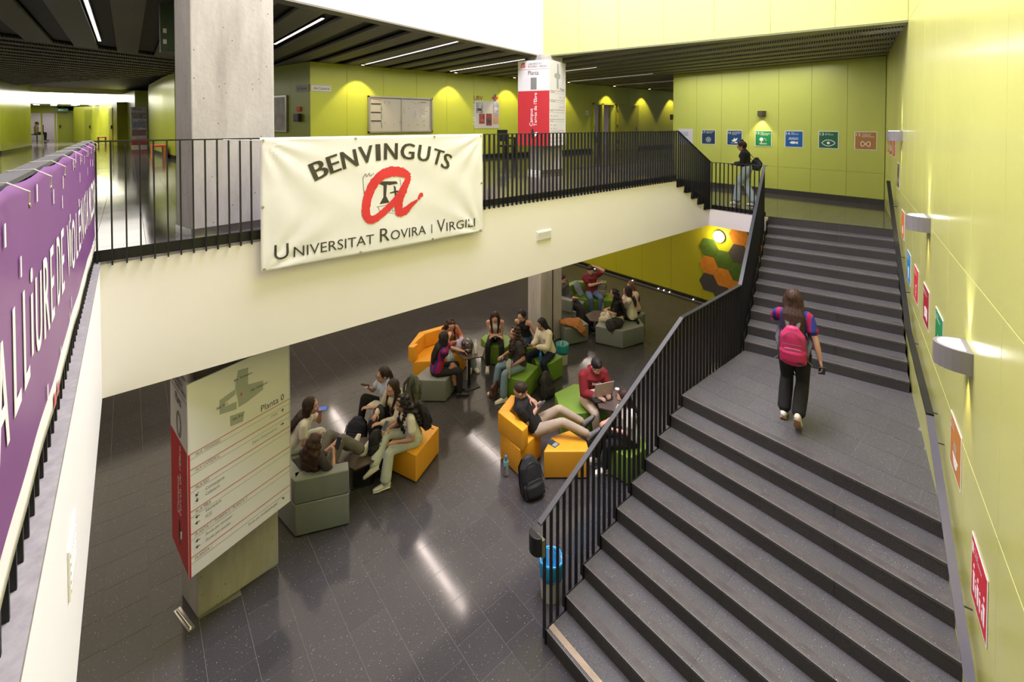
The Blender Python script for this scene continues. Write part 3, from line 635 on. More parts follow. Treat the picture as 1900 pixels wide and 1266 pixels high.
for k in range(17):
    x = 9.16+k*0.0868; st_ = min(4, int((x-9.146)/0.292)); zb = F1-RS*(st_+1)-0.01; zt = 5.205-(x-9.12)*0.517
    bar(rs2, (x, 5.335, zb), zt-zb+0.01, 0)
MB().extr([(9.12, 5.345, 3.99), (9.12, 5.345, 4.15), (9.30, 5.345, 4.15), (10.57, 5.345, 3.45), (10.57, 5.345, 3.34), (10.30, 5.345, 3.36), (10.33, 5.345, 3.52), (10.0, 5.345, 3.52), (10.03, 5.345, 3.68), (9.72, 5.345, 3.68), (9.745, 5.345, 3.84), (9.42, 5.345, 3.84), (9.455, 5.345, 3.99)], (0, 0.008, 0)).build('stringer_plate', M_PLINTH, rs2)
# main stair railing, three runs
rm = thing('railing', 'long black stair railing with a grey handrail on the open side of the staircase', 'railing', (6, 3.38, 1.5))
railtop(rm, [(3.20, 3.385, 1.25), (5.93, 3.385, 2.64)], 0.055, 0.016, m=M_RAILG)
railtop(rm, [(5.93, 3.385, 2.64), (7.74, 3.385, 2.69)], 0.055, 0.016, m=M_BLACK)
railtop(rm, [(7.74, 3.385, 2.69), (10.58, 4.135, 4.455)], 0.055, 0.016, m=M_RAIL)
x = 3.27
while x < 5.9:
    k = int((x-3.244)/0.291); zt = 1.25+(x-3.20)*(1.39/2.73); zb = max(0.0, RS*k-0.02)
    bar(rm, (x, 3.385, zb), zt-zb, 0); x += 0.097
while x < 7.74: bar(rm, (x, 3.385, LL-0.1), 2.65-LL+0.1+(x-5.93)*0.027, 0); x += 0.097
d_ = Vector((10.58-7.74, 4.135-3.385, 0)); Lr = d_.length; dn = d_.normalized(); s = 0.05
while s < Lr:
    p = Vector((7.74, 3.385, 0))+dn*s; zt = 2.69+1.765*s/Lr; zb = LL+RS*max(0, int((s-0.05)/UT))-0.05
    bar(rm, (p.x, p.y, zb), zt-zb, WR); s += 0.097
# black stepped plates beside the treads
for k in range(9):
    x0 = XN[k]-0.01; z = RS*(k+1)
    MB().box(x0, x0+0.30, 3.335, 3.345, z-RS-0.12 if k else 0, z-0.002).build('stringer_plate', M_PLINTH, rm)
MB().box(5.86, 7.85, 3.335, 3.345, LL-0.28, LL-0.002).build('stringer_plate', M_PLINTH, rm)
for k in range(10):
    a = U0+Wd*(UT*k)+Wn*0.01; MB().obox(a+Vector((0, 0, LL+RS*k-0.34)), Wd*(UT+0.01), Wn*0.01, (0, 0, RS+0.43)).build('stringer_plate', M_PLINTH, rm)
bx = thing('ashtray', 'rounded black metal box fixed at the lower end of the stair handrail', 'box', (3.15, 3.42, 1.0))
MB().prism([(3.17+0.0+0.07*math.cos(a)*1.0, 3.40+0.085*math.sin(a)) for a in [PI*0.5+PI*k/10 for k in range(11)]], 0.98, 1.17).build('shell', M_BLACK, bx, bevel=0.004)
MB().box(3.165, 3.20, 3.30, 3.41, 0.97, 1.15).build('bracket', mat('olive_plate', (0.12, 0.13, 0.08), 0.4), bx)
# handrail on the lime wall
hr = thing('handrail', 'dark flat handrail running up the lime wall beside the stairs', 'handrail', tuple(WP(3, 2.4)))
hp = [(-2.4, 0.98), (1.12, 2.47), (3.05, 2.60), (7.0, 4.19)]
for i, m in enumerate((mat('ribbed_rail', (.050, .047, .055), .55), M_BLACK, M_BLACK)):
    p = WP(hp[i][0], hp[i][1], 0.085); q = WP(hp[i+1][0], hp[i+1][1], 0.085)
    MB().obox(p-Wn*0.030, q-p, Wn*0.060, (0, 0, 0.012 if i == 0 else 0.03)).build('rail', m, hr)
for s_, z_ in ((6.2, 3.87), (4.7, 3.27), (3.9, 2.94), (2.9, 2.57), (1.35, 2.46), (0.95, 2.37), (-0.3, 1.86)):
    MB().tube([WP(s_, z_, 0.085), WP(s_, z_-0.05, 0.05), WP(s_, z_-0.05, 0.0)], 0.006).build('bracket', M_BLACK, hr)
# wall lamps
M_LAMPB = mat('lamp_body_grey', (0.24, 0.225, 0.23), 0.45, metal=0.3)
M_LAMPG = mat('lamp_glass', (1, 1, 1), 0.3, emit=(1, .98, .97), estr=2.6)
def walllamp(p, u, n, label, wd=0.30, dp=0.19, h=0.17, up=True, m=M_LAMPB):
    t = thing('wall_lamp', label, 'lamp', tuple(p), 'half-round wall lamps beside the stairs')
    po = []
    for k in range(13):
        a = PI*k/12; q = p+u*(wd/2*math.cos(a))+n*(0.02+dp*math.sin(a)); po.append((q.x, q.y))
    zz = p.z; out = po[:]; q0 = p+u*(wd/2); q1 = p-u*(wd/2)
    out = [(q0.x, q0.y)]+po+[(q1.x, q1.y)]
    MB().prism(out, zz, zz+h).build('shade', m, t, bevel=0.002)
    ins = [(p.x+(a-p.x)*0.78+n.x*0.02, p.y+(b_-p.y)*0.78+n.y*0.02) for a, b_ in po]
    if up: MB().prism(ins, zz+h, zz+h+0.004).build('glass', M_LAMPG, t)
    return t
for s_, z_, ds in ((-0.02, 3.475, 'nearest and largest'), (2.19, 4.125, 'middle one above the blue poster'), (5.53, 5.07, 'farthest, by the back corner')):
    p = WP(s_, z_); walllamp(p, Wd, Wn, 'half-round grey lamp on the lime stair wall, '+ds)
    spot('lamp_down', p+Wn*0.06-Vector((0, 0, 0.03)), 22, (1, .80, .45), 42, (math.radians(-3), 0, WR), 0.3)
    spot('lamp_up', p+Wn*0.06+Vector((0, 0, 0.22)), 26, (1, .95, .9), 46, (math.radians(183), 0, WR), 0.3)
p = Vector((14.23, 5.64, 5.59)); walllamp(p, Vector((0, 1, 0)), Vector((-1, 0, 0)), 'half-round bronze wall lamp above the posters on the back wall', 0.22, 0.14, 0.15, False, mat('lamp_body_bronze', (0.12, 0.10, 0.08), 0.4, metal=0.5))
spot('lamp_down', (14.13, 5.64, 5.58), 45, (1, .82, .45), 95, (0, math.radians(8), 0), 0.5)
# round lamp on the hexagon wall
rp = thing('round_wall_lamp', 'glowing round white lamp on the lime wall above the hexagon felt panels', 'lamp', (13.19, 6.37, 2.08))
b = MB(); b.add([(13.20-d, 6.37+r*math.cos(2*PI*k/28), 2.08+r*math.sin(2*PI*k/28)) for r, d in ((0.17, 0), (0.17, 0.05)) for k in range(28)], [(k, (k+1) % 28, (k+1) % 28+28, k+28) for k in range(28)]); b.build('rim', M_WHITE, rp)
b = MB(); b.add([(13.20-d, 6.37+r*math.cos(2*PI*k/28), 2.08+r*math.sin(2*PI*k/28)) for r, d in ((0.165, 0.05), (0.12, 0.065), (0.01, 0.07)) for k in range(28)], [(j*28+k, j*28+(k+1) % 28, (j+1)*28+(k+1) % 28, (j+1)*28+k) for j in range(2) for k in range(28)]); b.build('diffuser', mat('opal_glow', (1, 1, 1), 0.4, emit=(1, .88, .62), estr=9), rp)
lp_ = bpy.data.lights.new('round_lamp', 'POINT'); lp_.energy = 22; lp_.color = (1, .80, .45); lp_.shadow_soft_size = 0.12
lo = bpy.data.objects.new('round_lamp', lp_); C.objects.link(lo); lo.location = (13.0, 6.37, 2.08)
# hexagonal felt panels
HX = {'g': mat('felt_green', (0.085, 0.16, 0.018), 0.95, noise=0.15, nscale=9, bump=0.2, bscale=200), 'o': mat('felt_orange', (0.68, 0.25, 0.025), 0.95, noise=0.12, nscale=9, bump=0.2, bscale=200), 'd': mat('felt_charcoal', (0.075, 0.068, 0.07), 0.95, noise=0.1, nscale=9, bump=0.2, bscale=200)}
hx = [('g', 6.68, 1.69, 'green', 'left column, on top'), ('o', 6.68, 1.17, 'orange', 'left column, in the middle'), ('d', 6.68, 0.65, 'charcoal', 'left column, at the bottom'),
      ('g', 6.245, 1.43, 'green', 'second column, below the round lamp'), ('o', 6.245, 0.91, 'orange', 'second column, in the middle'), ('d', 6.245, 0.39, 'charcoal', 'second column, at the bottom'),
      ('o', 5.81, 2.21, 'orange', 'topmost, right of the round lamp'), ('d', 5.81, 1.69, 'charcoal', 'third column, under the topmost orange one'), ('g', 5.81, 1.17, 'green', 'third column, half behind the railing'), ('o', 5.81, 0.65, 'orange', 'third column, lowest before the railing'),
      ('o', 5.375, 1.95, 'orange', 'small visible corner beside the railing'), ('g', 5.375, 2.47, 'green', 'cut off by the white parapet above')]
for c, y, z, cn_, ds in hx:
    pts = [(13.198, y+0.288*math.cos(PI*k/3), z+0.298*math.sin(PI*k/3)) for k in range(6)]
    o = MB().extr(pts, (-0.022, 0, 0)).build('felt_hexagon', HX[c], bevel=0.004); tag(o, f'{cn_} hexagonal felt panel on the ground floor wall, {ds}', 'wall panel', 'hexagonal felt panels on the lime wall')
# linear lamps in the ground floor ceiling; unseen extras are added for light
for x, y0, y1, ds in ((4.31, 6.42, 8.04, 'in line with the girls at left'), (6.93, 8.42, 10.08, 'behind the girls on green poufs'), (4.41, 11.9, 13.4, 'deep behind the yellow armchair'), (9.6, 9.9, 11.5, 'added unseen, deep behind the green armchair'),
                    (9.6, 12.6, 14.2, 'added unseen, deepest on the right'), (12.2, 10.2, 11.8, 'added unseen, near the lime wall, second'), (-1.0, 12.8, 14.4, 'deep on the left'), (1.6, 13.2, 14.8, 'added unseen, deepest on the left')):
    linlamp(x, y0, y1, 2.93, 'linear lamp in the ground floor ceiling, '+ds, 'ground floor linear lamps', mat('linear_lamp_ground', (1, .9, .8), 0.4, emit=(1, .84, .76), estr=34), 0.035)
area('lounge_fill', (5, 10.4, 2.85), 13, 8.4, 270, (1, .84, .62))
area('lounge_fill_left', (-3, 8, 2.85), 5, 7, 75, (1, .86, .68))
# ------------------------------------------------------------------ lettering
_txt = {}
def textgeo(s):
    if s in _txt: return _txt[s]
    cu = bpy.data.curves.new('t', 'FONT'); cu.body = s; cu.size = 1.0; cu.resolution_u = 3
    o = bpy.data.objects.new('t', cu); C.objects.link(o)
    dg = bpy.context.evaluated_depsgraph_get(); me = bpy.data.meshes.new_from_object(o.evaluated_get(dg))
    V = [tuple(v.co[:2]) for v in me.vertices]; F = [tuple(p.vertices) for p in me.polygons]
    bpy.data.objects.remove(o); bpy.data.curves.remove(cu); bpy.data.meshes.remove(me)
    x0 = min(v[0] for v in V); x1 = max(v[0] for v in V); y0 = min(v[1] for v in V); y1 = max(v[1] for v in V)
    _txt[s] = (V, F, x0, x1, y0, y1); return _txt[s]
def txt(s, O, U, V_, hgt, m, parent, wid=None, name='lettering', align='l', fn=None, th=0.0012, fit=True):
    "letters on a plane: O lower-left, U along, V up, cap height hgt, optional total width"
    v, f, x0, x1, y0, y1 = textgeo(s); O, U, V_ = Vector(O), Vector(U).normalized(), Vector(V_).normalized(); N = U.cross(V_)
    k = hgt/(0.73 if not fit else max(0.2, (y1-max(y0, 0)))); kx = wid/(x1-x0) if wid else k
    sh = {'l': x0, 'c': (x0+x1)/2, 'r': x1}[align]
    P = [O+U*((a-sh)*kx)+V_*(b*k) for a, b in v]
    if fn: P = [fn(p) for p in P]
    mb = MB(); mb.add([p+N*th for p in P], f)
    return mb.build(name, m, parent)
def quad(mb, O, U, V_, u0, u1, v0, v1, th=0.0012, mi=0):
    O, U, V_ = Vector(O), Vector(U).normalized(), Vector(V_).normalized(); N = U.cross(V_)
    return mb.obox(O+U*u0+V_*v0, U*(u1-u0), V_*(v1-v0), N*th, mi)
def poly(mb, O, U, V_, pts, th=0.0015, mi=0):
    O, U, V_ = Vector(O), Vector(U).normalized(), Vector(V_).normalized(); N = U.cross(V_)
    return mb.extr([O+U*a+V_*b for a, b in pts], N*th, mi)
Z = Vector((0, 0, 1))
M_INK = mat('dark_ink', (0.045, 0.042, 0.025), 0.6); M_INKB = mat('black_ink', (0.02, 0.02, 0.02), 0.6)
M_RED = mat('sign_red', (0.48, 0.028, 0.035), 0.45); M_REDL = mat('red_line', (0.42, 0.05, 0.05), 0.5)
M_SIGN = mat('sign_white', (0.66, 0.65, 0.63), 0.45); M_GREYI = mat('grey_ink', (0.20, 0.20, 0.195), 0.5); M_GREYP = mat('plan_grey', (0.33, 0.35, 0.31), 0.5)
M_WI = mat('white_ink', (0.85, 0.84, 0.82), 0.5)
M_PRINTR = mat('printed_red', (0.66, 0.035, 0.04), 0.55)
# ------------------------------------------------------------------ white welcome banner
bn = thing('banner', 'large white welcome banner with BENVINGUTS in dark letters hung on the railing', 'banner', (2.45, 5.30, 4.5))
BO = Vector((1.04, 5.288, 3.82)); BWd, BH = 2.83, 1.40
def wrinkle(u, v):
    e = lambda cu, cv, a, k: 0
    d = 0.006*math.sin(2.1*u+1.3*v)*math.sin(1.7*v+0.4)
    for cu, cv, sx_ in ((0, 1.4, 1), (2.83, 1.4, -1), (2.83, 0, -1), (0, 0, 1)):
        r = math.hypot(u-cu, v-cv); an = math.atan2(v-cv, (u-cu)*sx_); d += 0.010*math.exp(-r*2.0)*math.sin(an*13)*min(1, r*7)
    d += 0.0035*math.sin(8*u+11*v)*math.exp(-abs(v-0.9)*1.2)*0.6
    return d
def bfn(p):
    u, v = p.x-BO.x, p.z-BO.z; return Vector((p.x, p.y-wrinkle(u, v), p.z))
b = MB(); nu, nv = 90, 44; vs = []
for j in range(nv+1):
    for i in range(nu+1):
        u = BWd*i/nu; v = BH*j/nv; ed = 0.006*math.sin(u*3.0)*(1 if j == 0 else 0)
        vs.append(bfn(Vector((BO.x+u, BO.y, BO.z+v+ed))))
b.add(vs, [(j*(nu+1)+i, j*(nu+1)+i+1, (j+1)*(nu+1)+i+1, (j+1)*(nu+1)+i) for j in range(nv) for i in range(nu)])
o = b.build('sheet', mat('banner_vinyl', (0.78, 0.775, 0.76), 0.42), bn, smooth='all')
sm = o.modifiers.new('thickness', 'SOLIDIFY'); sm.thickness = 0.002
U_, V_ = Vector((1, 0, 0)), Z
lets = [('B', .595, 1.035, .17, -22), ('E', .735, 1.085, .13, -16), ('N', .925, 1.14, .18, -11), ('V', 1.12, 1.18, .175, -6), ('I', 1.275, 1.197, .055, -3), ('N', 1.44, 1.205, .165, 1), ('G', 1.665, 1.197, .185, 6), ('U', 1.90, 1.165, .175, 11), ('T', 2.10, 1.105, .155, 17), ('S', 2.235, 1.04, .12, 23)]
lets = [('B', .585, 1.035, .165, 22), ('E', .745, 1.090, .12, 17), ('N', .925, 1.135, .175, 11), ('V', 1.125, 1.18, .165, 6), ('I', 1.275, 1.198, .045, 2), ('N', 1.44, 1.205, .165, -1), ('G', 1.665, 1.197, .18, -5), ('U', 1.895, 1.163, .165, -10), ('T', 2.10, 1.105, .145, -17), ('S', 2.235, 1.043, .12, -22)]
for ch, cu, cv, wd_, ang in lets:
    a = math.radians(ang); uu = Vector((math.cos(a), 0, math.sin(a))); vv = Vector((-math.sin(a), 0, math.cos(a)))
    for du in (-0.008, 0.008): txt(ch, BO+Vector((cu, -0.004, cv))-vv*0.1+uu*du, uu, vv, 0.2, M_INK, bn, wid=wd_, align='c', fn=bfn, th=0.001+abs(du)*0.01)
for s_, u0, v0, h_, w_ in (('U', .125, .11, .16, .14), ('NIVERSITAT', .314, .108, .112, .90), ('R', 1.29, .11, .16, .125), ('OVIRA', 1.43, .112, .115, .49), ('I', 2.0, .11, .115, .012), ('V', 2.085, .105, .165, .125), ('IRGILI', 2.23, .103, .115, .465)):
    txt(s_, BO+Vector((u0, -0.004, v0)), U_, V_, h_, M_INK, bn, wid=w_, fn=bfn)
def stroke(parent, O, U, V_, pts, wid, m, name='brush_stroke', fn=None, rough=0.0, off=0.004, rng=random.Random(3)):
    "painted stroke of varying width along a smoothed path"
    P = [np.array(p, float) for p in pts]; out = []; W_ = wid if hasattr(wid, '__len__') else [wid]*len(P)
    n = len(P)
    for i in range(n-1):
        p0, p1, p2, p3 = P[max(i-1, 0)], P[i], P[i+1], P[min(i+2, n-1)]
        for t in np.linspace(0, 1, 9)[:-1]:
            q = 0.5*((2*p1)+(-p0+p2)*t+(2*p0-5*p1+4*p2-p3)*t*t+(-p0+3*p1-3*p2+p3)*t**3); out.append((q, W_[i]*(1-t)+W_[i+1]*t))
    out.append((P[-1], W_[-1])); vs = []; O, U, V_ = Vector(O), Vector(U), Vector(V_); N = U.cross(V_)
    for i, (q, w_) in enumerate(out):
        d = out[min(i+1, len(out)-1)][0]-out[max(i-1, 0)][0]; d = d/(np.linalg.norm(d)+1e-9); nn = np.array([-d[1], d[0]])
        for sg in (-1, 1):
            p = q+nn*sg*w_/2*(1+rng.uniform(-rough, rough)); v = O+U*p[0]+V_*p[1]
            if fn: v = fn(v)
            vs.append(v+N*off)
    fs = [(2*i, 2*i+1, 2*i+3, 2*i+2) for i in range(len(out)-1)]
    return MB().add(vs, fs).build(name, m, parent)
def emblem(parent, O, U, V_, k, fn=None, off=0.003):
    q = lambda pts: [((a-1.09)*k, (b_-0.388)*k) for a, b_ in pts]
    O = Vector(O)
    blk = MB()
    for pts in ([(1.25, .85), (1.51, .83), (1.53, .80), (1.42, .79), (1.385, .80), (1.375, .66), (1.42, .575), (1.29, .57), (1.34, .65), (1.34, .79), (1.28, .82)], [(1.475, .78), (1.50, .76), (1.505, .715), (1.56, .71), (1.56, .69), (1.51, .69), (1.515, .63), (1.49, .60), (1.485, .69), (1.42, .685), (1.43, .70), (1.48, .71)]):
        poly(blk, O, U, V_, q(pts), th=off*0.6)
    if fn: blk.v = [tuple(fn(Vector(v))) for v in blk.v]
    blk.build('emblem_letters', M_INK, parent)
    for pts, w_ in (([(1.09, .91), (1.115, .95), (1.13, .915), (1.16, .955), (1.17, .92), (1.22, .95)], .006), ([(1.085, .915), (1.09, .80), (1.10, .705)], .006), ([(1.16, .66), (1.19, .73), (1.18, .67), (1.15, .665)], .006), ([(1.15, .52), (1.18, .445), (1.25, .44)], .005),
                    ([(1.25, .54), (1.36, .545), (1.48, .53)], .005), ([(1.27, .54), (1.29, .49)], .006), ([(1.40, .49), (1.43, .51), (1.41, .46), (1.45, .50), (1.46, .465), (1.50, .47)], .005), ([(1.34, .46), (1.49, .435)], .004), ([(1.56, .86), (1.575, .75)], .005), ([(1.57, .95), (1.60, 1.0), (1.60, .93)], .006)):
        stroke(parent, O, U, V_, q(pts), w_*k, M_INK, 'pen_line', fn, off=off)
    stroke(parent, O, U, V_, q([(1.69, .875), (1.60, .93), (1.46, .955), (1.32, .92), (1.20, .80), (1.135, .64), (1.115, .50), (1.155, .405), (1.24, .405), (1.37, .49), (1.50, .60), (1.61, .74), (1.685, .89)]), [k*w for w in (.07, .115, .125, .12, .115, .11, .105, .09, .09, .085, .08, .09, .06)], M_PRINTR, 'brush_stroke', fn, 0.10, off*1.6)
    stroke(parent, O, U, V_, q([(1.68, .86), (1.60, .70), (1.545, .56), (1.55, .46), (1.61, .44), (1.72, .52), (1.80, .565)]), [k*w for w in (.08, .10, .105, .12, .10, .06, .025)], M_PRINTR, 'brush_stroke', fn, 0.15, off*1.7)
    stroke(parent, O, U, V_, q([(1.81, .57), (1.84, .62), (1.88, .63)]), [k*w for w in (.03, .055, .05)], M_PRINTR, 'brush_stroke', fn, 0.3, off*1.6)
emblem(bn, BO+Vector((1.09, 0, .388)), U_, V_, 1.0, bfn)
for u, v in ((0.03, 1.37), (1.0, 1.372), (2.05, 1.375), (2.80, 1.375), (0.02, 0.68), (2.81, 0.70), (0.03, 0.03), (1.05, 0.03), (2.02, 0.03), (2.79, 0.03)):
    c = bfn(BO+Vector((u, 0, v))); MB().add([(c.x+r*math.cos(a*PI/5), c.y-d, c.z+r*math.sin(a*PI/5)) for r, d in ((0.014, .001), (0.014, .005), (0.006, .005)) for a in range(10)], [(j*10+k, j*10+(k+1) % 10, (j+1)*10+(k+1) % 10, (j+1)*10+k) for j in range(2) for k in range(10)]).build('eyelet', M_STEEL, bn)
MB().tube([(0.72, 5.30, 5.205), (1.05, 5.29, 5.19)], 0.005).build('cord', mat('cord_grey', (0.5, 0.5, 0.48), 0.6), bn)

# ------------------------------------------------------------------ purple banner on the left railing
pb = thing('banner', 'long purple banner with tall white hand-drawn letters on the left railing', 'banner', (-0.2, 3.5, 4.7))
PO = Vector((-0.205, 0, 0)); PY = Vector((0, 1, 0))
def pz(y, t):      # height of the sheet at y, t 0 bottom .. 1 top
    top = 5.215-0.012*abs(math.sin((y-0.4)*PI/0.62)); bot = 4.31+0.004*math.sin(y*2)
    if y > 5.1: bot -= 0.0
    return bot+(top-bot)*t
def pw(y, z):
    t = (z-4.3)/0.92; return .16*(0.010*math.sin(y*5.3+1)*(1-t*0.6)+0.008*math.sin(y*11+z*3)*(1-t)+0.022*math.exp(-((y-5.35)/0.16)**2)*math.sin(z*8)+0.012*math.exp(-((y-4.9)/0.25)**2)*math.sin(y*40))
def pfn(p): return Vector((p.x+pw(p.y, p.z), p.y, p.z))
b = MB(); ny, nz = 150, 26; y0_, y1_ = 0.5, 5.33; vs = []
for j in range(nz+1):
    for i in range(ny+1):
        y = y0_+(y1_-y0_)*i/ny; y2 = y
        vs.append(pfn(Vector((-0.224, y2, pz(y, j/nz)))))
fs = []; mi = []
for j in range(nz):
    for i in range(ny): fs.append((j*(ny+1)+i, j*(ny+1)+i+1, (j+1)*(ny+1)+i+1, (j+1)*(ny+1)+i))
b.add(vs, fs); b.mi = [1 if (k//ny) < 3 else 0 for k in range(len(fs))]
M_PUR = mat('purple_vinyl', (0.18, 0.055, 0.225), 0.38, noise=0.05, nscale=2)
o = b.build('sheet', [M_PUR, mat('banner_white_hem', (0.80, 0.80, 0.80), 0.45)], pb, smooth='all')
sm = o.modifiers.new('thickness', 'SOLIDIFY'); sm.thickness = 0.0015
def ptxt(s, ya, yb, zb, h):
    # letters read from near to far along +y, seen from the void side
    for dy in (0, 0.008): txt(s, Vector((-0.2225, ya+dy, zb)), (0, 1, 0), Z, h, M_WI, pb, wid=yb-ya, fn=pfn, th=0.001+dy*.05)
for s_, ya, yb, zb, h in (('A', 1.44, 1.57, 4.62, .26), ('L', 1.64, 1.73, 4.64, .27), ('L', 1.79, 1.88, 4.64, .27), ('i', 1.925, 1.955, 4.68, .26), ('U', 2.01, 2.12, 4.65, .24), ('R', 2.17, 2.29, 4.64, .27), ('E', 2.34, 2.43, 4.64, .27), ('D', 2.54, 2.65, 4.64, .27), ('E', 2.70, 2.80, 4.64, .27), ('V', 2.96, 3.09, 4.64, .25), ('i', 3.11, 3.14, 4.66, .26), ('O', 3.18, 3.34, 4.62, .25), ('L', 3.40, 3.50, 4.63, .25), ('È', 3.58, 3.72, 4.63, .30), ('N', 3.78, 3.94, 4.64, .26), ('C', 4.02, 4.15, 4.64, .26), ('i', 4.20, 4.23, 4.65, .26), ('A', 4.28, 4.42, 4.64, .26), ('MASCLiSTA', 4.52, 5.26, 4.63, .27)):
    ptxt(s_, ya, yb, zb, h)
rng = random.Random(5)
for y, z in ((1.75, 4.96), (2.05, 5.12), (2.45, 5.06), (2.75, 5.0), (2.8, 5.08), (3.3, 5.12), (3.7, 5.02), (3.75, 5.12), (4.1, 5.1), (4.4, 5.0), (4.5, 5.13), (4.8, 5.1), (5.0, 5.02), (2.2, 4.42), (2.6, 4.40), (3.1, 4.46), (3.0, 4.41), (1.55, 5.08), (3.45, 5.15), (4.7, 5.04)):
    MB().add([pfn(Vector((-0.2225, y+a, z+c))) + Vector((0.003, 0, 0)) for a, c in ((0, 0), (0.018, 0), (0.018, 0.055), (0, 0.055))], [(0, 1, 2, 3)]).build('confetti_mark', M_WI, pb)
for y, z, c in ((5.2, 4.42, (0.75, .50, .10)), (4.95, 4.36, (.75, .5, .1)), (2.35, 4.34, (.6, .1, .12)), (2.45, 4.34, (.6, .1, .12))):
    MB().add([pfn(Vector((-0.2225, y+a, z+d))) + Vector((0.003, 0, 0)) for a, d in ((0, -.02), (0.05, -.02), (0.05, 0.03), (0, 0.03))], [(0, 1, 2, 3)]).build('printed_emblem', mat('printed_%d' % int(c[0]*100), c, 0.5), pb)
M_CORD = mat('white_cord', (0.75, 0.73, 0.7), 0.6)
y = 0.8
while y < 5.2:
    MB().tube([(-0.19, y, 5.165), (-0.185, y-0.03, 5.20), (-0.22, y-0.05, 5.226), (-0.28, y-0.03, 5.222), (-0.29, y, 5.20)], 0.0018, n=6).build('cord_loop', M_CORD, pb)
    MB().ball((-0.189, y, 5.163), (0.003, 0.009, 0.009), 8).build('eyelet', M_STEEL, pb); y += 0.42

# ------------------------------------------------------------------ directory signs round the columns
def signbox(name, label, A, R, L, z0, z1, zr, rep, lft):
    A, R, L = Vector((*A, 0)), Vector((*R, 0)), Vector((*L, 0)); t = thing(name, label, 'sign', (A.x, A.y, z0))
    dR = (R-A).normalized(); dL = (L-A).normalized(); nR = Vector((dR.y, -dR.x, 0)); nL = Vector((-dL.y, dL.x, 0))
    H = Z*(z1-z0)
    MB().obox(A+Z*z0, R-A, -nR*0.018, H).build('front_panel', M_SIGN, t, bevel=0.002)
    MB().obox(A+Z*zr, L-A, -nL*0.018, Z*(z1-zr)).build('side_panel', M_SIGN, t, bevel=0.002)
    MB().obox(A+Z*z0, L-A, -nL*0.018, Z*(zr-z0)).build('red_side_panel', M_RED, t, bevel=0.002)['label'] = 'dark red lower side panel'
    MB().obox(R+Z*z0, (L-A)*0.9, nR*0.01-dR*0.012, H).build('return_panel', M_SIGN, t)
    Lw = (L-A).length; LO = L+nL*0.0006; LU = -dL                       # side face reads from L to A
    rep(t, A+nR*0.0006, dR, (R-A).length); lft(t, LO, LU, Lw)
    return t
def lines(t, O, U, W_, zs, m=M_REDL, hh=0.006, x0=0.0, x1=None):
    b = MB()
    for z in zs: quad(b, O, U, Z, x0, x1 or W_, z-hh/2, z+hh/2)
    b.build('printed_rules', m, t)
def arrow(b, O, U, u, z, ang, s=0.022):
    a = math.radians(ang); ca, sa = math.cos(a), math.sin(a)
    for pts in ([(-s, -s*.14), (s*.2, -s*.14), (s*.2, s*.14), (-s, s*.14)], [(s, 0), (0, s*.75), (-s*.1, s*.5), (s*.35, 0), (-s*.1, -s*.5), (0, -s*.75)]):
        p = [(u+x*ca-y*sa, z+x*sa+y*ca) for x, y in pts]
        if len(p) == 6: poly(b, O, U, Z, [p[0], p[1], p[2], p[3]]); poly(b, O, U, Z, [p[0], p[3], p[4], p[5]])
        else: poly(b, O, U, Z, p)
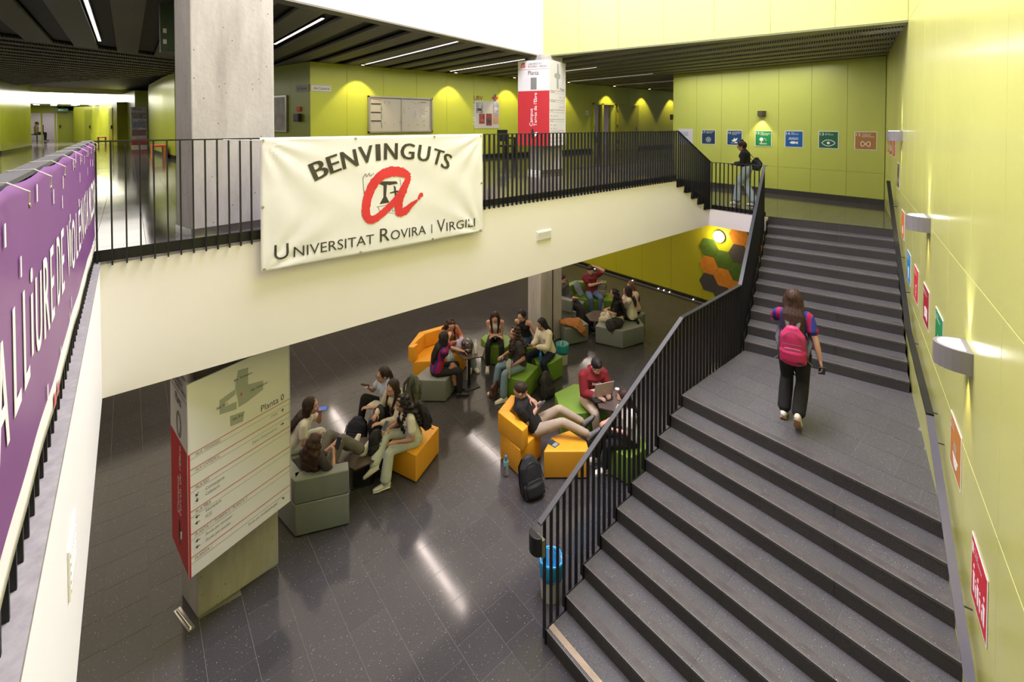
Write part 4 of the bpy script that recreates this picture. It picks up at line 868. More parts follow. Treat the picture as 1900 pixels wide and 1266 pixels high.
def frontlow(t, O, U, W_):
    k = 1.057*.9305; zz = lambda z: .373+.9305*z
    lines(t, O, U, W_, [zz(z) for z in (1.868, 1.70, 1.512, 1.252, 1.008, 0.757)]); lines(t, O, U, W_, [zz(z) for z in (1.81, 1.64, 1.455, 1.19, .945, .69)], M_GREYI, 0.002)
    P_ = lambda s_, u0, u1, z, h=0.034, m=M_GREYI: txt(s_, O+U*(u0*k)+Z*zz(z), U, Z, h*.93, m, t, wid=(u1-u0)*k)
    P_('Planta 0', .75, 1.03, 1.90, .075, M_INKB); P_('CRAI', .865, .945, 1.755); P_('ALA TENASSES', .067, .308, 1.822); P_('ALA CATEDRAL', .065, .306, 1.655); P_("Espai d'exposicions", .65, .942, 1.575)
    P_('ALA RIU', .063, .192, 1.466); P_('Consergeria', .158, .345, 1.385, .036); P_('Cafeteria', .158, .296, 1.325, .036); P_('ALA FIRA', .06, .211, 1.205); P_('Secretària', .156, .312, 1.145, .036); P_('ICE', .155, .217, 1.08, .036)
    P_('PLANTA 1 - PLANTA 2 - PLANTA 3', .057, .581, .962); P_('Accés per ascensor', .153, .426, .885); P_('Accés per escales', .152, .402, .82); P_('PLANTA 1', .054, .213, .705); P_('Accés per escala principal', .59, .933, .635)
    b = MB()
    for u, z, a in ((1.013, 1.77, 90), (1.006, 1.60, 0), (.079, 1.40, 225), (.079, 1.34, 270), (.08, 1.16, 180), (.08, 1.095, 180), (.08, .90, 180), (.08, .833, 180), (1.009, .655, 315)): arrow(b, O, U, u*k, zz(z), a)
    b.build('arrows', M_INKB, t)
    b = MB()
    for pts in ([(.50, 2.53), (.61, 2.51), (.605, 2.30), (.487, 2.22), (.465, 2.35)], [(.605, 2.31), (.778, 2.27), (.777, 2.16), (.597, 2.11), (.50, 2.10), (.49, 2.22)], [(.306, 2.29), (.466, 2.33), (.47, 2.27), (.36, 2.23), (.36, 2.19), (.48, 2.18), (.48, 2.09), (.305, 2.13)], [(.41, 2.05), (.565, 2.02), (.546, 1.91), (.413, 1.93)]):
        pts = [(u*k, zz(z)) for u, z in pts]
        if len(pts) == 8:
            for q in ((0, 1, 2, 3), (0, 3, 4, 7), (4, 5, 6, 7)): poly(b, O, U, Z, [pts[i] for i in q])
        else:
            for i in range(1, len(pts)-1): poly(b, O, U, Z, [pts[0], pts[i], pts[i+1]])
    b.build('floor_plan', M_GREYP, t)
    for s_, u, z in (('Ala Tenasses', .55, 2.42), ('Ala Catedral', .73, 2.21), ('Ala Fira', .33, 2.20), ('Ala Riu', .49, 1.98)): txt(s_, O+U*(u*k)+Z*zz(z), U, Z, .026, M_INKB, t, align='c', th=0.003)
    b = MB(); quad(b, O, U, Z, .52*k, .54*k, zz(2.235), zz(2.25), 0.003); quad(b, O, U, Z, .526*k, .533*k, zz(2.215), zz(2.235), 0.003); b.build('here_mark', M_PRINTR, t)
def sidetxt(t, O, U, Lw, z0, z1, zr, num, k=1.0):
    lines(t, O, U, Lw, (z1-0.215*k,))
    emblem(t, O+U*(Lw*.10)+Z*(z1-0.165*k), U, Z, 0.19*k)
    txt('UNIVERSITAT', O+U*(Lw*.33)+Z*(z1-.11*k), U, Z, .05*k, M_INK, t, wid=Lw*.44); txt('ROVIRA I VIRGILI', O+U*(Lw*.33)+Z*(z1-.175*k), U, Z, .05*k, M_INK, t, wid=Lw*.60)
    txt('Planta', O+U*(Lw*.5)+Z*(z1-.35*k), U, Z, .10*k, M_INKB, t, wid=Lw*.33, align='c')
    for dx in (0, .014): txt(num, O+U*(Lw*.5+dx)+Z*(zr+0.03), U, Z, .29*k, M_GREYI, t, wid=Lw*(.17 if num == '1' else .28), align='c', th=0.001+dx*.02)
    txt('Campus', O+U*(Lw*.48)+Z*(zr-.85*k), Z, -U, .085*k, M_WI, t, wid=.42*k)
    txt("Terres de l'Ebre", O+U*(Lw*.61)+Z*(zr-.85*k), Z, -U, .085*k, M_WI, t, wid=.80*k)
    b = MB(); poly(b, O, U, Z, [(Lw*.44, zr-.92*k), (Lw*.50, zr-.92*k), (Lw*.53, zr-1.05*k), (Lw*.50, zr-1.20*k), (Lw*.44, zr-1.12*k)]); b.build('printed_mark', M_INKB, t)
    b = MB(); poly(b, O, U, Z, [(Lw*.53, zr-1.02*k), (Lw*.62, zr-.99*k), (Lw*.62, zr-1.06*k), (Lw*.53, zr-1.12*k)]); b.build('printed_mark', M_WI, t)
signbox('directory_sign', 'big white directory sign wrapped round the near column, headed Planta 0, red side', (.4137, 5.441), (1.4395, 5.82), (.319, 6.131), .88, 2.811, 2.113, frontlow, lambda t, O, U, W_: sidetxt(t, O, U, W_, .88, 2.811, 2.113, '0', .93))
def frontup(t, O, U, W_):
    zz = lambda z: 5.366+(z-5.366)*.9738; k = .9738
    lines(t, O, U, W_, [zz(z) for z in (6.165, 5.94, 5.70, 5.47, 5.19, 5.02, 4.93)]); lines(t, O, U, W_, [zz(z) for z in (6.11, 5.89, 5.64, 5.42)], M_GREYI, 0.002)
    b = MB(); pts = [(.42, 6.85), (.50, 6.83), (.52, 6.62), (.60, 6.58), (.60, 6.50), (.50, 6.46), (.50, 6.22), (.40, 6.24), (.40, 6.47), (.27, 6.51), (.27, 6.58), (.42, 6.62)]
    pts = [(u*k, zz(z)-.01) for u, z in pts]
    for i in range(len(pts)): poly(b, O, U, Z, [(.46*k, zz(6.54)-.01), pts[i], pts[(i+1) % len(pts)]])
    b.build('floor_plan', M_GREYP, t)
    txt('Planta 1', O+U*.58+Z*zz(6.19), U, Z, .06, M_INKB, t, wid=.25)
    for s_, u, z, w_ in (('ALA TENASSES', .06, 6.12, .22), ('Aules 1.1 a 1.7', .55, 6.0, .2), ('ALA CATEDRAL', .06, 5.89, .25), ('Aules 1.8 a 1.12', .55, 5.76, .2), ('ALA RIU', .06, 5.66, .12), ('Aules 1.13 a 1.20', .2, 5.54, .25), ('ALA FIRA', .06, 5.42, .13), ('Despatxos', .2, 5.32, .2), ('Sala 1.21 a 1.25', .2, 5.23, .2), ('PLANTA 0 - PLANTA 2 - PLANTA 3', .06, 5.13, .5)):
        txt(s_, O+U*(u*k)+Z*zz(z), U, Z, .03, M_GREYI, t, wid=w_*k)
    b = MB()
    for u, z, a in ((.83, 6.02, 90), (.83, 5.78, 90), (.1, 5.56, 180), (.1, 5.34, 180), (.1, 5.25, 180)): arrow(b, O, U, u*k, zz(z), a)
    b.build('arrows', M_INKB, t)
signbox('directory_sign', 'red and white directory sign on the far column of the first floor, marked Planta 1', (7.48, 7.61), (8.314, 7.90), (7.162, 8.357), 4.843, 6.85, 6.135, frontup, lambda t, O, U, W_: sidetxt(t, O, U, W_, 4.843, 6.85, 6.135, '1', .97))

# ------------------------------------------------------------------ posters of the goals
def poster(p, U, N, col, num, rows, icon, label, w_=0.46, group=None):
    p, U = Vector(p), Vector(U); V_ = Z
    t = thing('poster', label, 'poster', tuple(p), group)
    b = MB(); b.obox(p, U*w_, Z*w_, N*0.003); b.build('white_border', M_WI, t)
    O = p+N*0.0032; b = MB(); b.obox(O+U*.015+Z*.015, U*(w_-.03), Z*(w_-.03), N*0.001); b.build('coloured_field', mat('poster_%02d%02d%02d' % tuple(int(c*99) for c in col), col, 0.5), t)
    O = O+N*0.0012
    txt(num, O+U*.035+Z*.345, U, Z, .075, M_WI, t, wid=.045*len(num))
    for i, r in enumerate(rows): txt(r, O+U*(.055+.05*len(num))+Z*(.39-.035*i), U, Z, .026, M_WI, t, wid=min(.30, .021*len(r)))
    icon(O, U, t); return t
def ic(pl, lin=()):
    def f(O, U, t):
        b = MB()
        for pts in pl:
            n = len(pts); c = (sum(q[0] for q in pts)/n, sum(q[1] for q in pts)/n)
            for i in range(n): poly(b, O, U, Z, [c, pts[i], pts[(i+1) % n]], th=0.0008)
        if pl: b.build('pictogram', M_WI, t)
        for pts, w_ in lin: stroke(t, O, U, Z, pts, w_, M_WI, 'pictogram', off=0.0012)
    return f
circ = lambda cx, cy, r, n=14, a0=0, a1=2*PI: [(cx+r*math.cos(a0+(a1-a0)*k/n), cy+r*math.sin(a0+(a1-a0)*k/n)) for k in range(n+1)]
ell = lambda cx, cy, rx, ry, n=18: [(cx+rx*math.cos(2*PI*k/n), cy+ry*math.sin(2*PI*k/n)) for k in range(n+1)]
inf = [(.23+.095*math.sin(t_)*1.0, .15+.06*math.sin(2*t_)) for t_ in [2*PI*k/20 for k in range(21)]]
fish = [(.12, .13), (.17, .165), (.23, .17), (.28, .15), (.33, .17), (.33, .09), (.28, .115), (.23, .095), (.17, .10)]
N_ = Vector((-1, 0, 0)); UY = Vector((0, -1, 0)); gr = None
poster((14.226, 3.405, 4.71), UY, N_, (0.42, 0.19, 0.05), '12', ['PRODUCCIÓ', 'I CONSUM', 'RESPONSABLES'], ic([], [(inf, .016)]), 'bronze poster number 12 with an infinity sign on the back wall')
poster((14.226, 4.205, 4.71), UY, N_, (0.012, 0.12, 0.06), '13', ['ACCIÓ', 'PEL CLIMA'], ic([circ(.23, .15, .035)], [([(.08, .15), (.15, .21), (.23, .23), (.31, .21), (.38, .15), (.31, .09), (.23, .07), (.15, .09), (.08, .15)], .016)]), 'dark green poster number 13 with an eye on the back wall')
poster((14.226, 5.025, 4.71), UY, N_, (0.005, 0.10, 0.36), '14', ['VIDA', 'SUBMARINA'], ic([fish], [([(.1, .25), (.14, .27), (.18, .25), (.22, .27), (.26, .25), (.30, .27), (.34, .25)], .012), ([(.1, .215), (.14, .235), (.18, .215), (.22, .235), (.26, .215), (.30, .235), (.34, .215)], .012)]), 'blue poster number 14 with a fish and waves on the back wall')
poster((14.226, 5.83, 4.71), UY, N_, (0.01, 0.24, 0.075), '15', ['VIDA', "D'ECOSISTEMES", 'TERRESTRES'], ic([circ(.18, .20, .055), [(.17, .09), (.19, .09), (.19, .16), (.17, .16)], [(.13, .06), (.33, .06), (.33, .075), (.13, .075)]], [([(.25, .22), (.30, .225)], .01), ([(.27, .18), (.33, .185)], .01), ([(.13, .09), (.33, .09)], .006)]), 'bright green poster number 15 with a tree below the bronze wall lamp')
poster((14.226, 6.66, 4.71), UY, N_, (0.004, 0.055, 0.17), '16', ['PAU, JUSTÍCIA I', 'INSTITUCIONS', 'SÒLIDES'], ic([[(.14, .14), (.20, .17), (.22, .23), (.26, .19), (.33, .23), (.30, .15), (.25, .11), (.18, .11)], [(.24, .06), (.32, .06), (.32, .10), (.24, .10)]], [([(.12, .07), (.23, .07)], .01)]), 'navy poster number 16 with a dove left of the green tree poster')
poster((14.226, 7.48, 4.71), UY, N_, (0.006, 0.035, 0.09), '17', ['ALIANÇA PELS', 'OBJECTIUS'], ic([], [(circ(.23+.042*math.cos(a), .15+.042*math.sin(a), .042), .008) for a in [PI/2+2*PI*k/5 for k in range(5)]]), 'dark navy poster number 17 with five linked rings, leftmost of the coloured ones')
t = thing('poster', 'pale lilac poster with blue lettering at the left end of the back wall', 'poster', (14.226, 8.28, 4.71))
MB().obox((14.226, 8.30, 4.66), UY*.52, Z*.54, N_*.003).build('sheet', mat('lilac_paper', (.62, .62, .70), .5), t)
for i, r in enumerate(('OBJECTIUS DE', 'DESENVOLUPAMENT', 'SOSTENIBLE')): txt(r, Vector((14.222, 8.28, 5.06-.045*i)), UY, Z, .032, mat('blue_ink', (.03, .12, .38), .5), t, wid=.34)
fam = [(.10+.09*i+dx, y) for i in range(3) for dx, y in ()]
def person_ic(x, s=1.0): return [[(x-.018*s, .08), (x+.018*s, .08), (x+.026*s, .20*s+.02), (x-.026*s, .20*s+.02)], circ(x, .22*s+.045, .016*s)]
icons = dict(p1=ic(sum([person_ic(x, s) for x, s in ((.09, 1), (.15, .7), (.21, .95), (.27, .75), (.33, .6), (.38, 1))], [])), p2=ic([[(.12, .16), (.34, .16), (.30, .09), (.26, .07), (.20, .07), (.16, .09)]], [([(.19, .19), (.175, .22), (.19, .25), (.18, .28)], .010), ([(.23, .19), (.215, .22), (.23, .25), (.22, .28)], .010), ([(.27, .19), (.255, .22), (.27, .25), (.26, .28)], .010)]),
             p3=ic([], [([(.08, .14), (.16, .14), (.19, .22), (.23, .07), (.26, .16), (.34, .15)], .014)]), p4=ic([[(.12, .08), (.22, .10), (.22, .22), (.12, .20)], [(.23, .10), (.33, .08), (.33, .20), (.23, .22)]], [([(.36, .08), (.36, .24)], .014)]), p5=ic([], [(circ(.23, .17, .05), .016), ([(.23, .12), (.23, .06)], .016), ([(.20, .09), (.26, .09)], .014), ([(.265, .205), (.31, .25)], .014)]),
             p6=ic([[(.17, .07), (.29, .07), (.31, .24), (.15, .24)]], []), p7=ic([circ(.23, .15, .04)], [([(.23+.055*math.cos(a), .15+.055*math.sin(a)), (.23+.085*math.cos(a), .15+.085*math.sin(a))], .012) for a in [PI*k/4 for k in range(8)]]), p9=ic([[(.15, .08), (.31, .08), (.31, .17), (.23, .22), (.15, .17)]], []))
for s_, z_, col, num, rows, icn, lab in ((-.26, 1.91, (.55, .012, .03), '1', ['FI DE', 'LA POBRESA'], 'p1', 'red poster number 1 with a row of people, lowest on the lime wall'),
        (.63, 2.36, (.50, .20, .03), '2', ['FAM', 'ZERO'], 'p2', 'ochre poster number 2 with a steaming bowl on the lime wall'), (1.57, 2.99, (.012, .24, .07), '3', ['SALUT', 'I BENESTAR'], 'p3', 'green poster number 3 half behind the nearest wall lamp'),
        (2.49, 2.99, (.36, .006, .025), '4', ['EDUCACIÓ', 'DE QUALITAT'], 'p4', 'dark red poster number 4 with a book, between green and red posters'), (3.43, 2.98, (.72, .03, .04), '5', ['IGUALTAT', 'DE GÈNERE'], 'p5', 'bright red poster number 5 beside the blue poster'),
        (4.33, 2.98, (.005, .26, .60), '6', ['AIGUA NETA', 'I SANEJAMENT'], 'p6', 'light blue poster number 6 left of the middle wall lamp'), (5.28, 3.46, (.80, .17, .02), '9', ['INDÚSTRIA,', 'INNOVACIÓ'], 'p9', 'orange poster just above the handrail on the lime wall'),
        (6.22, 4.19, (.10, .065, .02), '7', ['ENERGIA', 'NETA'], 'p7', 'dark olive poster under the farthest wall lamp'), (7.2, 4.70, (.70, .05, .03), '10', ['REDUCCIÓ'], 'p5', 'small red poster behind the farthest wall lamp, nearest of three'), (8.0, 4.70, (.45, .03, .05), '8', ['TREBALL'], 'p1', 'small dark red poster behind the farthest wall lamp, middle of three'), (8.8, 4.70, (.66, .16, .03), '11', ['CIUTATS'], 'p9', 'small orange poster nearest the back corner of the lime wall')):
    poster(WP(s_, z_, 0.002), -Wd, Wn, col, num, rows, icons[icn], lab)

# ------------------------------------------------------------------ notices on the gallery wall
GU = Vector((1, 0, 0)); GN = Vector((0, -1, 0)); gy = 12.995
nb = thing('notice_board', 'wide white notice board with an aluminium frame and glass doors on the lime wall', 'notice board', (6.4, gy, 5.1))
MB().box(5.40, 7.48, 12.985, 13.0, 5.12, 6.14).build('back', mat('board_white', (.52, .48, .42), .5), nb)
for a in ((5.37, 7.51, 12.94, 13.0, 5.09, 5.14), (5.37, 7.51, 12.94, 13.0, 6.13, 6.18), (5.37, 5.42, 12.94, 13.0, 5.09, 6.18), (7.46, 7.51, 12.94, 13.0, 5.09, 6.18), (6.42, 6.44, 12.955, 12.97, 5.13, 6.14)): MB().box(*a).build('frame', mat('aluminium', (.45, .43, .40), .35, metal=.8), nb, bevel=.003)
for z in (5.93, 5.68, 5.43): MB().box(5.47, 5.78, 12.975, 12.985, z, z+.03).build('paper_strip', M_INKB, nb); txt('GREEN', Vector((5.77, 12.974, z-.02)), (0, 0, -1), (1, 0, 0), .04, mat('green_ink', (.02, .2, .08), .5), nb, wid=.17)
MB().box(5.46, 5.86, 12.978, 12.985, 6.02, 6.12).build('paper', mat('cream_paper', (.6, .5, .38), .6), nb); txt('GABINET', Vector((5.53, 12.977, 6.05)), GU, Z, .035, M_GREYI, nb, wid=.26)
for x, z, w_, h_ in ((6.83, 5.52, .15, .28), (7.10, 5.56, .18, .33)):
    MB().box(x, x+w_, 12.978, 12.985, z, z+h_).build('paper', mat('paper_white', (.6, .58, .54), .6), nb)
    b = MB()
    for k in range(8): quad(b, Vector((x, 12.977, z)), GU, Z, .02, w_-.02-.03*(k % 3 == 2), h_-.04-.03*k, h_-.03-.03*k)
    b.build('printed_rules', M_GREYI, nb)
txt('RECERCA', Vector((7.07, 12.977, 6.02)), GU, Z, .03, M_INKB, nb, wid=.22)
for k in range(22): MB().ball((5.5+rng.random()*1.9, 12.972, 5.2+rng.random()*.85), .011, 6).build('push_pin', M_INKB if k % 3 else M_RED, nb)
cb = thing('poster_board', 'white CARTELLS panel with small colourful posters on the lime wall', 'poster panel', (9.7, gy, 5.2))
MB().box(9.16, 10.24, 12.985, 13.0, 5.20, 6.16).build('sheet', mat('panel_white', (.56, .53, .52), .5), cb)
for k, (x, z, w_, h_, c, c2) in enumerate(((9.24, 5.73, .28, .37, (.55, .53, .52), (.05, .05, .05)), (9.97, 5.78, .25, .36, (.13, .10, .28), (.6, .6, .7)), (9.36, 5.36, .24, .35, (.05, .03, .03), (.5, .1, .08)), (9.66, 5.30, .25, .42, (.35, .05, .05), (.05, .05, .06)), (9.96, 5.36, .26, .40, (.25, .33, .55), (.6, .3, .1)))):
    MB().box(x, x+w_, 12.978, 12.985, z, z+h_).build('small_poster', mat('smallposter%d' % k, c, .5, col2=c2, nscale=5), cb)
    MB().box(x+.05, x+w_-.05, 12.975, 12.978, z+.08, z+h_*.45).build('printed_block', mat('smallblock%d' % k, c2, .5), cb)
txt('URV', Vector((9.14, 12.99, 6.18)), GU, Z, .15, mat('maroon', (.25, .03, .05), .5), cb, wid=.38); txt('CARTELLS', Vector((9.20, 12.985, 5.32)), Z, -GU, .10, M_WI, cb, wid=.72)
b = MB(); quad(b, (9.94, 12.99, 6.16), GU, Z, .08, .16, 0, .24, .01); b.build('cross_emblem', mat('emblem_blue', (.03, .16, .4), .5), cb); b = MB(); quad(b, (9.94, 12.99, 6.16), GU, Z, 0, .24, .08, .16, .012); b.build('cross_emblem', M_RED, cb)
pt_ = thing('wing_plate', 'white plate reading Ala Catedral at the corner of the lime wall', 'sign', (4.0, gy, 6.3))
MB().box(3.80, 4.33, 12.98, 13.0, 6.24, 6.42).build('plate', M_SIGN, pt_); txt('Ala Catedral', Vector((3.86, 12.979, 6.29)), GU, Z, .07, M_INKB, pt_, wid=.42); lines(pt_, Vector((3.80, 12.979, 0)), GU, .53, (6.41,))
pt_ = thing('wing_plate', 'shaded plate reading Ala Tenasses on the side of the lime wall corner', 'sign', (3.68, 13.4, 6.3))
e = pe+pnn*0.012; MB().obox(e+pd*.05+Z*6.24, pd*.62, pnn*.012, Z*.18).build('plate', mat('plate_white_shaded', (.35, .34, .30), .5), pt_); txt('Ala Tenasses', e+pd*.60+pnn*.013+Z*6.29, -pd, Z, .07, M_INKB, pt_, wid=.48)  # white plate greyed, the shade on this side painted in
nb2 = thing('notice_board', 'small framed map board on the dark side of the lime wall corner', 'notice board', (3.4, 14.4, 5.1))
MB().obox(e+pd*1.15+Z*5.12, pd*1.0, pnn*.05, Z*1.05).build('frame', mat('aluminium', (.45, .43, .40), .35, metal=.8), nb2, bevel=.004); MB().obox(e+pd*1.2+pnn*.05+Z*5.17, pd*.9, pnn*.004, Z*.95).build('map_sheet', mat('map_sheet', (.42, .40, .37), .5, col2=(.25, .2, .15), nscale=3), nb2)
fa = thing('fire_call_point', 'red fire call point with a black hose valve on the lime wall corner', 'fire alarm', (3.62, 13.6, 5.5))
MB().obox(e+pd*.45+Z*5.70, pd*.16, pnn*.04, Z*.13).build('red_box', M_PRINTR, fa, bevel=.005); MB().obox(e+pd*.40+Z*5.42, pd*.24, pnn*.12, Z*.22).build('valve_box', M_BLACK, fa, bevel=.02)
# dark green cabinet hanging at the ceiling left of the column
gc = thing('roller_case', 'dark green metal case hanging from the ceiling beside the concrete column', 'metal case', (.42, 8.0, 6.4))
MB().box(.36, .58, 8.0, 8.25, 6.37, 7.03).build('case', mat('dark_green_metal', (.035, .06, .04), .4), gc, bevel=.008)
for z in (6.47, 6.62): MB().box(.39, .43, 7.985, 8.0, z, z+.06).build('switch', M_SIGN, gc)
# roll-up display, benches in the far corridor
ru = thing('rollup_display', 'tall roll-up display with pictures and a red foot in the far corridor', 'display', (.45, 29.8, F1))
MB().box(.14, .75, 29.8, 29.82, F1+.12, 6.18).build('printed_sheet', mat('rollup_print', (.60, .56, .53), .5, col2=(.28, .25, .26), nscale=4, ndist=1.0), ru)
MB().box(.14, .75, 29.79, 29.80, F1+.14, F1+.42).build('red_strip', M_RED, ru); MB().box(.12, .77, 29.72, 29.92, F1, F1+.1).build('foot', M_STEEL, ru, bevel=.01)
for k, z in enumerate((4.75, 5.15, 5.6)): MB().box(.17, .72, 29.785, 29.79, z, z+.3).build('printed_picture', mat('rollup_pic%d' % k, ((.30, .12, .10), (.28, .33, .42), (.33, .31, .28))[k], .5, col2=(.12, .10, .10), nscale=9), ru)
txt('UNIVERSITAT', Vector((.20, 29.78, 6.05)), GU, Z, .05, M_INKB, ru, wid=.4)
def bench(label, x0, x1, y0, y1, cx=(.55, .16, .03)):
    t = thing('bench', label, 'bench', ((x0+x1)/2, (y0+y1)/2, F1))
    MB().box(x0, x1, y0, y1, F1+.40, F1+.46).build('seat', mat('bench_red', (.55, .05, .03), .4), t, bevel=.01)
    for a in (x0, x1-.06): MB().box(a, a+.06, y0, y1, F1, F1+.40).build('side_panel', mat('bench_orange', cx, .4), t)
    return t
bench('low red and orange bench beside the lime corner, nearer one', .62, 1.0, 19.9, 20.9); bench('low red bench deep in the far corridor', -1.32, -.95, 34.9, 35.7)
# dark furniture behind the far end of the railing
tb = thing('table', 'low black table against the lime wall behind the railing', 'table', (11.0, 12.4, F1))
MB().box(10.3, 12.1, 12.2, 12.8, F1+.68, F1+.73).build('tabletop', M_BLACK, tb, bevel=.004)
for x in (10.35, 12.0): 
    for y in (12.25, 12.72): MB().box(x, x+.05, y, y+.05, F1, F1+.68).build('leg', M_BLACK, tb)
ch = thing('chair', 'black office chair beside the low table at the lime wall', 'chair', (9.95, 12.2, F1))
MB().box(9.72, 10.18, 12.0, 12.45, F1+.42, F1+.48).build('seat', M_BLACK, ch, bevel=.02); MB().box(9.74, 10.16, 12.40, 12.47, F1+.6, F1+1.0).build('backrest', M_BLACK, ch, bevel=.02)
for sx in (9.75, 10.13):
    MB().tube([(sx, 12.05, F1), (sx, 12.05, F1+.42)], .012).build('leg', M_BLACK, ch); MB().tube([(sx, 12.45, F1), (sx, 12.44, F1+.98)], .012).build('leg', M_BLACK, ch)
dp = thing('door_plate', 'small white room plate left of the office doorway', 'sign', (15.0, 12.99, 5.8)); MB().box(14.9, 15.1, 12.97, 12.99, 5.72, 5.92).build('plate', M_SIGN, dp, bevel=.004); txt('1.21', Vector((14.93, 12.968, 5.80)), GU, Z, .05, M_INKB, dp)
hg = thing('door_closer', 'black wall device at the end of the gallery beside the back wall', 'device', (14.2, 8.52, 5.6)); MB().box(14.12, 14.24, 8.492, 8.56, 5.5, 5.68).build('body', M_BLACK, hg, bevel=.02)
# ------------------------------------------------------------------ lounge furniture
def leather(name, col): return mat(name, col, 0.42, noise=0.05, nscale=3, bump=0.06, bscale=220)
L_GREY = leather('grey_leatherette', (0.19, 0.205, 0.195)); L_YEL = leather('yellow_leatherette', (0.80, 0.37, 0.022)); L_GRN = leather('green_leatherette', (0.15, 0.27, 0.028))
def pouf(name, label, polyg, m, group='faceted poufs of the lounge', h=.43, cat='pouf', z0=.02):
    c = (sum(p[0] for p in polyg)/len(polyg), sum(p[1] for p in polyg)/len(polyg)); t = thing(name, label, cat, (*c, 0), group)
    MB().prism(polyg, z0, h).build('body', m, t, bevel=.018, seg=3, smooth=True)
    sh = [(c[0]+(p[0]-c[0])*.93, c[1]+(p[1]-c[1])*.93) for p in polyg]; MB().prism(sh, 0, z0+.005).build('plinth', M_PLINTH, t)
    return t
def armchair(name, label, seatpoly, backs, m, group='faceted armchairs of the lounge', cat='armchair'):
    "seat block plus upholstered back segments, each a quad on top of the seat block"
    c = (sum(p[0] for p in seatpoly)/len(seatpoly), sum(p[1] for p in seatpoly)/len(seatpoly)); t = thing(name, label, cat, (*c, 0), group)
    MB().prism(seatpoly, .02, .43).build('base', m, t, bevel=.015, seg=3, smooth=True)
    for q in backs: MB().prism(q[:4], .437, [.75]*4 if len(q) == 4 else q[4]).build('backrest', m, t, bevel=.018, seg=3, smooth=True)
    sh = [(c[0]+(p[0]-c[0])*.93, c[1]+(p[1]-c[1])*.93) for p in seatpoly]; MB().prism(sh, 0, .025).build('plinth', M_PLINTH, t)
    return t
G1 = 'faceted poufs of the lounge'
armchair('armchair', 'grey upholstered armchair seen from behind beside the directory sign', [(1.60, 6.28), (2.21, 6.03), (2.38, 6.62), (1.62, 6.90), (1.50, 6.80)], [[(1.60, 6.28), (2.21, 6.03), (2.26, 6.20), (1.63, 6.46)], [(1.50, 6.80), (1.60, 6.28), (1.72, 6.42), (1.66, 6.84)]], L_GREY)
pouf('pouf', 'yellow pointed pouf under the girl with curly hair and a black backpack', [(3.23, 6.09), (3.83, 6.43), (3.62, 6.90), (3.12, 6.85), (3.0, 6.70)], L_YEL)
pouf('pouf', 'grey pouf under the two girls behind the low dark table', [(3.10, 6.95), (3.50, 6.90), (3.70, 7.40), (3.20, 7.62), (3.02, 7.35)], L_GREY)
pouf('pouf', 'grey pouf under the girl in white beside the directory sign', [(1.55, 7.25), (2.05, 7.15), (2.2, 7.7), (1.7, 7.85)], L_GREY)
armchair('armchair', 'yellow angular armchair with a curved back beyond the table with the helmet', [(4.47, 8.56), (4.95, 8.22), (5.50, 8.24), (5.72, 8.40), (5.55, 8.95), (4.90, 9.06)], [[(4.40, 8.62), (4.47, 8.52), (4.62, 8.60), (4.56, 8.70)], [(4.40, 8.62), (4.54, 8.64), (4.97, 8.93), (4.90, 9.07)], [(4.90, 9.07), (4.97, 8.92), (5.50, 8.88), (5.52, 9.02)]], L_YEL)
pouf('pouf', 'light grey faceted pouf under the girl in the blue and garnet shirt', [(4.63, 7.53), (4.13, 7.97), (4.62, 8.20), (4.95, 8.05), (4.95, 7.72)], L_GREY)
pouf('pouf', 'green pouf under the girl in a white top looking down at her phone', [(6.19, 8.53), (6.38, 8.60), (6.75, 8.25), (6.62, 7.88), (6.32, 7.80), (6.10, 8.12)], L_GRN)
pouf('pouf', 'green pouf under the girl in the black tank top', [(6.62, 7.88), (6.95, 7.98), (7.10, 7.62), (6.80, 7.40), (6.55, 7.52)], L_GRN)
pouf('pouf', 'green pointed pouf under the dark-haired girl in jeans with her back turned', [(5.78, 6.53), (6.36, 6.77), (6.25, 7.12), (5.78, 7.10), (5.62, 6.86)], L_GRN)
pouf('pouf', 'green pouf under the girl in the white sweatshirt', [(7.02, 6.72), (6.98, 7.12), (6.55, 7.16), (6.38, 6.84), (6.62, 6.68)], L_GRN)
armchair('armchair', 'yellow angular armchair holding the boy in black with his feet up', [(4.52, 5.70), (4.49, 5.18), (5.04, 5.30), (5.22, 5.62), (4.88, 5.90)], [[(4.50, 5.74), (4.50, 5.13), (4.645, 5.17), (4.66, 5.66)], [(4.50, 5.74), (4.64, 5.62), (5.04, 5.84), (4.96, 5.96)]], L_YEL)
pouf('pouf', 'yellow pouf under the feet of the boy in black', [(4.75, 4.94), (5.28, 4.50), (5.42, 4.68), (5.40, 5.02), (5.08, 5.10)], L_YEL)
pouf('pouf', 'big green faceted pouf beside the boy in the red hooded sweatshirt', [(5.95, 5.90), (5.60, 5.38), (6.02, 5.10), (6.45, 5.02), (6.70, 5.55), (6.45, 5.88)], L_GRN)
pouf('pouf', 'green pouf half hidden behind the stair railing bars', [(5.58, 4.32), (5.62, 4.02), (6.05, 3.98), (6.25, 4.35), (5.9, 4.6)], L_GRN)
armchair('armchair', 'green angular armchair of the young man in the maroon shirt', [(9.62, 8.95), (9.92, 8.30), (10.40, 7.92), (10.72, 8.25), (10.72, 8.62), (10.05, 9.12)], [[(9.60, 9.10), (9.60, 8.92), (10.02, 8.98), (10.05, 9.16)], [(10.05, 9.16), (10.0, 9.0), (10.60, 8.42), (10.76, 8.54)]], L_GRN)
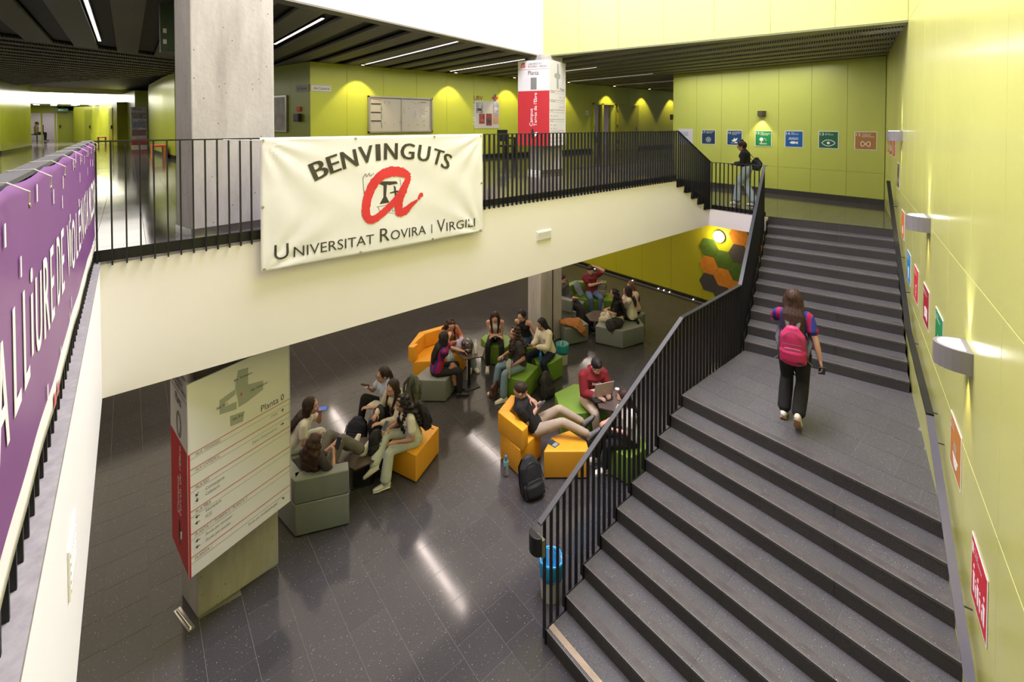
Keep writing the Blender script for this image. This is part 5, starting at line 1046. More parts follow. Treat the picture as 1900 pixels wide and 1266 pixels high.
armchair('armchair', 'grey armchair half hidden behind the concrete column', [(8.75, 8.62), (8.95, 8.10), (9.70, 8.45), (9.60, 8.95), (9.05, 9.1)], [[(8.62, 8.74), (8.80, 8.12), (8.95, 8.20), (8.82, 8.80)], [(8.62, 8.76), (8.80, 8.66), (9.1, 8.95), (9.02, 9.12)]], L_GREY)
pouf('pouf', 'grey block pouf with a brown jacket thrown over it', [(8.02, 7.60), (8.66, 7.42), (8.78, 7.86), (8.25, 8.02)], L_GREY)
pouf('pouf', 'big grey faceted pouf under the three girls near the lime wall', [(8.70, 7.24), (8.97, 6.63), (9.64, 6.49), (9.93, 6.85), (9.95, 7.35), (9.3, 7.5)], L_GREY)

M_TOP = mat('dark_wood_laminate', (0.085, 0.062, 0.055), 0.32, noise=.25, nscale=5)
def table(label, polyg, h, base, stem, name='side_table'):
    c = (sum(p[0] for p in polyg)/len(polyg), sum(p[1] for p in polyg)/len(polyg)); t = thing(name, label, 'table', (*c, 0))
    MB().prism(polyg, h-.025, h).build('tabletop', M_TOP, t, bevel=.004)
    if stem: MB().tube([(*stem, .02), (*stem, h-.02)], .03, n=12).build('stem', M_BLACK, t, smooth=True)
    MB().prism(base, 0, .015).build('base_plate', M_BLACK, t, bevel=.004)
    return t
sqr = lambda c, s, a: [(c[0]+s*math.cos(a+PI/2*k), c[1]+s*math.sin(a+PI/2*k)) for k in range(4)]
t_ = table('low dark table with feet and bags on it, among the girls at left', [(2.43, 6.42), (2.72, 6.40), (3.0, 6.82), (2.80, 7.0), (2.45, 7.08), (2.28, 6.75)], .42, [(2.44, 6.58), (2.75, 6.5), (2.95, 6.8), (2.5, 6.95)], None)
MB().prism([(2.48, 6.62), (2.72, 6.52), (2.88, 6.80), (2.55, 6.92)], .01, .40).build('pedestal', M_BLACK, t_)
table('tall hexagonal dark table carrying the helmet and the white bottle', [(5.62, 7.60), (5.38, 7.36), (5.04, 7.50), (5.06, 7.86), (5.32, 8.02), (5.58, 7.86)], .72, [(5.13, 7.55), (5.45, 7.52), (5.50, 7.88), (5.18, 7.92)], (5.32, 7.74))
table('tall hexagonal dark table under the open laptop', [(5.87, 4.80), (6.01, 4.53), (6.32, 4.50), (6.54, 4.72), (6.40, 5.0), (6.06, 5.04)], .72, [(6.0, 4.60), (6.35, 4.62), (6.35, 4.95), (6.02, 4.95)], (6.2, 4.76))
table('low dark table with a clear bottle among the far group', [(9.05, 7.86), (9.42, 7.90), (9.66, 7.66), (9.45, 7.42), (9.0, 7.36), (8.86, 7.55)], .42, [(9.1, 7.5), (9.4, 7.5), (9.4, 7.8), (9.1, 7.8)], (9.25, 7.63))

# ------------------------------------------------------------------ people
def remesh(mb, voxel, it=4, fac=.5, off=(0, 0, 0)):
    me = mb.mesh('r', off); o = bpy.data.objects.new('r', me); C.objects.link(o)
    m = o.modifiers.new('a', 'REMESH'); m.mode = 'VOXEL'; m.voxel_size = voxel; m.use_smooth_shade = True
    if it: s = o.modifiers.new('b', 'SMOOTH'); s.iterations = it; s.factor = fac
    dg = bpy.context.evaluated_depsgraph_get(); out = bpy.data.meshes.new_from_object(o.evaluated_get(dg))
    bpy.data.objects.remove(o); bpy.data.meshes.remove(me); return out
def joinmesh(name, meshes, mb=None):
    "join remeshed surfaces (slot 0) with extra geometry carrying its own slots"
    vs = []; fs = []; mi = []
    for me in meshes:
        o = len(vs); n = len(me.vertices); a = np.empty(n*3); me.vertices.foreach_get('co', a); vs += a.reshape(-1, 3).tolist()
        fs += [tuple(i+o for i in p.vertices) for p in me.polygons]; mi += [0]*len(me.polygons); bpy.data.meshes.remove(me)
    if mb: o = len(vs); vs += [tuple(v) for v in mb.v]; fs += [tuple(i+o for i in f) for f in mb.f]; mi += mb.mi
    out = bpy.data.meshes.new(name); out.from_pydata(vs, [], fs); out.polygons.foreach_set('material_index', mi); out.polygons.foreach_set('use_smooth', [True]*len(fs)); out.update(); return out
def ik(a, t, l1, l2, pole):
    a, t, pole = Vector(a), Vector(t), Vector(pole); d = t-a; L = d.length; mx = (l1+l2)*.995
    if L > mx: t = a+d*(mx/L); d = t-a; L = mx
    if L < abs(l1-l2)+.02: L = abs(l1-l2)+.02; t = a+d.normalized()*L; d = t-a
    x = (l1*l1-l2*l2+L*L)/(2*L); h = math.sqrt(max(0, l1*l1-x*x)); u = d.normalized(); p = pole-u*pole.dot(u)
    if p.length < 1e-4: p = u.orthogonal()
    return a+u*x+p.normalized()*h, t
SKIN = mat('skin', (0.54, 0.30, 0.22), 0.5, noise=.06, nscale=12); SKIN2 = mat('skin_tan', (0.40, 0.215, 0.14), 0.5, noise=.06, nscale=12)
M_LIP = mat('lips', (0.38, 0.12, 0.10), .5); M_EYE = mat('eye_white', (.7, .68, .65), .3); M_IRIS = mat('eye_dark', (.03, .02, .015), .3); M_BROW = mat('eyebrow', (.04, .025, .018), .8)
def hairmat(name, col):
    if name in MATS: return MATS[name]
    m = mat(name, col, .5, spec=.3); nt, N, L = nodes_of(m); b = N['Principled BSDF']; tc = N.new('ShaderNodeTexCoord'); mp = N.new('ShaderNodeMapping'); mp.inputs['Scale'].default_value = (60, 60, 5)
    n = N.new('ShaderNodeTexNoise'); n.inputs['Scale'].default_value = 1.6; n.inputs['Detail'].default_value = 4; L.new(tc.outputs['Object'], mp.inputs[0]); L.new(mp.outputs[0], n.inputs['Vector'])
    r = N.new('ShaderNodeValToRGB'); r.color_ramp.elements[0].position = .35; r.color_ramp.elements[1].position = .68; r.color_ramp.elements[0].color = (*[c*.55 for c in col], 1); r.color_ramp.elements[1].color = (*[min(1, c*1.7) for c in col], 1)
    L.new(n.outputs['Fac'], r.inputs['Fac']); L.new(r.outputs['Color'], b.inputs['Base Color'])
    bp = N.new('ShaderNodeBump'); bp.inputs['Strength'].default_value = .7; bp.inputs['Distance'].default_value = .006; L.new(n.outputs['Fac'], bp.inputs['Height']); L.new(bp.outputs['Normal'], b.inputs['Normal']); return m
H_DARK = hairmat('hair_dark_brown', (.030, .017, .012)); H_BLACK = hairmat('hair_black', (.014, .011, .011)); H_BROWN = hairmat('hair_brown', (.036, .016, .010)); H_LIGHT = hairmat('hair_light_brown', (.15, .075, .04))
def cloth(name, col, **k): return mat('cloth_'+name, col, k.pop('rough', .85), bump=k.pop('bump', .35), bscale=k.pop('bscale', 14), spec=.25, noise=k.pop('noise', .10), nscale=6, **k)
def person(label, hip, neck, face, look=(0, -10), hands=(None, None), feet=(None, None), ht=1.65, male=False, skin=SKIN, hair=('long', H_DARK), top=('tee', None), pants=(None, .012, 0.0), shoes=None, wrists=(0, 0), sole=None, knee=None, footdir=None, elbow=None, bag=None, group=None, openhand=(.9, .9), glasses=False, vox=.014):
    k = ht/1.65; hip = Vector(hip); neck = Vector(neck); fa = math.radians(face); F = Vector((math.cos(fa), math.sin(fa), 0)); Lf = Vector((-F.y, F.x, 0))
    tl = .50*k; td = (neck-hip).normalized(); neck = hip+td*tl; Ff = (F-td*F.dot(td)).normalized(); Lf = td.cross(Ff).normalized()
    sw = (.185 if male else .16)*k; sh = [neck-td*.045*k+Lf*sw, neck-td*.045*k-Lf*sw]
    t = thing('person', label, 'person', (hip.x, hip.y, hip.z-.5), group); W0_ = woff(t)
    # head frame
    ya = fa+math.radians(look[0]); pi_ = math.radians(look[1]); hf = Vector((math.cos(ya)*math.cos(pi_), math.sin(ya)*math.cos(pi_), math.sin(pi_))); hl = Vector((-math.sin(ya), math.cos(ya), 0)); hu = hf.cross(hl).normalized()
    hc = neck+(td*.35+hu*.65).normalized()*.135*k+hf*.025*k; hk = k**.5*(1.09 if male else 1.06)
    body = MB(); hip_w = (.15 if male else .165)*k; chest_b = (.118 if male else .108)*k
    secs = [(-.05, hip_w*.86, .100), (.04, hip_w, .112), (.13, hip_w*.93, .102), (.24, (.135 if male else .118)*k, .088), (.36, (.16 if male else .140)*k, .100), (.43, (.17 if male else .145)*k, chest_b), (.475, sw*.86, .072), (.50, .055*k, .052)]
    body.loft([hip+td*s_*k for s_, a, b in secs], [(a, b*k if b < .12 else b) for s_, a, b in secs], Lf, 16)
    body.loft([neck-td*.03*k, neck+(hc-neck)*.65], [(.056*k, .054*k), (.050*k, .050*k)], Lf, 12)
    body.loft([sh[0], neck-td*.04*k, sh[1]], [(.050*k, .046*k), (.06*k, .06*k), (.050*k, .046*k)], td, 12)
    if not male:
        for sg in (1, -1): body.ball(hip+td*.375*k+Lf*sg*.065*k+Ff*.075*k, .052*k, 10)
    # arms
    arms = []; extra = MB()
    for i, sg in ((0, 1), (1, -1)):
        h = hands[i]; tgt = Vector(h) if h is not None else sh[i]-td*.48*k+Lf*sg*.06*k+Ff*.03
        pole = Vector(elbow[i]) if elbow and elbow[i] is not None else (-Ff*.6-Vector((0, 0, 1))*.8+Lf*sg*.55)
        el, wr_ = ik(sh[i], tgt, .275*k, .245*k, pole); arms.append((sh[i], el, wr_))
        body.loft([sh[i], sh[i]+(el-sh[i])*.5, el], [.046*k, .042*k, .035*k] if not male else [.054*k, .05*k, .041*k], Lf, 12)
        body.loft([el, el+(wr_-el)*.35, wr_], [.035*k, .037*k, .024*k] if not male else [.042*k, .043*k, .028*k], Lf, 12)
        # hand: palm, four fingers, thumb
        d = (wr_-el).normalized(); nrm = Vector((0, 0, -1)) if abs(d.z) < .75 else -Lf*sg
        nrm = (nrm-d*nrm.dot(d)).normalized(); a_ = math.radians(wrists[i]); side = d.cross(nrm); nrm = (nrm*math.cos(a_)+side*math.sin(a_)).normalized(); side = d.cross(nrm)*(1 if True else -1)
        if side.dot(Lf*sg) > 0: side = -side          # thumb side points inward
        hs = k*(1.08 if male else .98); pc = wr_+d*.045*hs
        extra.loft([wr_-d*.02*hs, wr_+d*.02*hs, wr_+d*.075*hs], [(.024*hs, .019*hs), (.034*hs, .016*hs), (.039*hs, .013*hs)], side, 10)
        cu = openhand[i]
        for q, (o_, ln, rr) in enumerate(((.027, .066, .0085), (.009, .074, .0090), (-.009, .069, .0085), (-.026, .054, .0075))):
            p0 = wr_+d*.078*hs+side*o_*hs; a1, a2, a3 = cu*.45, cu*1.1, cu*1.6; pts = [p0-d*.012]
            pts.append(p0); 
            for an, fr in ((a1, .45), (a2, .32), (a3, .23)): pts.append(pts[-1]+(d*math.cos(an)+nrm*math.sin(an))*ln*fr*hs)
            extra.tube(pts, [rr*hs, rr*hs, rr*.95*hs, rr*.85*hs, rr*.6*hs], n=7)
        p0 = wr_+d*.022*hs+side*.028*hs; pts = [p0, p0+(d*.55+side*.75+nrm*.2).normalized()*.034*hs]; pts.append(pts[-1]+(d*.85+side*.25+nrm*.5*cu).normalized()*.028*hs); pts.append(pts[-1]+(d*.9-side*.1+nrm*.7*cu).normalized()*.02*hs)
        extra.tube(pts, [.012*hs, .0105*hs, .0095*hs, .006*hs], n=7)
    # legs
    legs = []
    for i, sg in ((0, 1), (1, -1)):
        hj = hip+Lf*sg*.088*k-td*.01; tgt = Vector(feet[i]) if feet[i] is not None else hip+F*.42*k+Lf*sg*.1-Vector((0, 0, .42*k))
        pole = Vector(knee[i]) if knee and knee[i] is not None else (F*.7+Vector((0, 0, 1))*.75+Lf*sg*.12)
        kn, an = ik(hj, tgt, .425*k, .415*k, pole); legs.append((hj, kn, an))
        body.loft([hj, hj+(kn-hj)*.45, kn], [(.085 if male else .079)*k, (.072 if male else .066)*k, .052*k], Lf, 14); body.loft([kn, kn+(an-kn)*.3, kn+(an-kn)*.75, an], [.053*k, .057*k, .038*k, .033*k], Lf, 12)
        fd_ = Vector(footdir[i]) if footdir and footdir[i] is not None else Vector((F.x, F.y, 0))*.97+Vector((0, 0, -.05))
        fd_.normalize(); sh_d = (an-kn).normalized(); dn_ = (sh_d-fd_*sh_d.dot(fd_)).normalized() if abs(sh_d.dot(fd_)) < .97 else Vector((0, 0, -1)); sd_ = fd_.cross(dn_)
        body.loft([an-fd_*.03*k+dn_*.03*k, an+fd_*.08*k+dn_*.045*k, an+fd_*.15*k+dn_*.052*k], [(.03*k, .03*k), (.035*k, .026*k), (.034*k, .018*k)], sd_, 10)
        legs[-1] += (fd_, dn_, sd_)
    bm1 = remesh(body, vox, 5, .5, W0_)
    # head
    hd = MB(); R = .102*hk
    ax = (hl, hf, hu)
    hd.ball(hc+hu*.018*hk-hf*.008*hk, (.076*hk, .096*hk, .100*hk), 18, ax=ax); hd.ball(hc-hu*.035*hk+hf*.022*hk, (.058*hk, .068*hk, .078*hk), 16, ax=ax); hd.ball(hc-hu*.088*hk+hf*.055*hk, (.026*hk, .024*hk, .022*hk), 10, ax=ax)
    hd.loft([hc+hu*.018*hk+hf*.078*hk, hc-hu*.012*hk+hf*.093*hk, hc-hu*.026*hk+hf*.100*hk], [.008*hk, .011*hk, .0135*hk], hl, 8)
    hd.ball(hc+hu*.036*hk+hf*.074*hk, (.05*hk, .018*hk, .014*hk), 10, ax=ax)
    for sg in (1, -1):
        hd.ball(hc-hu*.006*hk+hl*sg*.077*hk-hf*.002*hk, (.009*hk, .018*hk, .031*hk), 10, ax=ax); hd.ball(hc-hu*.028*hk+hl*sg*.038*hk+hf*.062*hk, .022*hk, 8)
        hd.ball(hc-hu*.03*hk+hl*sg*.010*hk+hf*.094*hk, .0085*hk, 6)
    hd.loft([neck+(hc-neck)*.35, hc-hu*.05*hk], [.048*hk, .046*hk], hl, 10)
    bm2 = remesh(hd, .0075, 3, .5, W0_)
    face_ = MB(); face_.v = [tuple(Vector(v)-W0_) for v in extra.v]; face_.f = extra.f; face_.mi = [0]*len(extra.f); wo = -W0_
    for sg in (1, -1):
        e_ = hc+wo+hu*.012*hk+hl*sg*.032*hk+hf*.083*hk; face_.ball(e_, (.013*hk, .007*hk, .0075*hk), 8, 2, ax=ax); face_.ball(e_+hf*.0055*hk-hu*.001, (.006*hk, .003*hk, .006*hk), 6, 3, ax=ax)
        face_.loft([hc+wo+hu*.036*hk+hl*sg*.014*hk+hf*.0925*hk, hc+wo+hu*.041*hk+hl*sg*.032*hk+hf*.089*hk, hc+wo+hu*.036*hk+hl*sg*.050*hk+hf*.077*hk], [(.0035, .003)]*3, hu, 6, 3)
    face_.ball(hc+wo-hu*.052*hk+hf*.087*hk, (.021*hk, .008*hk, .0055*hk), 8, 1, ax=ax); face_.ball(hc+wo-hu*.061*hk+hf*.085*hk, (.017*hk, .008*hk, .006*hk), 8, 1, ax=ax)
    me = joinmesh('body', [bm1, bm2], face_); ob = link('body', me, [skin, M_LIP, M_EYE, M_IRIS], t)
    if glasses:
        g = MB()
        for sg in (1, -1): g.tube([hc+hu*(.012*hk+.020*math.sin(a))+hl*(sg*.034*hk+.022*math.cos(a))+hf*.098*hk for a in [2*PI*j/12 for j in range(13)]], .0018, n=5, cap=False); g.tube([hc+hu*.014*hk+hl*sg*.056*hk+hf*.095*hk, hc+hu*.01*hk+hl*sg*.08*hk], .0016, n=5)
        g.tube([hc+hu*.014*hk+hl*.013*hk+hf*.1*hk, hc+hu*.014*hk-hl*.013*hk+hf*.1*hk], .0018, n=5); g.build('glasses', M_BLACK, t)
    # hair
    style, hm = hair[0], hair[1]; hb = MB()
    hb.ball(hc+hu*.028*hk-hf*.024*hk, (.090*hk, .098*hk, .107*hk), 18, ax=ax)
    back = hc-hf*.075*hk
    spin = lambda s_, o_: hip+td*s_*k-Ff*o_*k
    if style in ('long', 'wavy', 'curly', 'falls', 'veil'):
        wv_ = {'long': 1, 'falls': .8, 'wavy': 1.15, 'curly': 1.3, 'veil': 1.1}[style]; ln = hair[2] if len(hair) > 2 else .22
        for sg in (1, -1): hb.loft([hc+hu*.06*hk+hl*sg*.05*hk-hf*.01*hk, hc+hl*sg*.082*hk-hf*.022*hk, hc-hu*.09*hk+hl*sg*.078*hk-hf*.03*hk], [(.034*hk, .030*hk), (.042*hk, .026*hk*wv_), (.044*hk, .032*hk*wv_)], hf, 10)
        if style != 'falls': hb.loft([back+hu*.03*hk, back-hu*.08*hk+hf*.01, spin(.47, .085), spin(ln+(.47-ln)*.4, .125 if not male else .12), spin(ln, .12)], [(.078*hk, .036*hk), (.095*hk*wv_, .046*hk), (.125*k*wv_, .046*k*wv_), (.115*k*wv_, .042*k*wv_), (.075*k*wv_, .024*k)], Lf, 16)
        else: hb.loft([back+hu*.03*hk, back-hu*.09*hk, spin(.45, .07)], [(.07*hk, .03*hk), (.07*hk, .035*hk), (.06*k, .02*k)], Lf, 12)
        if style in ('falls', 'curly', 'wavy') or (len(hair) > 3 and hair[3]):
            for sg in ((1, -1) if style != 'wavy' else (1,)): hb.loft([hc+hl*sg*.084*hk-hf*.0*hk-hu*.04*hk, neck+Lf*sg*.085*k+Ff*.06*k, hip+td*.34*k+Lf*sg*.065*k+Ff*.145*k, hip+td*.22*k+Lf*sg*.06*k+Ff*.135*k], [(.03*hk, .03*hk), (.036*k, .026*k), (.033*k, .022*k), (.018*k, .012*k)], Ff, 10)
    elif style == 'bun':
        hb.ball(hc+hu*.125*hk-hf*.055*hk, .042*hk, 12); hb.loft([back+hu*.02, back-hu*.06*hk+hf*.02], [(.055*hk, .02), (.04*hk, .015)], hl, 8)
    elif style == 'pony':
        hb.loft([back+hu*.03*hk, back-hf*.035*hk-hu*.01, spin(.46, .12), spin(.33, .14)], [.03*hk, .034*hk, .032*k, .014*k], hl, 10)
    elif style == 'short':
        hb.v = []; hb.f = []; hb.mi = []
        hb.ball(hc+hu*.042*hk-hf*.014*hk, (.083*hk, .096*hk, .094*hk), 18, ax=ax); hb.loft([hc+hu*.115*hk-hf*.02, hc+hu*.10*hk+hf*.06*hk], [(.05*hk, .022*hk), (.045*hk, .018*hk)], hl, 10)
        hb.loft([back+hu*.05, back-hu*.03*hk+hf*.01], [(.06*hk, .02*hk), (.05*hk, .016*hk)], hl, 8)
    hm_ = remesh(hb, .0095, 3, .5, W0_); n = len(hm_.vertices); co = np.empty(n*3); hm_.vertices.foreach_get('co', co); co = co.reshape(-1, 3); no = np.empty(n*3); hm_.vertices.foreach_get('normal', no); no = no.reshape(-1, 3)
    if style in ('wavy', 'curly'):
        f_ = 62 if style == 'curly' else 40; am = .011 if style == 'curly' else .008
        co += no*(am*np.sin(co[:, 0]*f_+2.2*np.sin(co[:, 2]*f_*.7))*np.cos(co[:, 1]*f_+1.7*np.sin(co[:, 2]*f_*.5+1)))[:, None]
        co += no*(am*.7*np.sin(co[:, 2]*f_*1.6+co[:, 0]*30))[:, None]
    else:
        an_ = np.arctan2((co-np.array(hc+wo))@np.array(hf), (co-np.array(hc+wo))@np.array(hl)); co += no*(.0025*np.sin(an_*26+co[:, 2]*9)+.0015*np.sin(an_*61))[:, None]
    hm_.vertices.foreach_set('co', co.ravel()); hm_.update(); hm_.name = 'hair'; link('hair', hm_, hm, t)
    # clothing
    def bodyloft(mb, s0, s1, e):
        ss = [q for q in secs if s0-.001 <= q[0] <= s1+.001]
        import bisect
        def at(s_):
            for a, b in zip(secs, secs[1:]):
                if a[0] <= s_ <= b[0]: f = (s_-a[0])/(b[0]-a[0]); return (s_, a[1]*(1-f)+b[1]*f, a[2]*(1-f)+b[2]*f)
            return secs[-1]
        L_ = [at(s0)]+[q for q in ss if s0 < q[0] < s1]+[at(s1)]
        mb.loft([hip+td*s_*k for s_, a, b in L_], [(a+e, b*k+e) for s_, a, b in L_], Lf, 18, capseg=1)
    kind, tm = top[0], top[1]; e = top[2] if len(top) > 2 else .014; hem = top[3] if len(top) > 3 else .03
    if tm:
        sb = MB(); bodyloft(sb, hem, .485 if kind != 'tank' else .42, e)
        if not male:
            for sg in (1, -1): sb.ball(hip+td*.375*k+Lf*sg*.065*k+Ff*.075*k, .052*k+e*.7, 10)
        if kind != 'tank':
            sb.loft([sh[0]-Lf*.0, neck-td*.038*k, sh[1]], [(.05*k+e, .047*k+e), (.05*k+e*.8, .052*k+e*.8), (.05*k+e, .047*k+e)], td, 12, capseg=1)
            for i, sg in ((0, 1), (1, -1)):
                s_, el, wr_ = arms[i]; r0 = (.054 if male else .046)*k+e
                if kind == 'tee': sb.loft([s_, s_+(el-s_)*.62], [r0, r0+.006], Lf, 12, capseg=1)
                else: sb.loft([s_, s_+(el-s_)*.6, el], [r0, r0*.98, r0*.92], Lf, 12, capseg=1); sb.loft([el, el+(wr_-el)*.5, el+(wr_-el)*.86], [r0*.92, r0*.9, r0*.72], Lf, 12, capseg=1)
            if kind == 'hood':
                sb.loft([neck+Lf*.075*k+Ff*.02, neck-Ff*.085*k+td*.01+Lf*.04*k, neck-Ff*.085*k+td*.01-Lf*.04*k, neck-Lf*.075*k+Ff*.02], [(.035*k, .03*k), (.05*k, .036*k), (.05*k, .036*k), (.035*k, .03*k)], td, 10)
        else:
            for sg in (1, -1):
                for fs_ in (1, -1): sb.loft([hip+td*.41*k+Lf*sg*.085*k+Ff*fs_*.085*k, neck-td*.02*k+Lf*sg*.085*k+Ff*.01], [(.018*k, .01), (.016*k, .01)], Lf, 8)
        mm = remesh(sb, .0115, 4, .5, W0_); mm.name = 'shirt'; link('shirt', mm, tm, t)
    pm, pe_, fl_ = pants
    if pm:
        pb_ = MB(); bodyloft(pb_, -.05, .12, pe_+.002)
        for hj, kn, an, fd_, dn_, sd_ in legs:
            pb_.loft([hj, hj+(kn-hj)*.45, kn], [(.087 if male else .082)*k+pe_, (.075 if male else .069)*k+pe_, .056*k+pe_], Lf, 14, capseg=1); pb_.loft([kn, kn+(an-kn)*.35, kn+(an-kn)*.93], [.057*k+pe_, .056*k+pe_+fl_*.4, .044*k+pe_+fl_], Lf, 14, capseg=1)
        mm = remesh(pb_, .013, 4, .5, W0_); mm.name = 'trousers'; link('trousers', mm, pm, t)
    if shoes:
        for hj, kn, an, fd_, dn_, sd_ in legs:
            s2_ = MB(); s2_.loft([an-fd_*.045*k+dn_*.03*k, an+fd_*.03*k+dn_*.036*k, an+fd_*.11*k+dn_*.052*k, an+fd_*.165*k+dn_*.058*k], [(.036*k, .042*k), (.040*k, .040*k), (.046*k, .028*k), (.038*k, .020*k)], sd_, 14); s2_.loft([an-fd_*.01, an+dn_*.03-fd_*.01], [.040*k, .042*k], sd_, 12, capseg=1)
            mm = remesh(s2_, .0085, 3, .5, W0_); mm.name = 'shoe'; so = link('shoe', mm, shoes, t)
            s3 = MB(); s3.loft([an-fd_*.055*k+dn_*.076*k, an+fd_*.03*k+dn_*.078*k, an+fd_*.11*k+dn_*.080*k, an+fd_*.175*k+dn_*.078*k], [(.037*k, .010), (.036*k, .010), (.048*k, .010), (.038*k, .010)], sd_, 12)
            o_ = MB(); o_.v = [tuple(Vector(v)-W0_) for v in s3.v]; o_.f = s3.f; o_.mi = s3.mi; m3 = o_.mesh('sole'); m3.polygons.foreach_set('use_smooth', [True]*len(m3.polygons)); link('sole', m3, sole or shoes, so)
    return dict(t=t, neck=neck, td=td, F=Ff, L=Lf, arms=arms, sh=sh, hip=hip, k=k, hc=hc, hf=hf, legs=legs)
def phone(label, c, d, n, col=(.01, .01, .012), scr=None):
    "c centre, d long direction, n screen normal"
    c, d, n = Vector(c), Vector(d).normalized(), Vector(n); n = (n-d*n.dot(d)).normalized(); s = d.cross(n); t = thing('phone', label, 'phone', tuple(c))
    MB().obox(c-d*.074-s*.036-n*.004, d*.148, s*.072, n*.008).build('case', mat('phone_case_%d' % int(col[0]*100), col, .3), t, bevel=.002)
    MB().obox(c-d*.068-s*.032+n*.004, d*.136, s*.064, n*.0006).build('screen', mat('phone_screen', (.02, .03, .06), .12) if not scr else mat('phone_screen_lit', (.02, .03, .1), .2, emit=scr, estr=.5), t); return t
C_WHT = cloth('white', (.70, .66, .62)); C_BLK = cloth('black', (.018, .017, .018)); C_CHAR = cloth('charcoal', (.045, .04, .042)); C_DEN = cloth('denim', (.10, .16, .26)); C_LDEN = cloth('light_denim', (.34, .42, .46)); C_MINT = cloth('pale_mint', (.54, .57, .53))
C_LBL = cloth('light_blue', (.42, .50, .62)); C_BEI = cloth('beige', (.62, .56, .42)); C_RED = cloth('dark_red', (.20, .018, .022)); C_MAR = cloth('maroon', (.17, .022, .035)); C_TER = cloth('terracotta', (.48, .17, .10)); C_KHA = cloth('khaki', (.40, .32, .24)); C_GRY = cloth('grey', (.14, .13, .125)); C_CRM = cloth('cream', (.72, .66, .54)); C_NAVY = cloth('navy', (.015, .02, .045)); C_PNK = cloth('pale_pink', (.66, .50, .46)); C_DKD = cloth('dark_denim', (.05, .08, .17))
S_WHT = mat('shoe_white', (.70, .67, .60), .5); S_BLK = mat('shoe_black', (.015, .015, .016), .45); S_GUM = mat('gum_sole', (.36, .20, .10), .6); S_GRY = mat('shoe_grey', (.13, .13, .13), .6)
def jersey():
    m = cloth('jersey', (.02, .03, .16)); nt, N, L = nodes_of(m); b = N['Principled BSDF']; tc = N.new('ShaderNodeTexCoord'); wv = N.new('ShaderNodeTexWave'); wv.inputs['Scale'].default_value = 2.9; wv.inputs['Distortion'].default_value = 1.6; wv.inputs['Detail'].default_value = 1
    wv.bands_direction = 'Y'; L.new(tc.outputs['Object'], wv.inputs['Vector']); r = N.new('ShaderNodeValToRGB'); r.color_ramp.interpolation = 'EASE'; r.color_ramp.elements[0].position = .42; r.color_ramp.elements[1].position = .58
    r.color_ramp.elements[0].color = (.025, .035, .20, 1); r.color_ramp.elements[1].color = (.30, .015, .07, 1); L.new(wv.outputs['Fac'], r.inputs['Fac']); L.new(r.outputs['Color'], b.inputs['Base Color']); return m
C_JER = jersey()
V3 = Vector
# 1 girl in white beside the sign
person('young woman in a white t-shirt leaning forward to talk beside the directory sign', (1.84, 7.42, .51), (2.05, 7.27, .98), -25, look=(0, -5), hands=((2.22, 7.26, .92), (2.16, 7.22, .62)), feet=((2.36, 7.48, .09), (2.30, 7.24, .09)), hair=('long', H_DARK, .12), top=('tee', C_WHT, .012, .06), pants=(C_MINT, .010, .012), shoes=S_BLK)
phone('phone with a lit blue screen held up by the girl in white', (2.24, 7.20, 1.0), (.6, -.6, .1), (-.2, -.3, .9), scr=(.1, .2, .8))
# 2 reclining in the grey armchair
P2 = person('young woman with long wavy brown hair reclining in the grey armchair, feet on the table', (2.02, 6.58, .50), (1.84, 6.37, .93), 35, look=(0, -20), hands=((2.16, 6.52, .84), (2.12, 6.36, .80)), feet=((2.52, 6.80, .50), (2.62, 6.62, .50)), hair=('wavy', H_BROWN, .10), top=('tee', C_CHAR, .014, .02), pants=(C_GRY, .012, .02), shoes=S_WHT, footdir=((.5, .3, .7), (.6, .1, .7)), openhand=(1.1, 1.2))
phone('black phone held by the reclining girl in the grey armchair', (2.20, 6.42, .90), (.3, .2, .6), (-.6, -.4, .5))
# 3 glasses
person('young woman with glasses and ponytail in a light blue t-shirt with a phone', (3.36, 7.34, .51), (3.30, 7.28, 1.0), 178, look=(0, -12), hands=((2.98, 7.20, .72), (3.06, 7.44, .92)), feet=((3.02, 7.02, .09), (2.92, 7.45, .34)), knee=(None, None), hair=('pony', H_DARK), top=('tee', C_LBL, .020, -.02), pants=(C_BLK, .010, .0), shoes=S_WHT, glasses=True, footdir=(None, (-.6, .6, .0)))
phone('black phone held up by the girl with glasses', (3.0, 7.42, .99), (-.8, .3, .3), (.4, 0, .9))
# 4 hoodie
person('young woman with long straight brown hair in a beige hooded sweatshirt leaning forward', (3.40, 6.98, .51), (3.28, 6.88, .97), 195, look=(5, -15), hands=((2.96, 6.74, .70), (2.98, 6.93, .74)), feet=((3.02, 6.62, .09), (3.0, 7.02, .09)), hair=('falls', H_DARK, .2), top=('hood', C_BEI, .022, -.01), pants=(C_BLK, .010, .0), shoes=S_BLK)
MB().tube([(2.90, 6.78, .76), (2.96, 6.80, .62)], .004).build('p', mat('pen_blue', (.02, .03, .4), .4)); _o = bpy.data.objects['p']; _o.name = 'pen'; tag(_o, 'blue pen held by the girl in the beige hooded sweatshirt', 'pen')
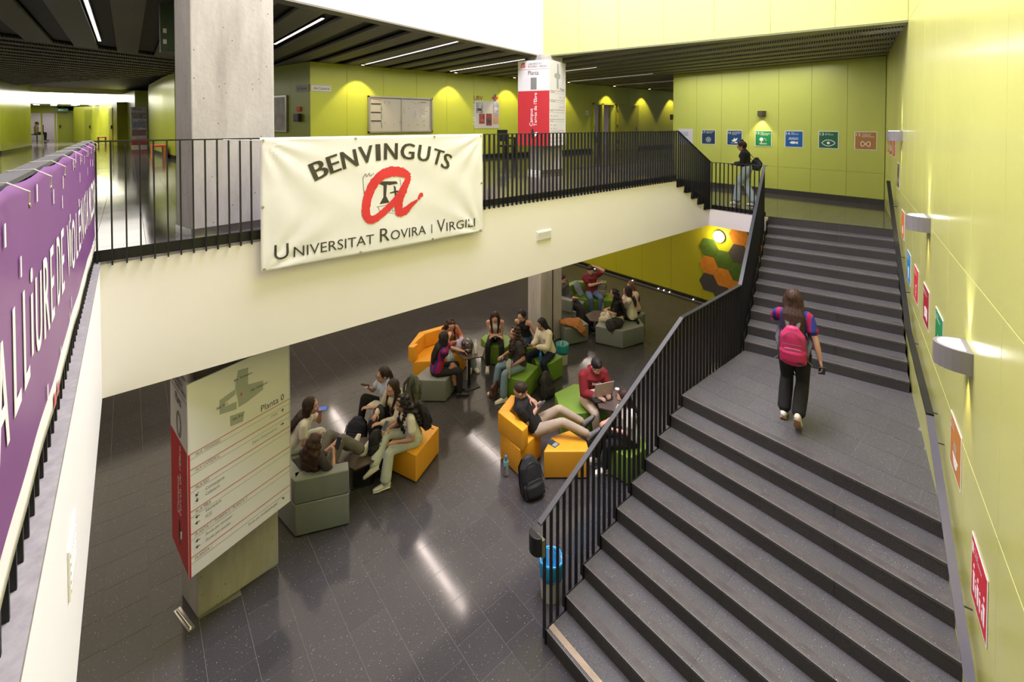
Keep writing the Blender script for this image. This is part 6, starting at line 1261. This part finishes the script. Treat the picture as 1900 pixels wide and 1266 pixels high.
# 5 curly hair, crossed legs
P5 = person('young woman with black curly hair, white t-shirt and crossed legs on the yellow pouf', (3.36, 6.38, .51), (3.22, 6.36, 1.0), 172, look=(0, -18), skin=SKIN2, hands=((2.98, 6.24, .66), (2.96, 6.46, .76)), feet=((2.84, 6.30, .10), (2.72, 6.44, .32)), knee=((-.9, .15, .6), (-.8, .35, 1.0)), hair=('curly', H_BLACK, .18), top=('tee', C_WHT, .012, -.01), pants=(C_MINT, .010, .028), shoes=S_WHT, footdir=((-.9, .35, -.1), (-.8, .35, -.45)))
phone('thin pale phone in the hand of the girl with black curly hair', (2.92, 6.46, .82), (.5, .3, .4), (-.4, -.2, .8), col=(.3, .3, .32))
# 6, 7 table with helmet
person('young woman with curly brown hair in a terracotta jacket sitting in the yellow armchair', (5.30, 8.48, .51), (5.22, 8.34, .99), -95, look=(0, -30), hands=((5.36, 8.10, .80), (5.18, 8.05, .82)), feet=((5.72, 8.14, .09), (5.08, 8.05, .09)), hair=('wavy', H_BROWN, .3, 1), top=('long', C_TER, .020, .0), pants=(C_LDEN, .018, .02), shoes=S_WHT)
person('young woman in a blue and garnet football shirt sitting on the grey pouf', (4.62, 7.86, .51), (4.72, 7.78, 1.0), -18, look=(20, -5), hands=((5.20, 7.60, .76), (4.98, 7.96, 1.02)), feet=((4.98, 7.72, .09), (4.94, 7.50, .09)), hair=('long', H_BLACK, .14), top=('tee', C_JER, .020, -.01), pants=(C_BLK, .012, .0), shoes=S_BLK, elbow=(None, (.3, .5, -.9)))
# 8 phone girl on green pouf
person('young woman with very long straight hair and black leggings looking down at her phone', (6.38, 8.22, .51), (6.24, 8.06, .99), -130, look=(0, -35), hands=((6.14, 7.98, .68), (6.22, 7.90, .68)), feet=((6.18, 7.76, .09), (5.96, 7.96, .09)), hair=('falls', H_DARK, .15), top=('tank', C_WHT, .010, .04), pants=(C_BLK, .006, .0), shoes=S_WHT, openhand=(1.2, 1.2))
phone('dark phone in both hands of the long-haired girl in the white top', (6.13, 7.90, .70), (-.4, -.5, .35), (.1, .1, 1))
# 9 black tank top
person('young woman in a black tank top leaning back on her hands by the column', (6.84, 7.72, .51), (6.70, 7.64, 1.0), -150, look=(-10, -20), hands=((6.80, 7.44, .48), (6.92, 7.98, .47)), feet=((6.40, 7.62, .09), (6.46, 7.40, .09)), elbow=((.6, -.6, .1), (.6, .5, .1)), hair=('pony', H_BLACK), top=('tank', C_BLK, .010, .0), pants=(C_DKD, .014, .0), shoes=S_WHT, openhand=(.2, .2))
# 10 back turned
person('young woman with long curly hair, dark t-shirt and jeans, back turned, on green pouf', (6.02, 6.95, .51), (5.98, 7.02, 1.0), 160, look=(10, -5), skin=SKIN2, hands=((5.78, 6.88, .60), (5.76, 7.20, .66)), feet=((5.50, 6.84, .09), (5.56, 7.16, .09)), hair=('curly', H_DARK, .12), top=('tee', C_CHAR, .022, -.01), pants=(cloth('mid_denim', (.16, .24, .32)), .012, .015), shoes=S_WHT)
# 11 white sweatshirt
person('young woman in a white sweatshirt and navy trousers on the right green pouf', (6.84, 6.96, .51), (6.74, 7.0, 1.0), 175, look=(0, -25), skin=SKIN2, hands=((6.44, 6.92, .74), (6.46, 7.06, .74)), feet=((6.56, 6.66, .09), (6.34, 7.12, .09)), hair=('long', H_BLACK, .22), top=('long', C_CRM, .026, .01), pants=(C_NAVY, .012, .01), shoes=S_WHT)
phone('pale phone held by the girl in the white sweatshirt', (6.36, 7.0, .78), (-.7, .1, .3), (.2, 0, .9), col=(.4, .4, .42))
# 12 boy lying
P12 = person('young man in a black t-shirt slouching in the yellow armchair, feet up', (4.98, 5.36, .50), (4.76, 5.52, .93), -40, look=(0, -22), male=True, ht=1.75, hands=((5.10, 5.62, .78), (5.00, 5.36, .78)), feet=((5.60, 4.90, .54), (5.46, 4.66, .53)), knee=((0, 0, 1), (0, 0, 1)), hair=('short', H_DARK), top=('tee', C_BLK, .016, .0), pants=(C_KHA, .006, .0), shoes=S_GRY, footdir=((.55, -.35, .75), (.6, -.35, .7)), elbow=((.2, .8, -.1), None), sole=S_BLK)
phone('black phone held by the boy lying in the yellow armchair', (5.06, 5.32, .86), (.5, -.3, .3), (-.5, .4, .7))
# 13 red hoodie
P13 = person('young man in a dark red hooded sweatshirt reading levis, beige trousers, typing on a laptop', (6.22, 5.30, .51), (6.22, 5.22, 1.0), -112, look=(5, -32), male=True, ht=1.75, hands=((6.24, 4.90, .76), (6.02, 4.96, .76)), feet=((6.28, 4.84, .10), (5.98, 4.92, .10)), hair=('short', H_BLACK), top=('hood', C_RED, .026, .0), pants=(cloth('beige_trousers', (.50, .40, .30)), .016, .0), shoes=S_WHT)
P13['t']['label'] = 'young man in a dark red hooded sweatshirt and beige trousers typing on a laptop'
ff = P13['F']; cc = P13['hip']+P13['td']*.36*P13['k']+ff*.165; txt('levis', cc-P13['L']*-.09*-1+Vector((0, 0, 0)), -P13['L']*-1, P13['td'], .05, M_WI, P13['t'], wid=.17) if False else txt('levis', cc-P13['L']*.085, P13['L'], P13['td'], .05, M_WI, P13['t'], wid=.17, name='printed_word')
# 14, 15 far seats
person('young man in a maroon t-shirt resting his head on his hand', (10.14, 8.58, .51), (10.12, 8.62, 1.0), -125, look=(0, -15), male=True, ht=1.75, hands=((10.22, 8.52, 1.27), (10.16, 8.34, .86)), feet=((10.02, 8.18, .10), (9.80, 8.30, .10)), elbow=((.3, -.7, -.3), (-.3, -.3, -.9)), hair=('short', H_DARK), top=('tee', C_MAR, .018, .0), pants=(C_DEN, .014, .0), shoes=S_BLK)
person('man in a dark grey shirt and black trousers half hidden behind the concrete column', (9.22, 8.55, .51), (9.05, 8.72, .96), -80, look=(0, -15), male=True, ht=1.78, hands=((9.25, 8.50, .66), (9.15, 8.42, .66)), feet=((9.18, 7.78, .12), (8.98, 7.86, .10)), hair=('short', H_BROWN), top=('long', cloth('dark_grey_shirt', (.07, .07, .075)), .018, .0), pants=(C_BLK, .024, .02), shoes=S_BLK)
# 16, 17, 18
person('young woman in a black t-shirt seen from behind on the big grey pouf', (9.34, 7.02, .51), (9.28, 7.05, 1.0), 128, look=(0, -15), hands=((9.14, 7.22, .68), (9.32, 7.36, .66)), feet=((9.10, 7.45, .09), (9.35, 7.62, .09)), hair=('wavy', H_BLACK, .10), top=('tee', C_BLK, .014, .0), pants=(C_BEI, .016, .0), shoes=S_BLK)
person('young woman in a cream hooded sweatshirt seen from behind, beside the girl in black', (9.72, 6.90, .51), (9.66, 6.95, 1.0), 120, look=(0, -10), hands=((9.62, 7.28, .72), (9.80, 7.30, .68)), feet=((9.60, 7.45, .09), (9.85, 7.5, .09)), hair=('long', H_DARK, .26), top=('hood', C_CRM, .026, -.02), pants=(C_BLK, .012, .0), shoes=S_WHT)
person('young woman with light brown hair in a pale pink sweatshirt near the lime wall', (10.12, 7.10, .51), (10.05, 7.14, 1.0), 165, look=(5, -15), hands=((9.72, 7.12, .80), (9.74, 7.30, .76)), feet=((9.8, 7.5, .09), (10.0, 7.5, .09)), hair=('long', H_LIGHT, .16), top=('long', C_PNK, .022, .0), pants=(C_BLK, .012, .0), shoes=S_WHT)
pouf('pouf', 'grey pouf under the farthest girl with light brown hair', [(9.96, 6.86), (10.3, 6.9), (10.35, 7.3), (10.0, 7.36)], L_GREY)
# 19 walker on the stair landing
P19 = person('young woman with long brown hair and a pink backpack walking up the stair landing', (6.42, 2.13, LL+.90), (6.43, 2.15, LL+1.40), 16, look=(12, -8), ht=1.67, hands=((6.60, 2.24, LL+1.34), (6.46, 1.84, LL+.80)), feet=((6.42, 2.24, LL+.10), (6.24, 2.02, LL+.20)), knee=((1, .2, 0), (1, .2, -.2)), hair=('long', H_BROWN, .16), top=('tee', C_JER, .013, .02), pants=(cloth('washed_black', (.018, .017, .017)), .018, .014), shoes=S_WHT, sole=S_GUM, footdir=((.95, .25, -.05), (.62, .12, -.78)), vox=.012, openhand=(1.0, .8), elbow=((-.1, .9, -.75), (-.6, -.6, -.2)))
phone('black phone in the right hand of the girl walking up the landing', P19['arms'][1][2]+(P19['arms'][1][2]-P19['arms'][1][1]).normalized()*.11+Vector((0, .005, 0)), (.5, .2, -.8), (-.8, -.4, -.2))
# 20 on the upper landing
P20 = person('young woman with a hair bun and black sweatshirt on the upper landing', (11.72, 5.00, UL+.86), (11.70, 5.04, UL+1.36), 105, look=(0, -25), ht=1.58, hands=((11.60, 5.24, UL+1.02), (11.70, 5.25, UL+1.0)), feet=((11.66, 5.18, UL+.09), (11.76, 4.82, UL+.09)), knee=((0, 1, 0), (0, 1, 0)), hair=('bun', H_DARK), top=('long', C_BLK, .024, .04), pants=(C_LDEN, .026, .03), shoes=S_WHT, glasses=True, elbow=((-.3, -.5, -.8), (.3, -.5, -.8)))
# 21 behind the stair railing
person('young person with brown hair in a white top, half hidden behind the stair railing bars', (5.95, 4.22, .51), (5.88, 4.25, .98), 150, look=(0, -20), hands=((5.62, 4.35, .70), (5.70, 4.52, .70)), feet=((5.55, 4.42, .09), (5.65, 4.66, .09)), hair=('long', H_BROWN, .2), top=('tee', C_WHT, .02, .0), pants=(C_BLK, .014, .0), shoes=S_WHT)
# far figures on the first floor
person('distant person in a red top behind the gallery railing near the office door', (15.6, 13.6, F1+.86), (15.6, 13.6, F1+1.36), -90, hair=('short', H_DARK), top=('tee', C_RED, .02, .0), pants=(C_CHAR, .016, .0), feet=((15.7, 13.6, F1+.09), (15.5, 13.6, F1+.09)), knee=((0, -1, 0), (0, -1, 0)), shoes=S_BLK, vox=.02)
person('distant person with reddish hair inside the office doorway', (16.35, 13.9, F1+.86), (16.35, 13.9, F1+1.36), -100, hair=('long', H_LIGHT, .3), top=('tee', C_WHT, .02, .0), pants=(C_CHAR, .016, .0), feet=((16.45, 13.9, F1+.09), (16.25, 13.9, F1+.09)), knee=((0, -1, 0), (0, -1, 0)), shoes=S_BLK, vox=.02)
person('distant person in pink seated in the glazed office at the end of the far corridor', (-4.75, 44.6, F1+.55), (-4.75, 44.6, F1+1.05), 0, hair=('short', H_DARK), top=('tee', C_PNK, .02, .0), pants=(C_CHAR, .016, .0), shoes=S_BLK, vox=.02)
t_ = thing('office_chair', 'dark office chair in the glazed office at the far corridor end', 'chair', (-4.6, 44.6, F1)); MB().box(-5.0, -4.45, 44.3, 44.85, F1+.42, F1+.48).build('seat', C_NAVY, t_, bevel=.02); MB().box(-4.5, -4.42, 44.3, 44.85, F1+.5, F1+1.1).build('backrest', C_NAVY, t_, bevel=.02); MB().tube([(-4.72, 44.57, F1), (-4.72, 44.57, F1+.42)], .03).build('stem', M_BLACK, t_)
# ------------------------------------------------------------------ bags and belongings
def backpack(label, c, up, out, m, w_=.30, h=.44, d=.16, straps=M_BLACK, pocket=None, name='backpack', strap_pts=None):
    c, up, out = Vector(c), Vector(up).normalized(), Vector(out); out = (out-up*out.dot(up)).normalized(); sd = up.cross(out); t = thing(name, label, 'backpack', tuple(c)); W_ = woff(t)
    b = MB(); b.loft([c-up*h*.42, c, c+up*h*.30, c+up*h*.46], [(w_*.5, d*.5), (w_*.5, d*.52), (w_*.44, d*.45), (w_*.28, d*.28)], sd, 16, capseg=2); b.obox(c-up*h*.47-sd*w_*.46-out*d*.4, sd*w_*.92, out*d*.8, up*h*.35)
    mm = remesh(b, .011, 4, .5, W_); mm.name = 'shell'; link('shell', mm, m, t)
    b = MB(); b.loft([c-up*h*.36+out*d*.5, c-up*h*.14+out*d*.53, c-up*h*.04+out*d*.47], [(w_*.40, d*.22), (w_*.40, d*.22), (w_*.34, d*.10)], sd, 14); mm = remesh(b, .010, 3, .5, W_); mm.name = 'front_pocket'; link('front_pocket', mm, pocket or m, t)
    b = MB(); arc = [c+up*(h*.05+h*.37*math.sin(a))+sd*w_*.41*math.cos(a)+out*(d*.50-d*.10*math.sin(a)) for a in [PI*j/12 for j in range(13)]]; b.tube(arc, .004, n=5); b.tube([c-up*h*.03-sd*w_*.36+out*d*.60, c-up*h*.02+out*d*.66, c-up*h*.03+sd*w_*.36+out*d*.60], .005, n=5); b.build('zip', straps, t)
    b = MB(); b.tube([c+up*h*.46-sd*.035, c+up*h*.55-sd*.02, c+up*h*.55+sd*.02, c+up*h*.46+sd*.035], .008, n=6); b.build('grab_handle', straps, t)
    b = MB()
    for sg in (1, -1):
        q = c-up*h*.40+sd*sg*w_*.46; b.tube([q+up*h*.2+out*d*.2, q+sd*sg*.02+out*.02, q-up*.02+sd*sg*.06+out*.06], .006, n=5); b.tube([c+up*h*.22+sd*sg*w_*.47+out*d*.1, c-up*h*.1+sd*sg*w_*.50+out*d*.25], .007, n=5)
    for e_ in (.12, -.22): b.tube([c+up*h*e_-sd*w_*.30+out*d*.60, c+up*h*e_+out*d*.66, c+up*h*e_+sd*w_*.30+out*d*.60], .004, n=5)
    b.build('webbing', straps, t)
    for sg in (1, -1):
        pts = strap_pts[0 if sg > 0 else 1] if strap_pts else [c+up*h*.44+sd*sg*w_*.18-out*d*.35, c+up*h*.2+sd*sg*w_*.28-out*d*.75, c-up*h*.2+sd*sg*w_*.40-out*d*.6, c-up*h*.42+sd*sg*w_*.42-out*d*.35]
        b = MB(); b.loft(pts, [(.024, .006)]*len(pts), sd, 8, capseg=1); b.build('shoulder_strap', straps, t, smooth='all')
    return t
M_PINK = mat('pink_fabric', (.46, .018, .10), .6, noise=.08, nscale=10, bump=.3, bscale=25); M_STR = mat('strap_grey', (.06, .06, .062), .7)
M_CAMO = mat('camouflage', (.16, .17, .10), .8, col2=(.03, .035, .025), nscale=9); M_DOT = mat('black_dotted', (.03, .03, .03), .8); M_GRYB = mat('grey_fabric', (.22, .21, .20), .8, noise=.1, bump=.2, bscale=40); M_BKF = mat('black_fabric', (.018, .018, .020), .7, noise=.2, nscale=20, bump=.4, bscale=30)
p = P19; bc = p['hip']+p['td']*.17-p['F']*.25; upv = (p['td']-p['F']*.10).normalized()
sp_ = []
for sg in (1, -1): sp_.append([bc+upv*.19+p['L']*sg*.05+p['F']*.08, p['neck']+p['L']*sg*.075-p['F']*.085-p['td']*.06, p['neck']+p['L']*sg*.10+p['td']*.012, p['neck']+p['L']*sg*.115+p['F']*.095-p['td']*.10, p['hip']+p['td']*.26+p['L']*sg*.16+p['F']*.05, p['hip']+p['td']*.16+p['L']*sg*.18-p['F']*.06, bc-upv*.17+p['L']*sg*.13+p['F']*.06])
bp_ = backpack('bright pink backpack with grey straps worn by the girl on the landing', bc, upv, -p['F'], M_PINK, .30, .42, .17, M_STR, strap_pts=[sp_[1], sp_[0]])
MB().obox(bc-upv*.185-p['F']*.118-p['L']*.0+p['L']*-.11, p['L']*.07, -p['F']*.004, upv*.022).build('brand_tag', M_INKB, bp_); 
p = P5; bc = p['hip']+p['td']*.28-p['F']*.21
backpack('black backpack worn by the girl with black curly hair', bc, p['td'], -p['F'], M_BKF, .28, .42, .15)
backpack('camouflage backpack behind the girl in the beige hooded sweatshirt', (3.62, 6.92, .92), (.1, .05, 1), (1, .2, 0), M_CAMO, .30, .42, .16)
backpack('black backpack standing on the floor beside the yellow armchair', (4.42, 4.86, .26), (-.05, .22, 1), (-.25, -.9, .25), M_BKF, .34, .52, .20)
backpack('black backpack leaning on the green pouf beside the boy in black', (6.28, 6.45, .22), (.1, .3, 1), (.2, -.9, .2), M_BKF, .32, .44, .18)
backpack('black and white patterned backpack between the two green poufs', (6.02, 7.42, .24), (.05, .25, 1), (-.4, -.8, .2), mat('spotted_fabric', (.02, .02, .02), .8, col2=(.02, .02, .02)), .30, .46, .16)
_m = MATS['spotted_fabric']; nt, N, L = nodes_of(_m); v = N.new('ShaderNodeTexVoronoi'); v.inputs['Scale'].default_value = 30; tc = N.new('ShaderNodeTexCoord'); L.new(tc.outputs['Object'], v.inputs['Vector']); r = N.new('ShaderNodeValToRGB'); r.color_ramp.elements[0].position = .22; r.color_ramp.elements[1].position = .28; r.color_ramp.elements[0].color = (.6, .58, .55, 1); r.color_ramp.elements[1].color = (.02, .02, .02, 1); L.new(v.outputs['Distance'], r.inputs['Fac']); L.new(r.outputs['Color'], N['Principled BSDF'].inputs['Base Color'])
backpack('light grey backpack propped beside the young man in the maroon shirt', (10.32, 8.38, .66), (.25, .1, 1), (-.2, -.9, .3), M_GRYB, .30, .42, .17, pocket=M_GRYB)
backpack('black backpack lying beside the girl in the black t-shirt on the grey pouf', (9.0, 6.88, .52), (.8, -.4, .2), (-.4, -.7, .5), M_BKF, .28, .40, .14)
backpack('black bag on the lap of the girl in the beige hooded sweatshirt', (3.05, 6.98, .66), (.3, .2, 1), (-.9, -.1, .1), M_BKF, .26, .30, .12)
backpack('black drawstring bag standing on the low dark table', (2.80, 6.55, .58), (.05, 0, 1), (-.3, -.9, 0), M_BKF, .20, .34, .14)
backpack('dark blue bag on the floor behind the low table', (2.78, 7.25, .40), (.2, .1, 1), (-.6, -.7, .2), mat('navy_fabric', (.02, .022, .04), .8), .34, .36, .20)
backpack('dark grey backpack lying between the yellow pouf and the green pouf', (5.72, 4.98, .14), (.9, -.2, .1), (0, -.2, 1), M_BKF, .28, .40, .15)
def sack(name, label, cat, pts, rad, side, m, vox=.012):
    b = MB(); t = thing(name, label, cat, tuple(pts[0])); b.loft(pts, rad, side, 14); mm = remesh(b, vox, 3, .5, woff(t)); n = len(mm.vertices); co = np.empty(n*3); mm.vertices.foreach_get('co', co); co = co.reshape(-1, 3); no = np.empty(n*3); mm.vertices.foreach_get('normal', no); no = no.reshape(-1, 3)
    co += no*(.010*np.sin(co[:, 0]*38+co[:, 2]*31)*np.cos(co[:, 1]*34-co[:, 2]*20))[:, None]; mm.vertices.foreach_set('co', co.ravel()); mm.name = 'fabric'; link('fabric', mm, m, t); return t
sack('jacket', 'brown corduroy jacket thrown over the grey block pouf', 'jacket', [(8.10, 7.82, .50), (8.25, 7.70, .50), (8.42, 7.55, .47), (8.46, 7.40, .34), (8.48, 7.38, .22)], [(.10, .05), (.20, .06), (.24, .05), (.18, .03), (.07, .025)], (1, .3, 0), cloth('brown_corduroy', (.34, .14, .04)))
sack('jacket', 'tan jacket tied around the waist of the girl in the football shirt', 'jacket', [(4.86, 7.66, .58), (4.90, 7.60, .45), (4.92, 7.58, .24)], [(.10, .05), (.11, .04), (.10, .03)], (1, .2, 0), cloth('tan_satin', (.30, .16, .10), rough=.4))
sack('jacket', 'grey sweatshirt hanging from the knee of the girl in jeans', 'jacket', [(5.74, 6.96, .66), (5.66, 6.88, .60), (5.62, 6.82, .42)], [(.07, .04), (.08, .035), (.06, .02)], (.3, 1, 0), cloth('grey_sweat', (.26, .26, .22)))
sack('jacket', 'grey blue jacket hanging on the back of the green armchair', 'jacket', [(9.78, 8.86, .82), (9.80, 8.80, .70), (9.84, 8.70, .50)], [(.10, .05), (.11, .05), (.09, .04)], (1, -.3, 0), cloth('grey_blue', (.22, .25, .32)))
sack('jacket', 'white jacket across the lap of the girl with glasses', 'jacket', [(3.14, 7.18, .64), (3.10, 7.34, .66), (3.12, 7.48, .56)], [(.09, .04), (.12, .05), (.07, .04)], (1, 0, 0), C_CRM)
sack('jacket', 'black and white striped jacket on the green pouf by the column', 'jacket', [(6.96, 7.62, .55), (7.0, 7.50, .50), (7.02, 7.42, .34)], [(.08, .05), (.09, .04), (.05, .03)], (1, 0, 0), mat('striped_cloth', (.5, .5, .5), .8, col2=(.03, .03, .03), nscale=14))
sack('handbag', 'brown leather handbag on the floor beside the girl in jeans', 'bag', [(5.36, 6.98, .10), (5.40, 7.0, .24), (5.46, 7.0, .34)], [(.12, .06), (.12, .06), (.05, .03)], (1, .2, 0), mat('brown_leather', (.06, .02, .015), .35))
sack('shoulder_bag', 'black shoulder bag on the hip of the girl on the upper landing', 'bag', [(11.86, 4.86, UL+.92), (11.88, 4.82, UL+1.05), (11.88, 4.84, UL+1.15)], [(.16, .06), (.15, .06), (.08, .03)], (.2, 1, 0), M_BKF)
p = P20; MB().tube([(11.86, 4.84, UL+1.12), p['sh'][1]+Vector((.03, -.05, .0)), p['sh'][1]+Vector((0, 0, .055)), p['sh'][1]+Vector((-.05, .05, 0)), (11.84, 4.92, UL+1.12)], .008).build('x', M_BLACK, bpy.data.objects['shoulder_bag']); bpy.data.objects['x'].name = 'strap'
sack('handbag', 'white and black tote bag on the grey pouf before the girl in black', 'bag', [(9.04, 7.12, .50), (9.12, 7.16, .58), (9.18, 7.2, .66)], [(.12, .07), (.12, .06), (.06, .03)], (1, .2, 0), C_WHT)
sack('garment', 'black scarf lying on the grey pouf behind the girl in cream', 'scarf', [(9.58, 6.62, .45), (9.66, 6.72, .46), (9.78, 6.80, .455)], [(.07, .02), (.08, .025), (.05, .02)], (0, 0, 1), C_BLK)
sack('pillow_bag', 'lilac bag on the tall table beside the helmet', 'bag', [(5.20, 7.86, .78), (5.24, 7.9, .86), (5.24, 7.92, .92)], [(.12, .07), (.11, .06), (.06, .03)], (1, 0, 0), cloth('lilac', (.42, .38, .52)))
def bottle(label, c, h, r, m, capm, grp=None, up=(0, 0, 1)):
    t = thing('bottle', label, 'bottle', c, grp); MB().lathe([(r*.9, 0), (r, .01), (r, h*.62), (r*.92, h*.72), (r*.42, h*.84), (r*.38, h*.90)], c, n=16).build('flask', m, t, smooth=True); MB().lathe([(r*.48, h*.88), (r*.48, h*.985), (r*.4, h)], c, n=14).build('cap', capm, t, smooth=True); return t
M_CLR = mat('clear_plastic', (.85, .92, .95), .05, trans=.9); M_BLU = mat('blue_plastic', (.03, .25, .6), .3)
t_ = bottle('clear plastic water bottle with a blue cap on the floor by the yellow armchair', (4.36, 5.36, 0), .31, .038, M_CLR, M_BLU); MB().lathe([(.0386, .17), (.0386, .23)], (4.36, 5.36, 0), n=16).build('paper_label', mat('label_aqua', (.15, .45, .5), .4), t_)
t_ = bottle('white metal flask with a loop cap on the tall table beside the helmet', (5.36, 7.56, .72), .24, .037, mat('white_enamel', (.75, .74, .70), .3), S_WHT); MB().tube([(5.36+.018*math.cos(a), 7.56, .975+.02*math.sin(a)) for a in [2*PI*j/10 for j in range(11)]], .005, n=6).build('loop', S_WHT, t_)
bottle('clear tall bottle on the low dark table of the far group', (9.46, 7.62, .42), .27, .036, M_CLR, M_CLR); bottle('blue water bottle on the green pouf beside the girl in the white sweatshirt', (6.50, 6.86, .43), .24, .032, M_BLU, M_BLU)
# motorcycle helmet
hm = thing('helmet', 'glossy black motorcycle helmet on the tall hexagonal table', 'helmet', (5.26, 7.72, .72)); b = MB(); b.ball((5.26, 7.72, .85), (.125, .15, .135), 22); b.ball((5.22, 7.62, .79), (.09, .09, .07), 14); mm = remesh(b, .009, 4, .5, woff(hm)); mm.name = 'shell'; link('shell', mm, mat('gloss_black', (.012, .012, .014), .08, coat=1.0), hm)
b = MB()
b.add([Vector((5.255, 7.715, .855))+Vector((math.cos(a)*.128*math.cos(e_), math.sin(a)*.156*math.cos(e_), .138*math.sin(e_))) for e_ in (-.28, -.1, .1, .28) for a in [math.radians(205+j*9) for j in range(14)]], [(j*14+i, j*14+i+1, (j+1)*14+i+1, (j+1)*14+i) for j in range(3) for i in range(13)]); b.build('visor', mat('visor', (.10, .03, .03), .05, coat=1.0), hm, smooth='all')
# laptop and case, cup
lt = thing('laptop', 'silver laptop open on the tall table in front of the boy in red', 'laptop', (6.08, 4.80, .76)); u = Vector((.93, -.36, 0)).normalized(); v = Vector((-.36, -.93, 0)).normalized(); c_ = Vector((6.09, 4.90, .775))
M_ALU = mat('laptop_aluminium', (.62, .52, .45), .4, metal=.3); MB().obox(c_-u*.16, u*.32, v*-.0+v*.0+v*(-.22)*-0+v*-.22*-1*0+(-v)*.0+Vector((0, 0, 0))+(-v)*-.0+(-v)*.22, (0, 0, .014)).build('keyboard_base', M_ALU, lt, bevel=.003)
MB().obox(c_-u*.175+Z*.014, u*.35, v*.065+Z*.245, -v*.006+Z*.002).build('screen_lid', M_ALU, lt, bevel=.002); MB().obox(c_-u*.15+Z*.022-v*.007, u*.30, v*.055+Z*.195, -v*.001).build('display', mat('laptop_display', (.05, .06, .08), .2, emit=(.5, .6, .8), estr=.4), lt)
MB().ball(c_+v*.045+Z*.115, (.012, .012, .012), 10).build('round_logo', mat('logo_copper', (.55, .22, .12), .3), lt)
lc = thing('laptop_case', 'black padded laptop case lying under the silver laptop', 'case', (6.05, 4.86, .72)); MB().obox(c_-u*.19+v*.06-Z*.05, u*.36, -v*.26, (0, 0, .045)).build('body', M_BKF, lc, bevel=.018, seg=3); MB().tube([c_-u*.18+v*.068-Z*.028, c_+u*.16+v*.068-Z*.028], .004).build('zip', M_STEEL, lc)
cp = thing('paper_cup', 'white paper cup at the far edge of the laptop table', 'cup', (6.40, 4.82, .72)); MB().lathe([(.028, 0), (.036, .085), (.039, .088), (.038, .095)], (6.40, 4.84, .72), n=16).build('cup', S_WHT, cp, smooth=True)
nt_ = thing('leaflet', 'dark printed leaflet lying on the yellow pouf', 'leaflet', (4.98, 4.92, .432)); MB().obox((4.93, 4.88, .4315), Vector((.19, .02, 0))*.62, Vector((-.02, .21, 0))*.75, (0, 0, .003)).build('sheet', mat('leaflet_dark', (.04, .05, .06), .4), nt_); MB().obox((4.945, 4.893, .4346), (.09, .009, 0), (-.01, .06, 0), (0, 0, .001)).build('printed_block', mat('leaflet_grey', (.3, .33, .36), .4), nt_)
# waste bin behind the railing
def bin_(label, c_, bag):
    wb = thing('waste_bin', label, 'waste bin', c_)
    MB().lathe([(.115, 0), (.125, .30), (.13, .42), (.118, .42), (.11, .05)], c_, n=22).build('bin', mat('bin_white', (.55, .53, .50), .4), wb, smooth=True)
    b = MB(); b.lathe([(.134, .24), (.142, .30), (.138, .40), (.143, .435), (.132, .445), (.12, .42), (.11, .12), (.02, .10)], c_, n=26)
    b.v = [(x+.006*math.sin(y*90+z*40), y+.006*math.sin(x*80), z+(.012*math.sin(math.atan2(y-c_[1], x-c_[0])*9) if z < .3 else 0)) for x, y, z in b.v]; b.build('liner_bag', bag, wb, smooth='all')
bin_('white round bin with a bright blue liner bag behind the stair railing', (3.64, 3.66, 0), mat('blue_bag', (.02, .30, .62), .3, noise=.3, nscale=8, ndist=1))
bin_('white bin with a turquoise liner bag beside the concrete column below', (7.42, 7.12, 0), mat('turquoise_bag', (.03, .32, .38), .35, noise=.2, nscale=8, ndist=1))
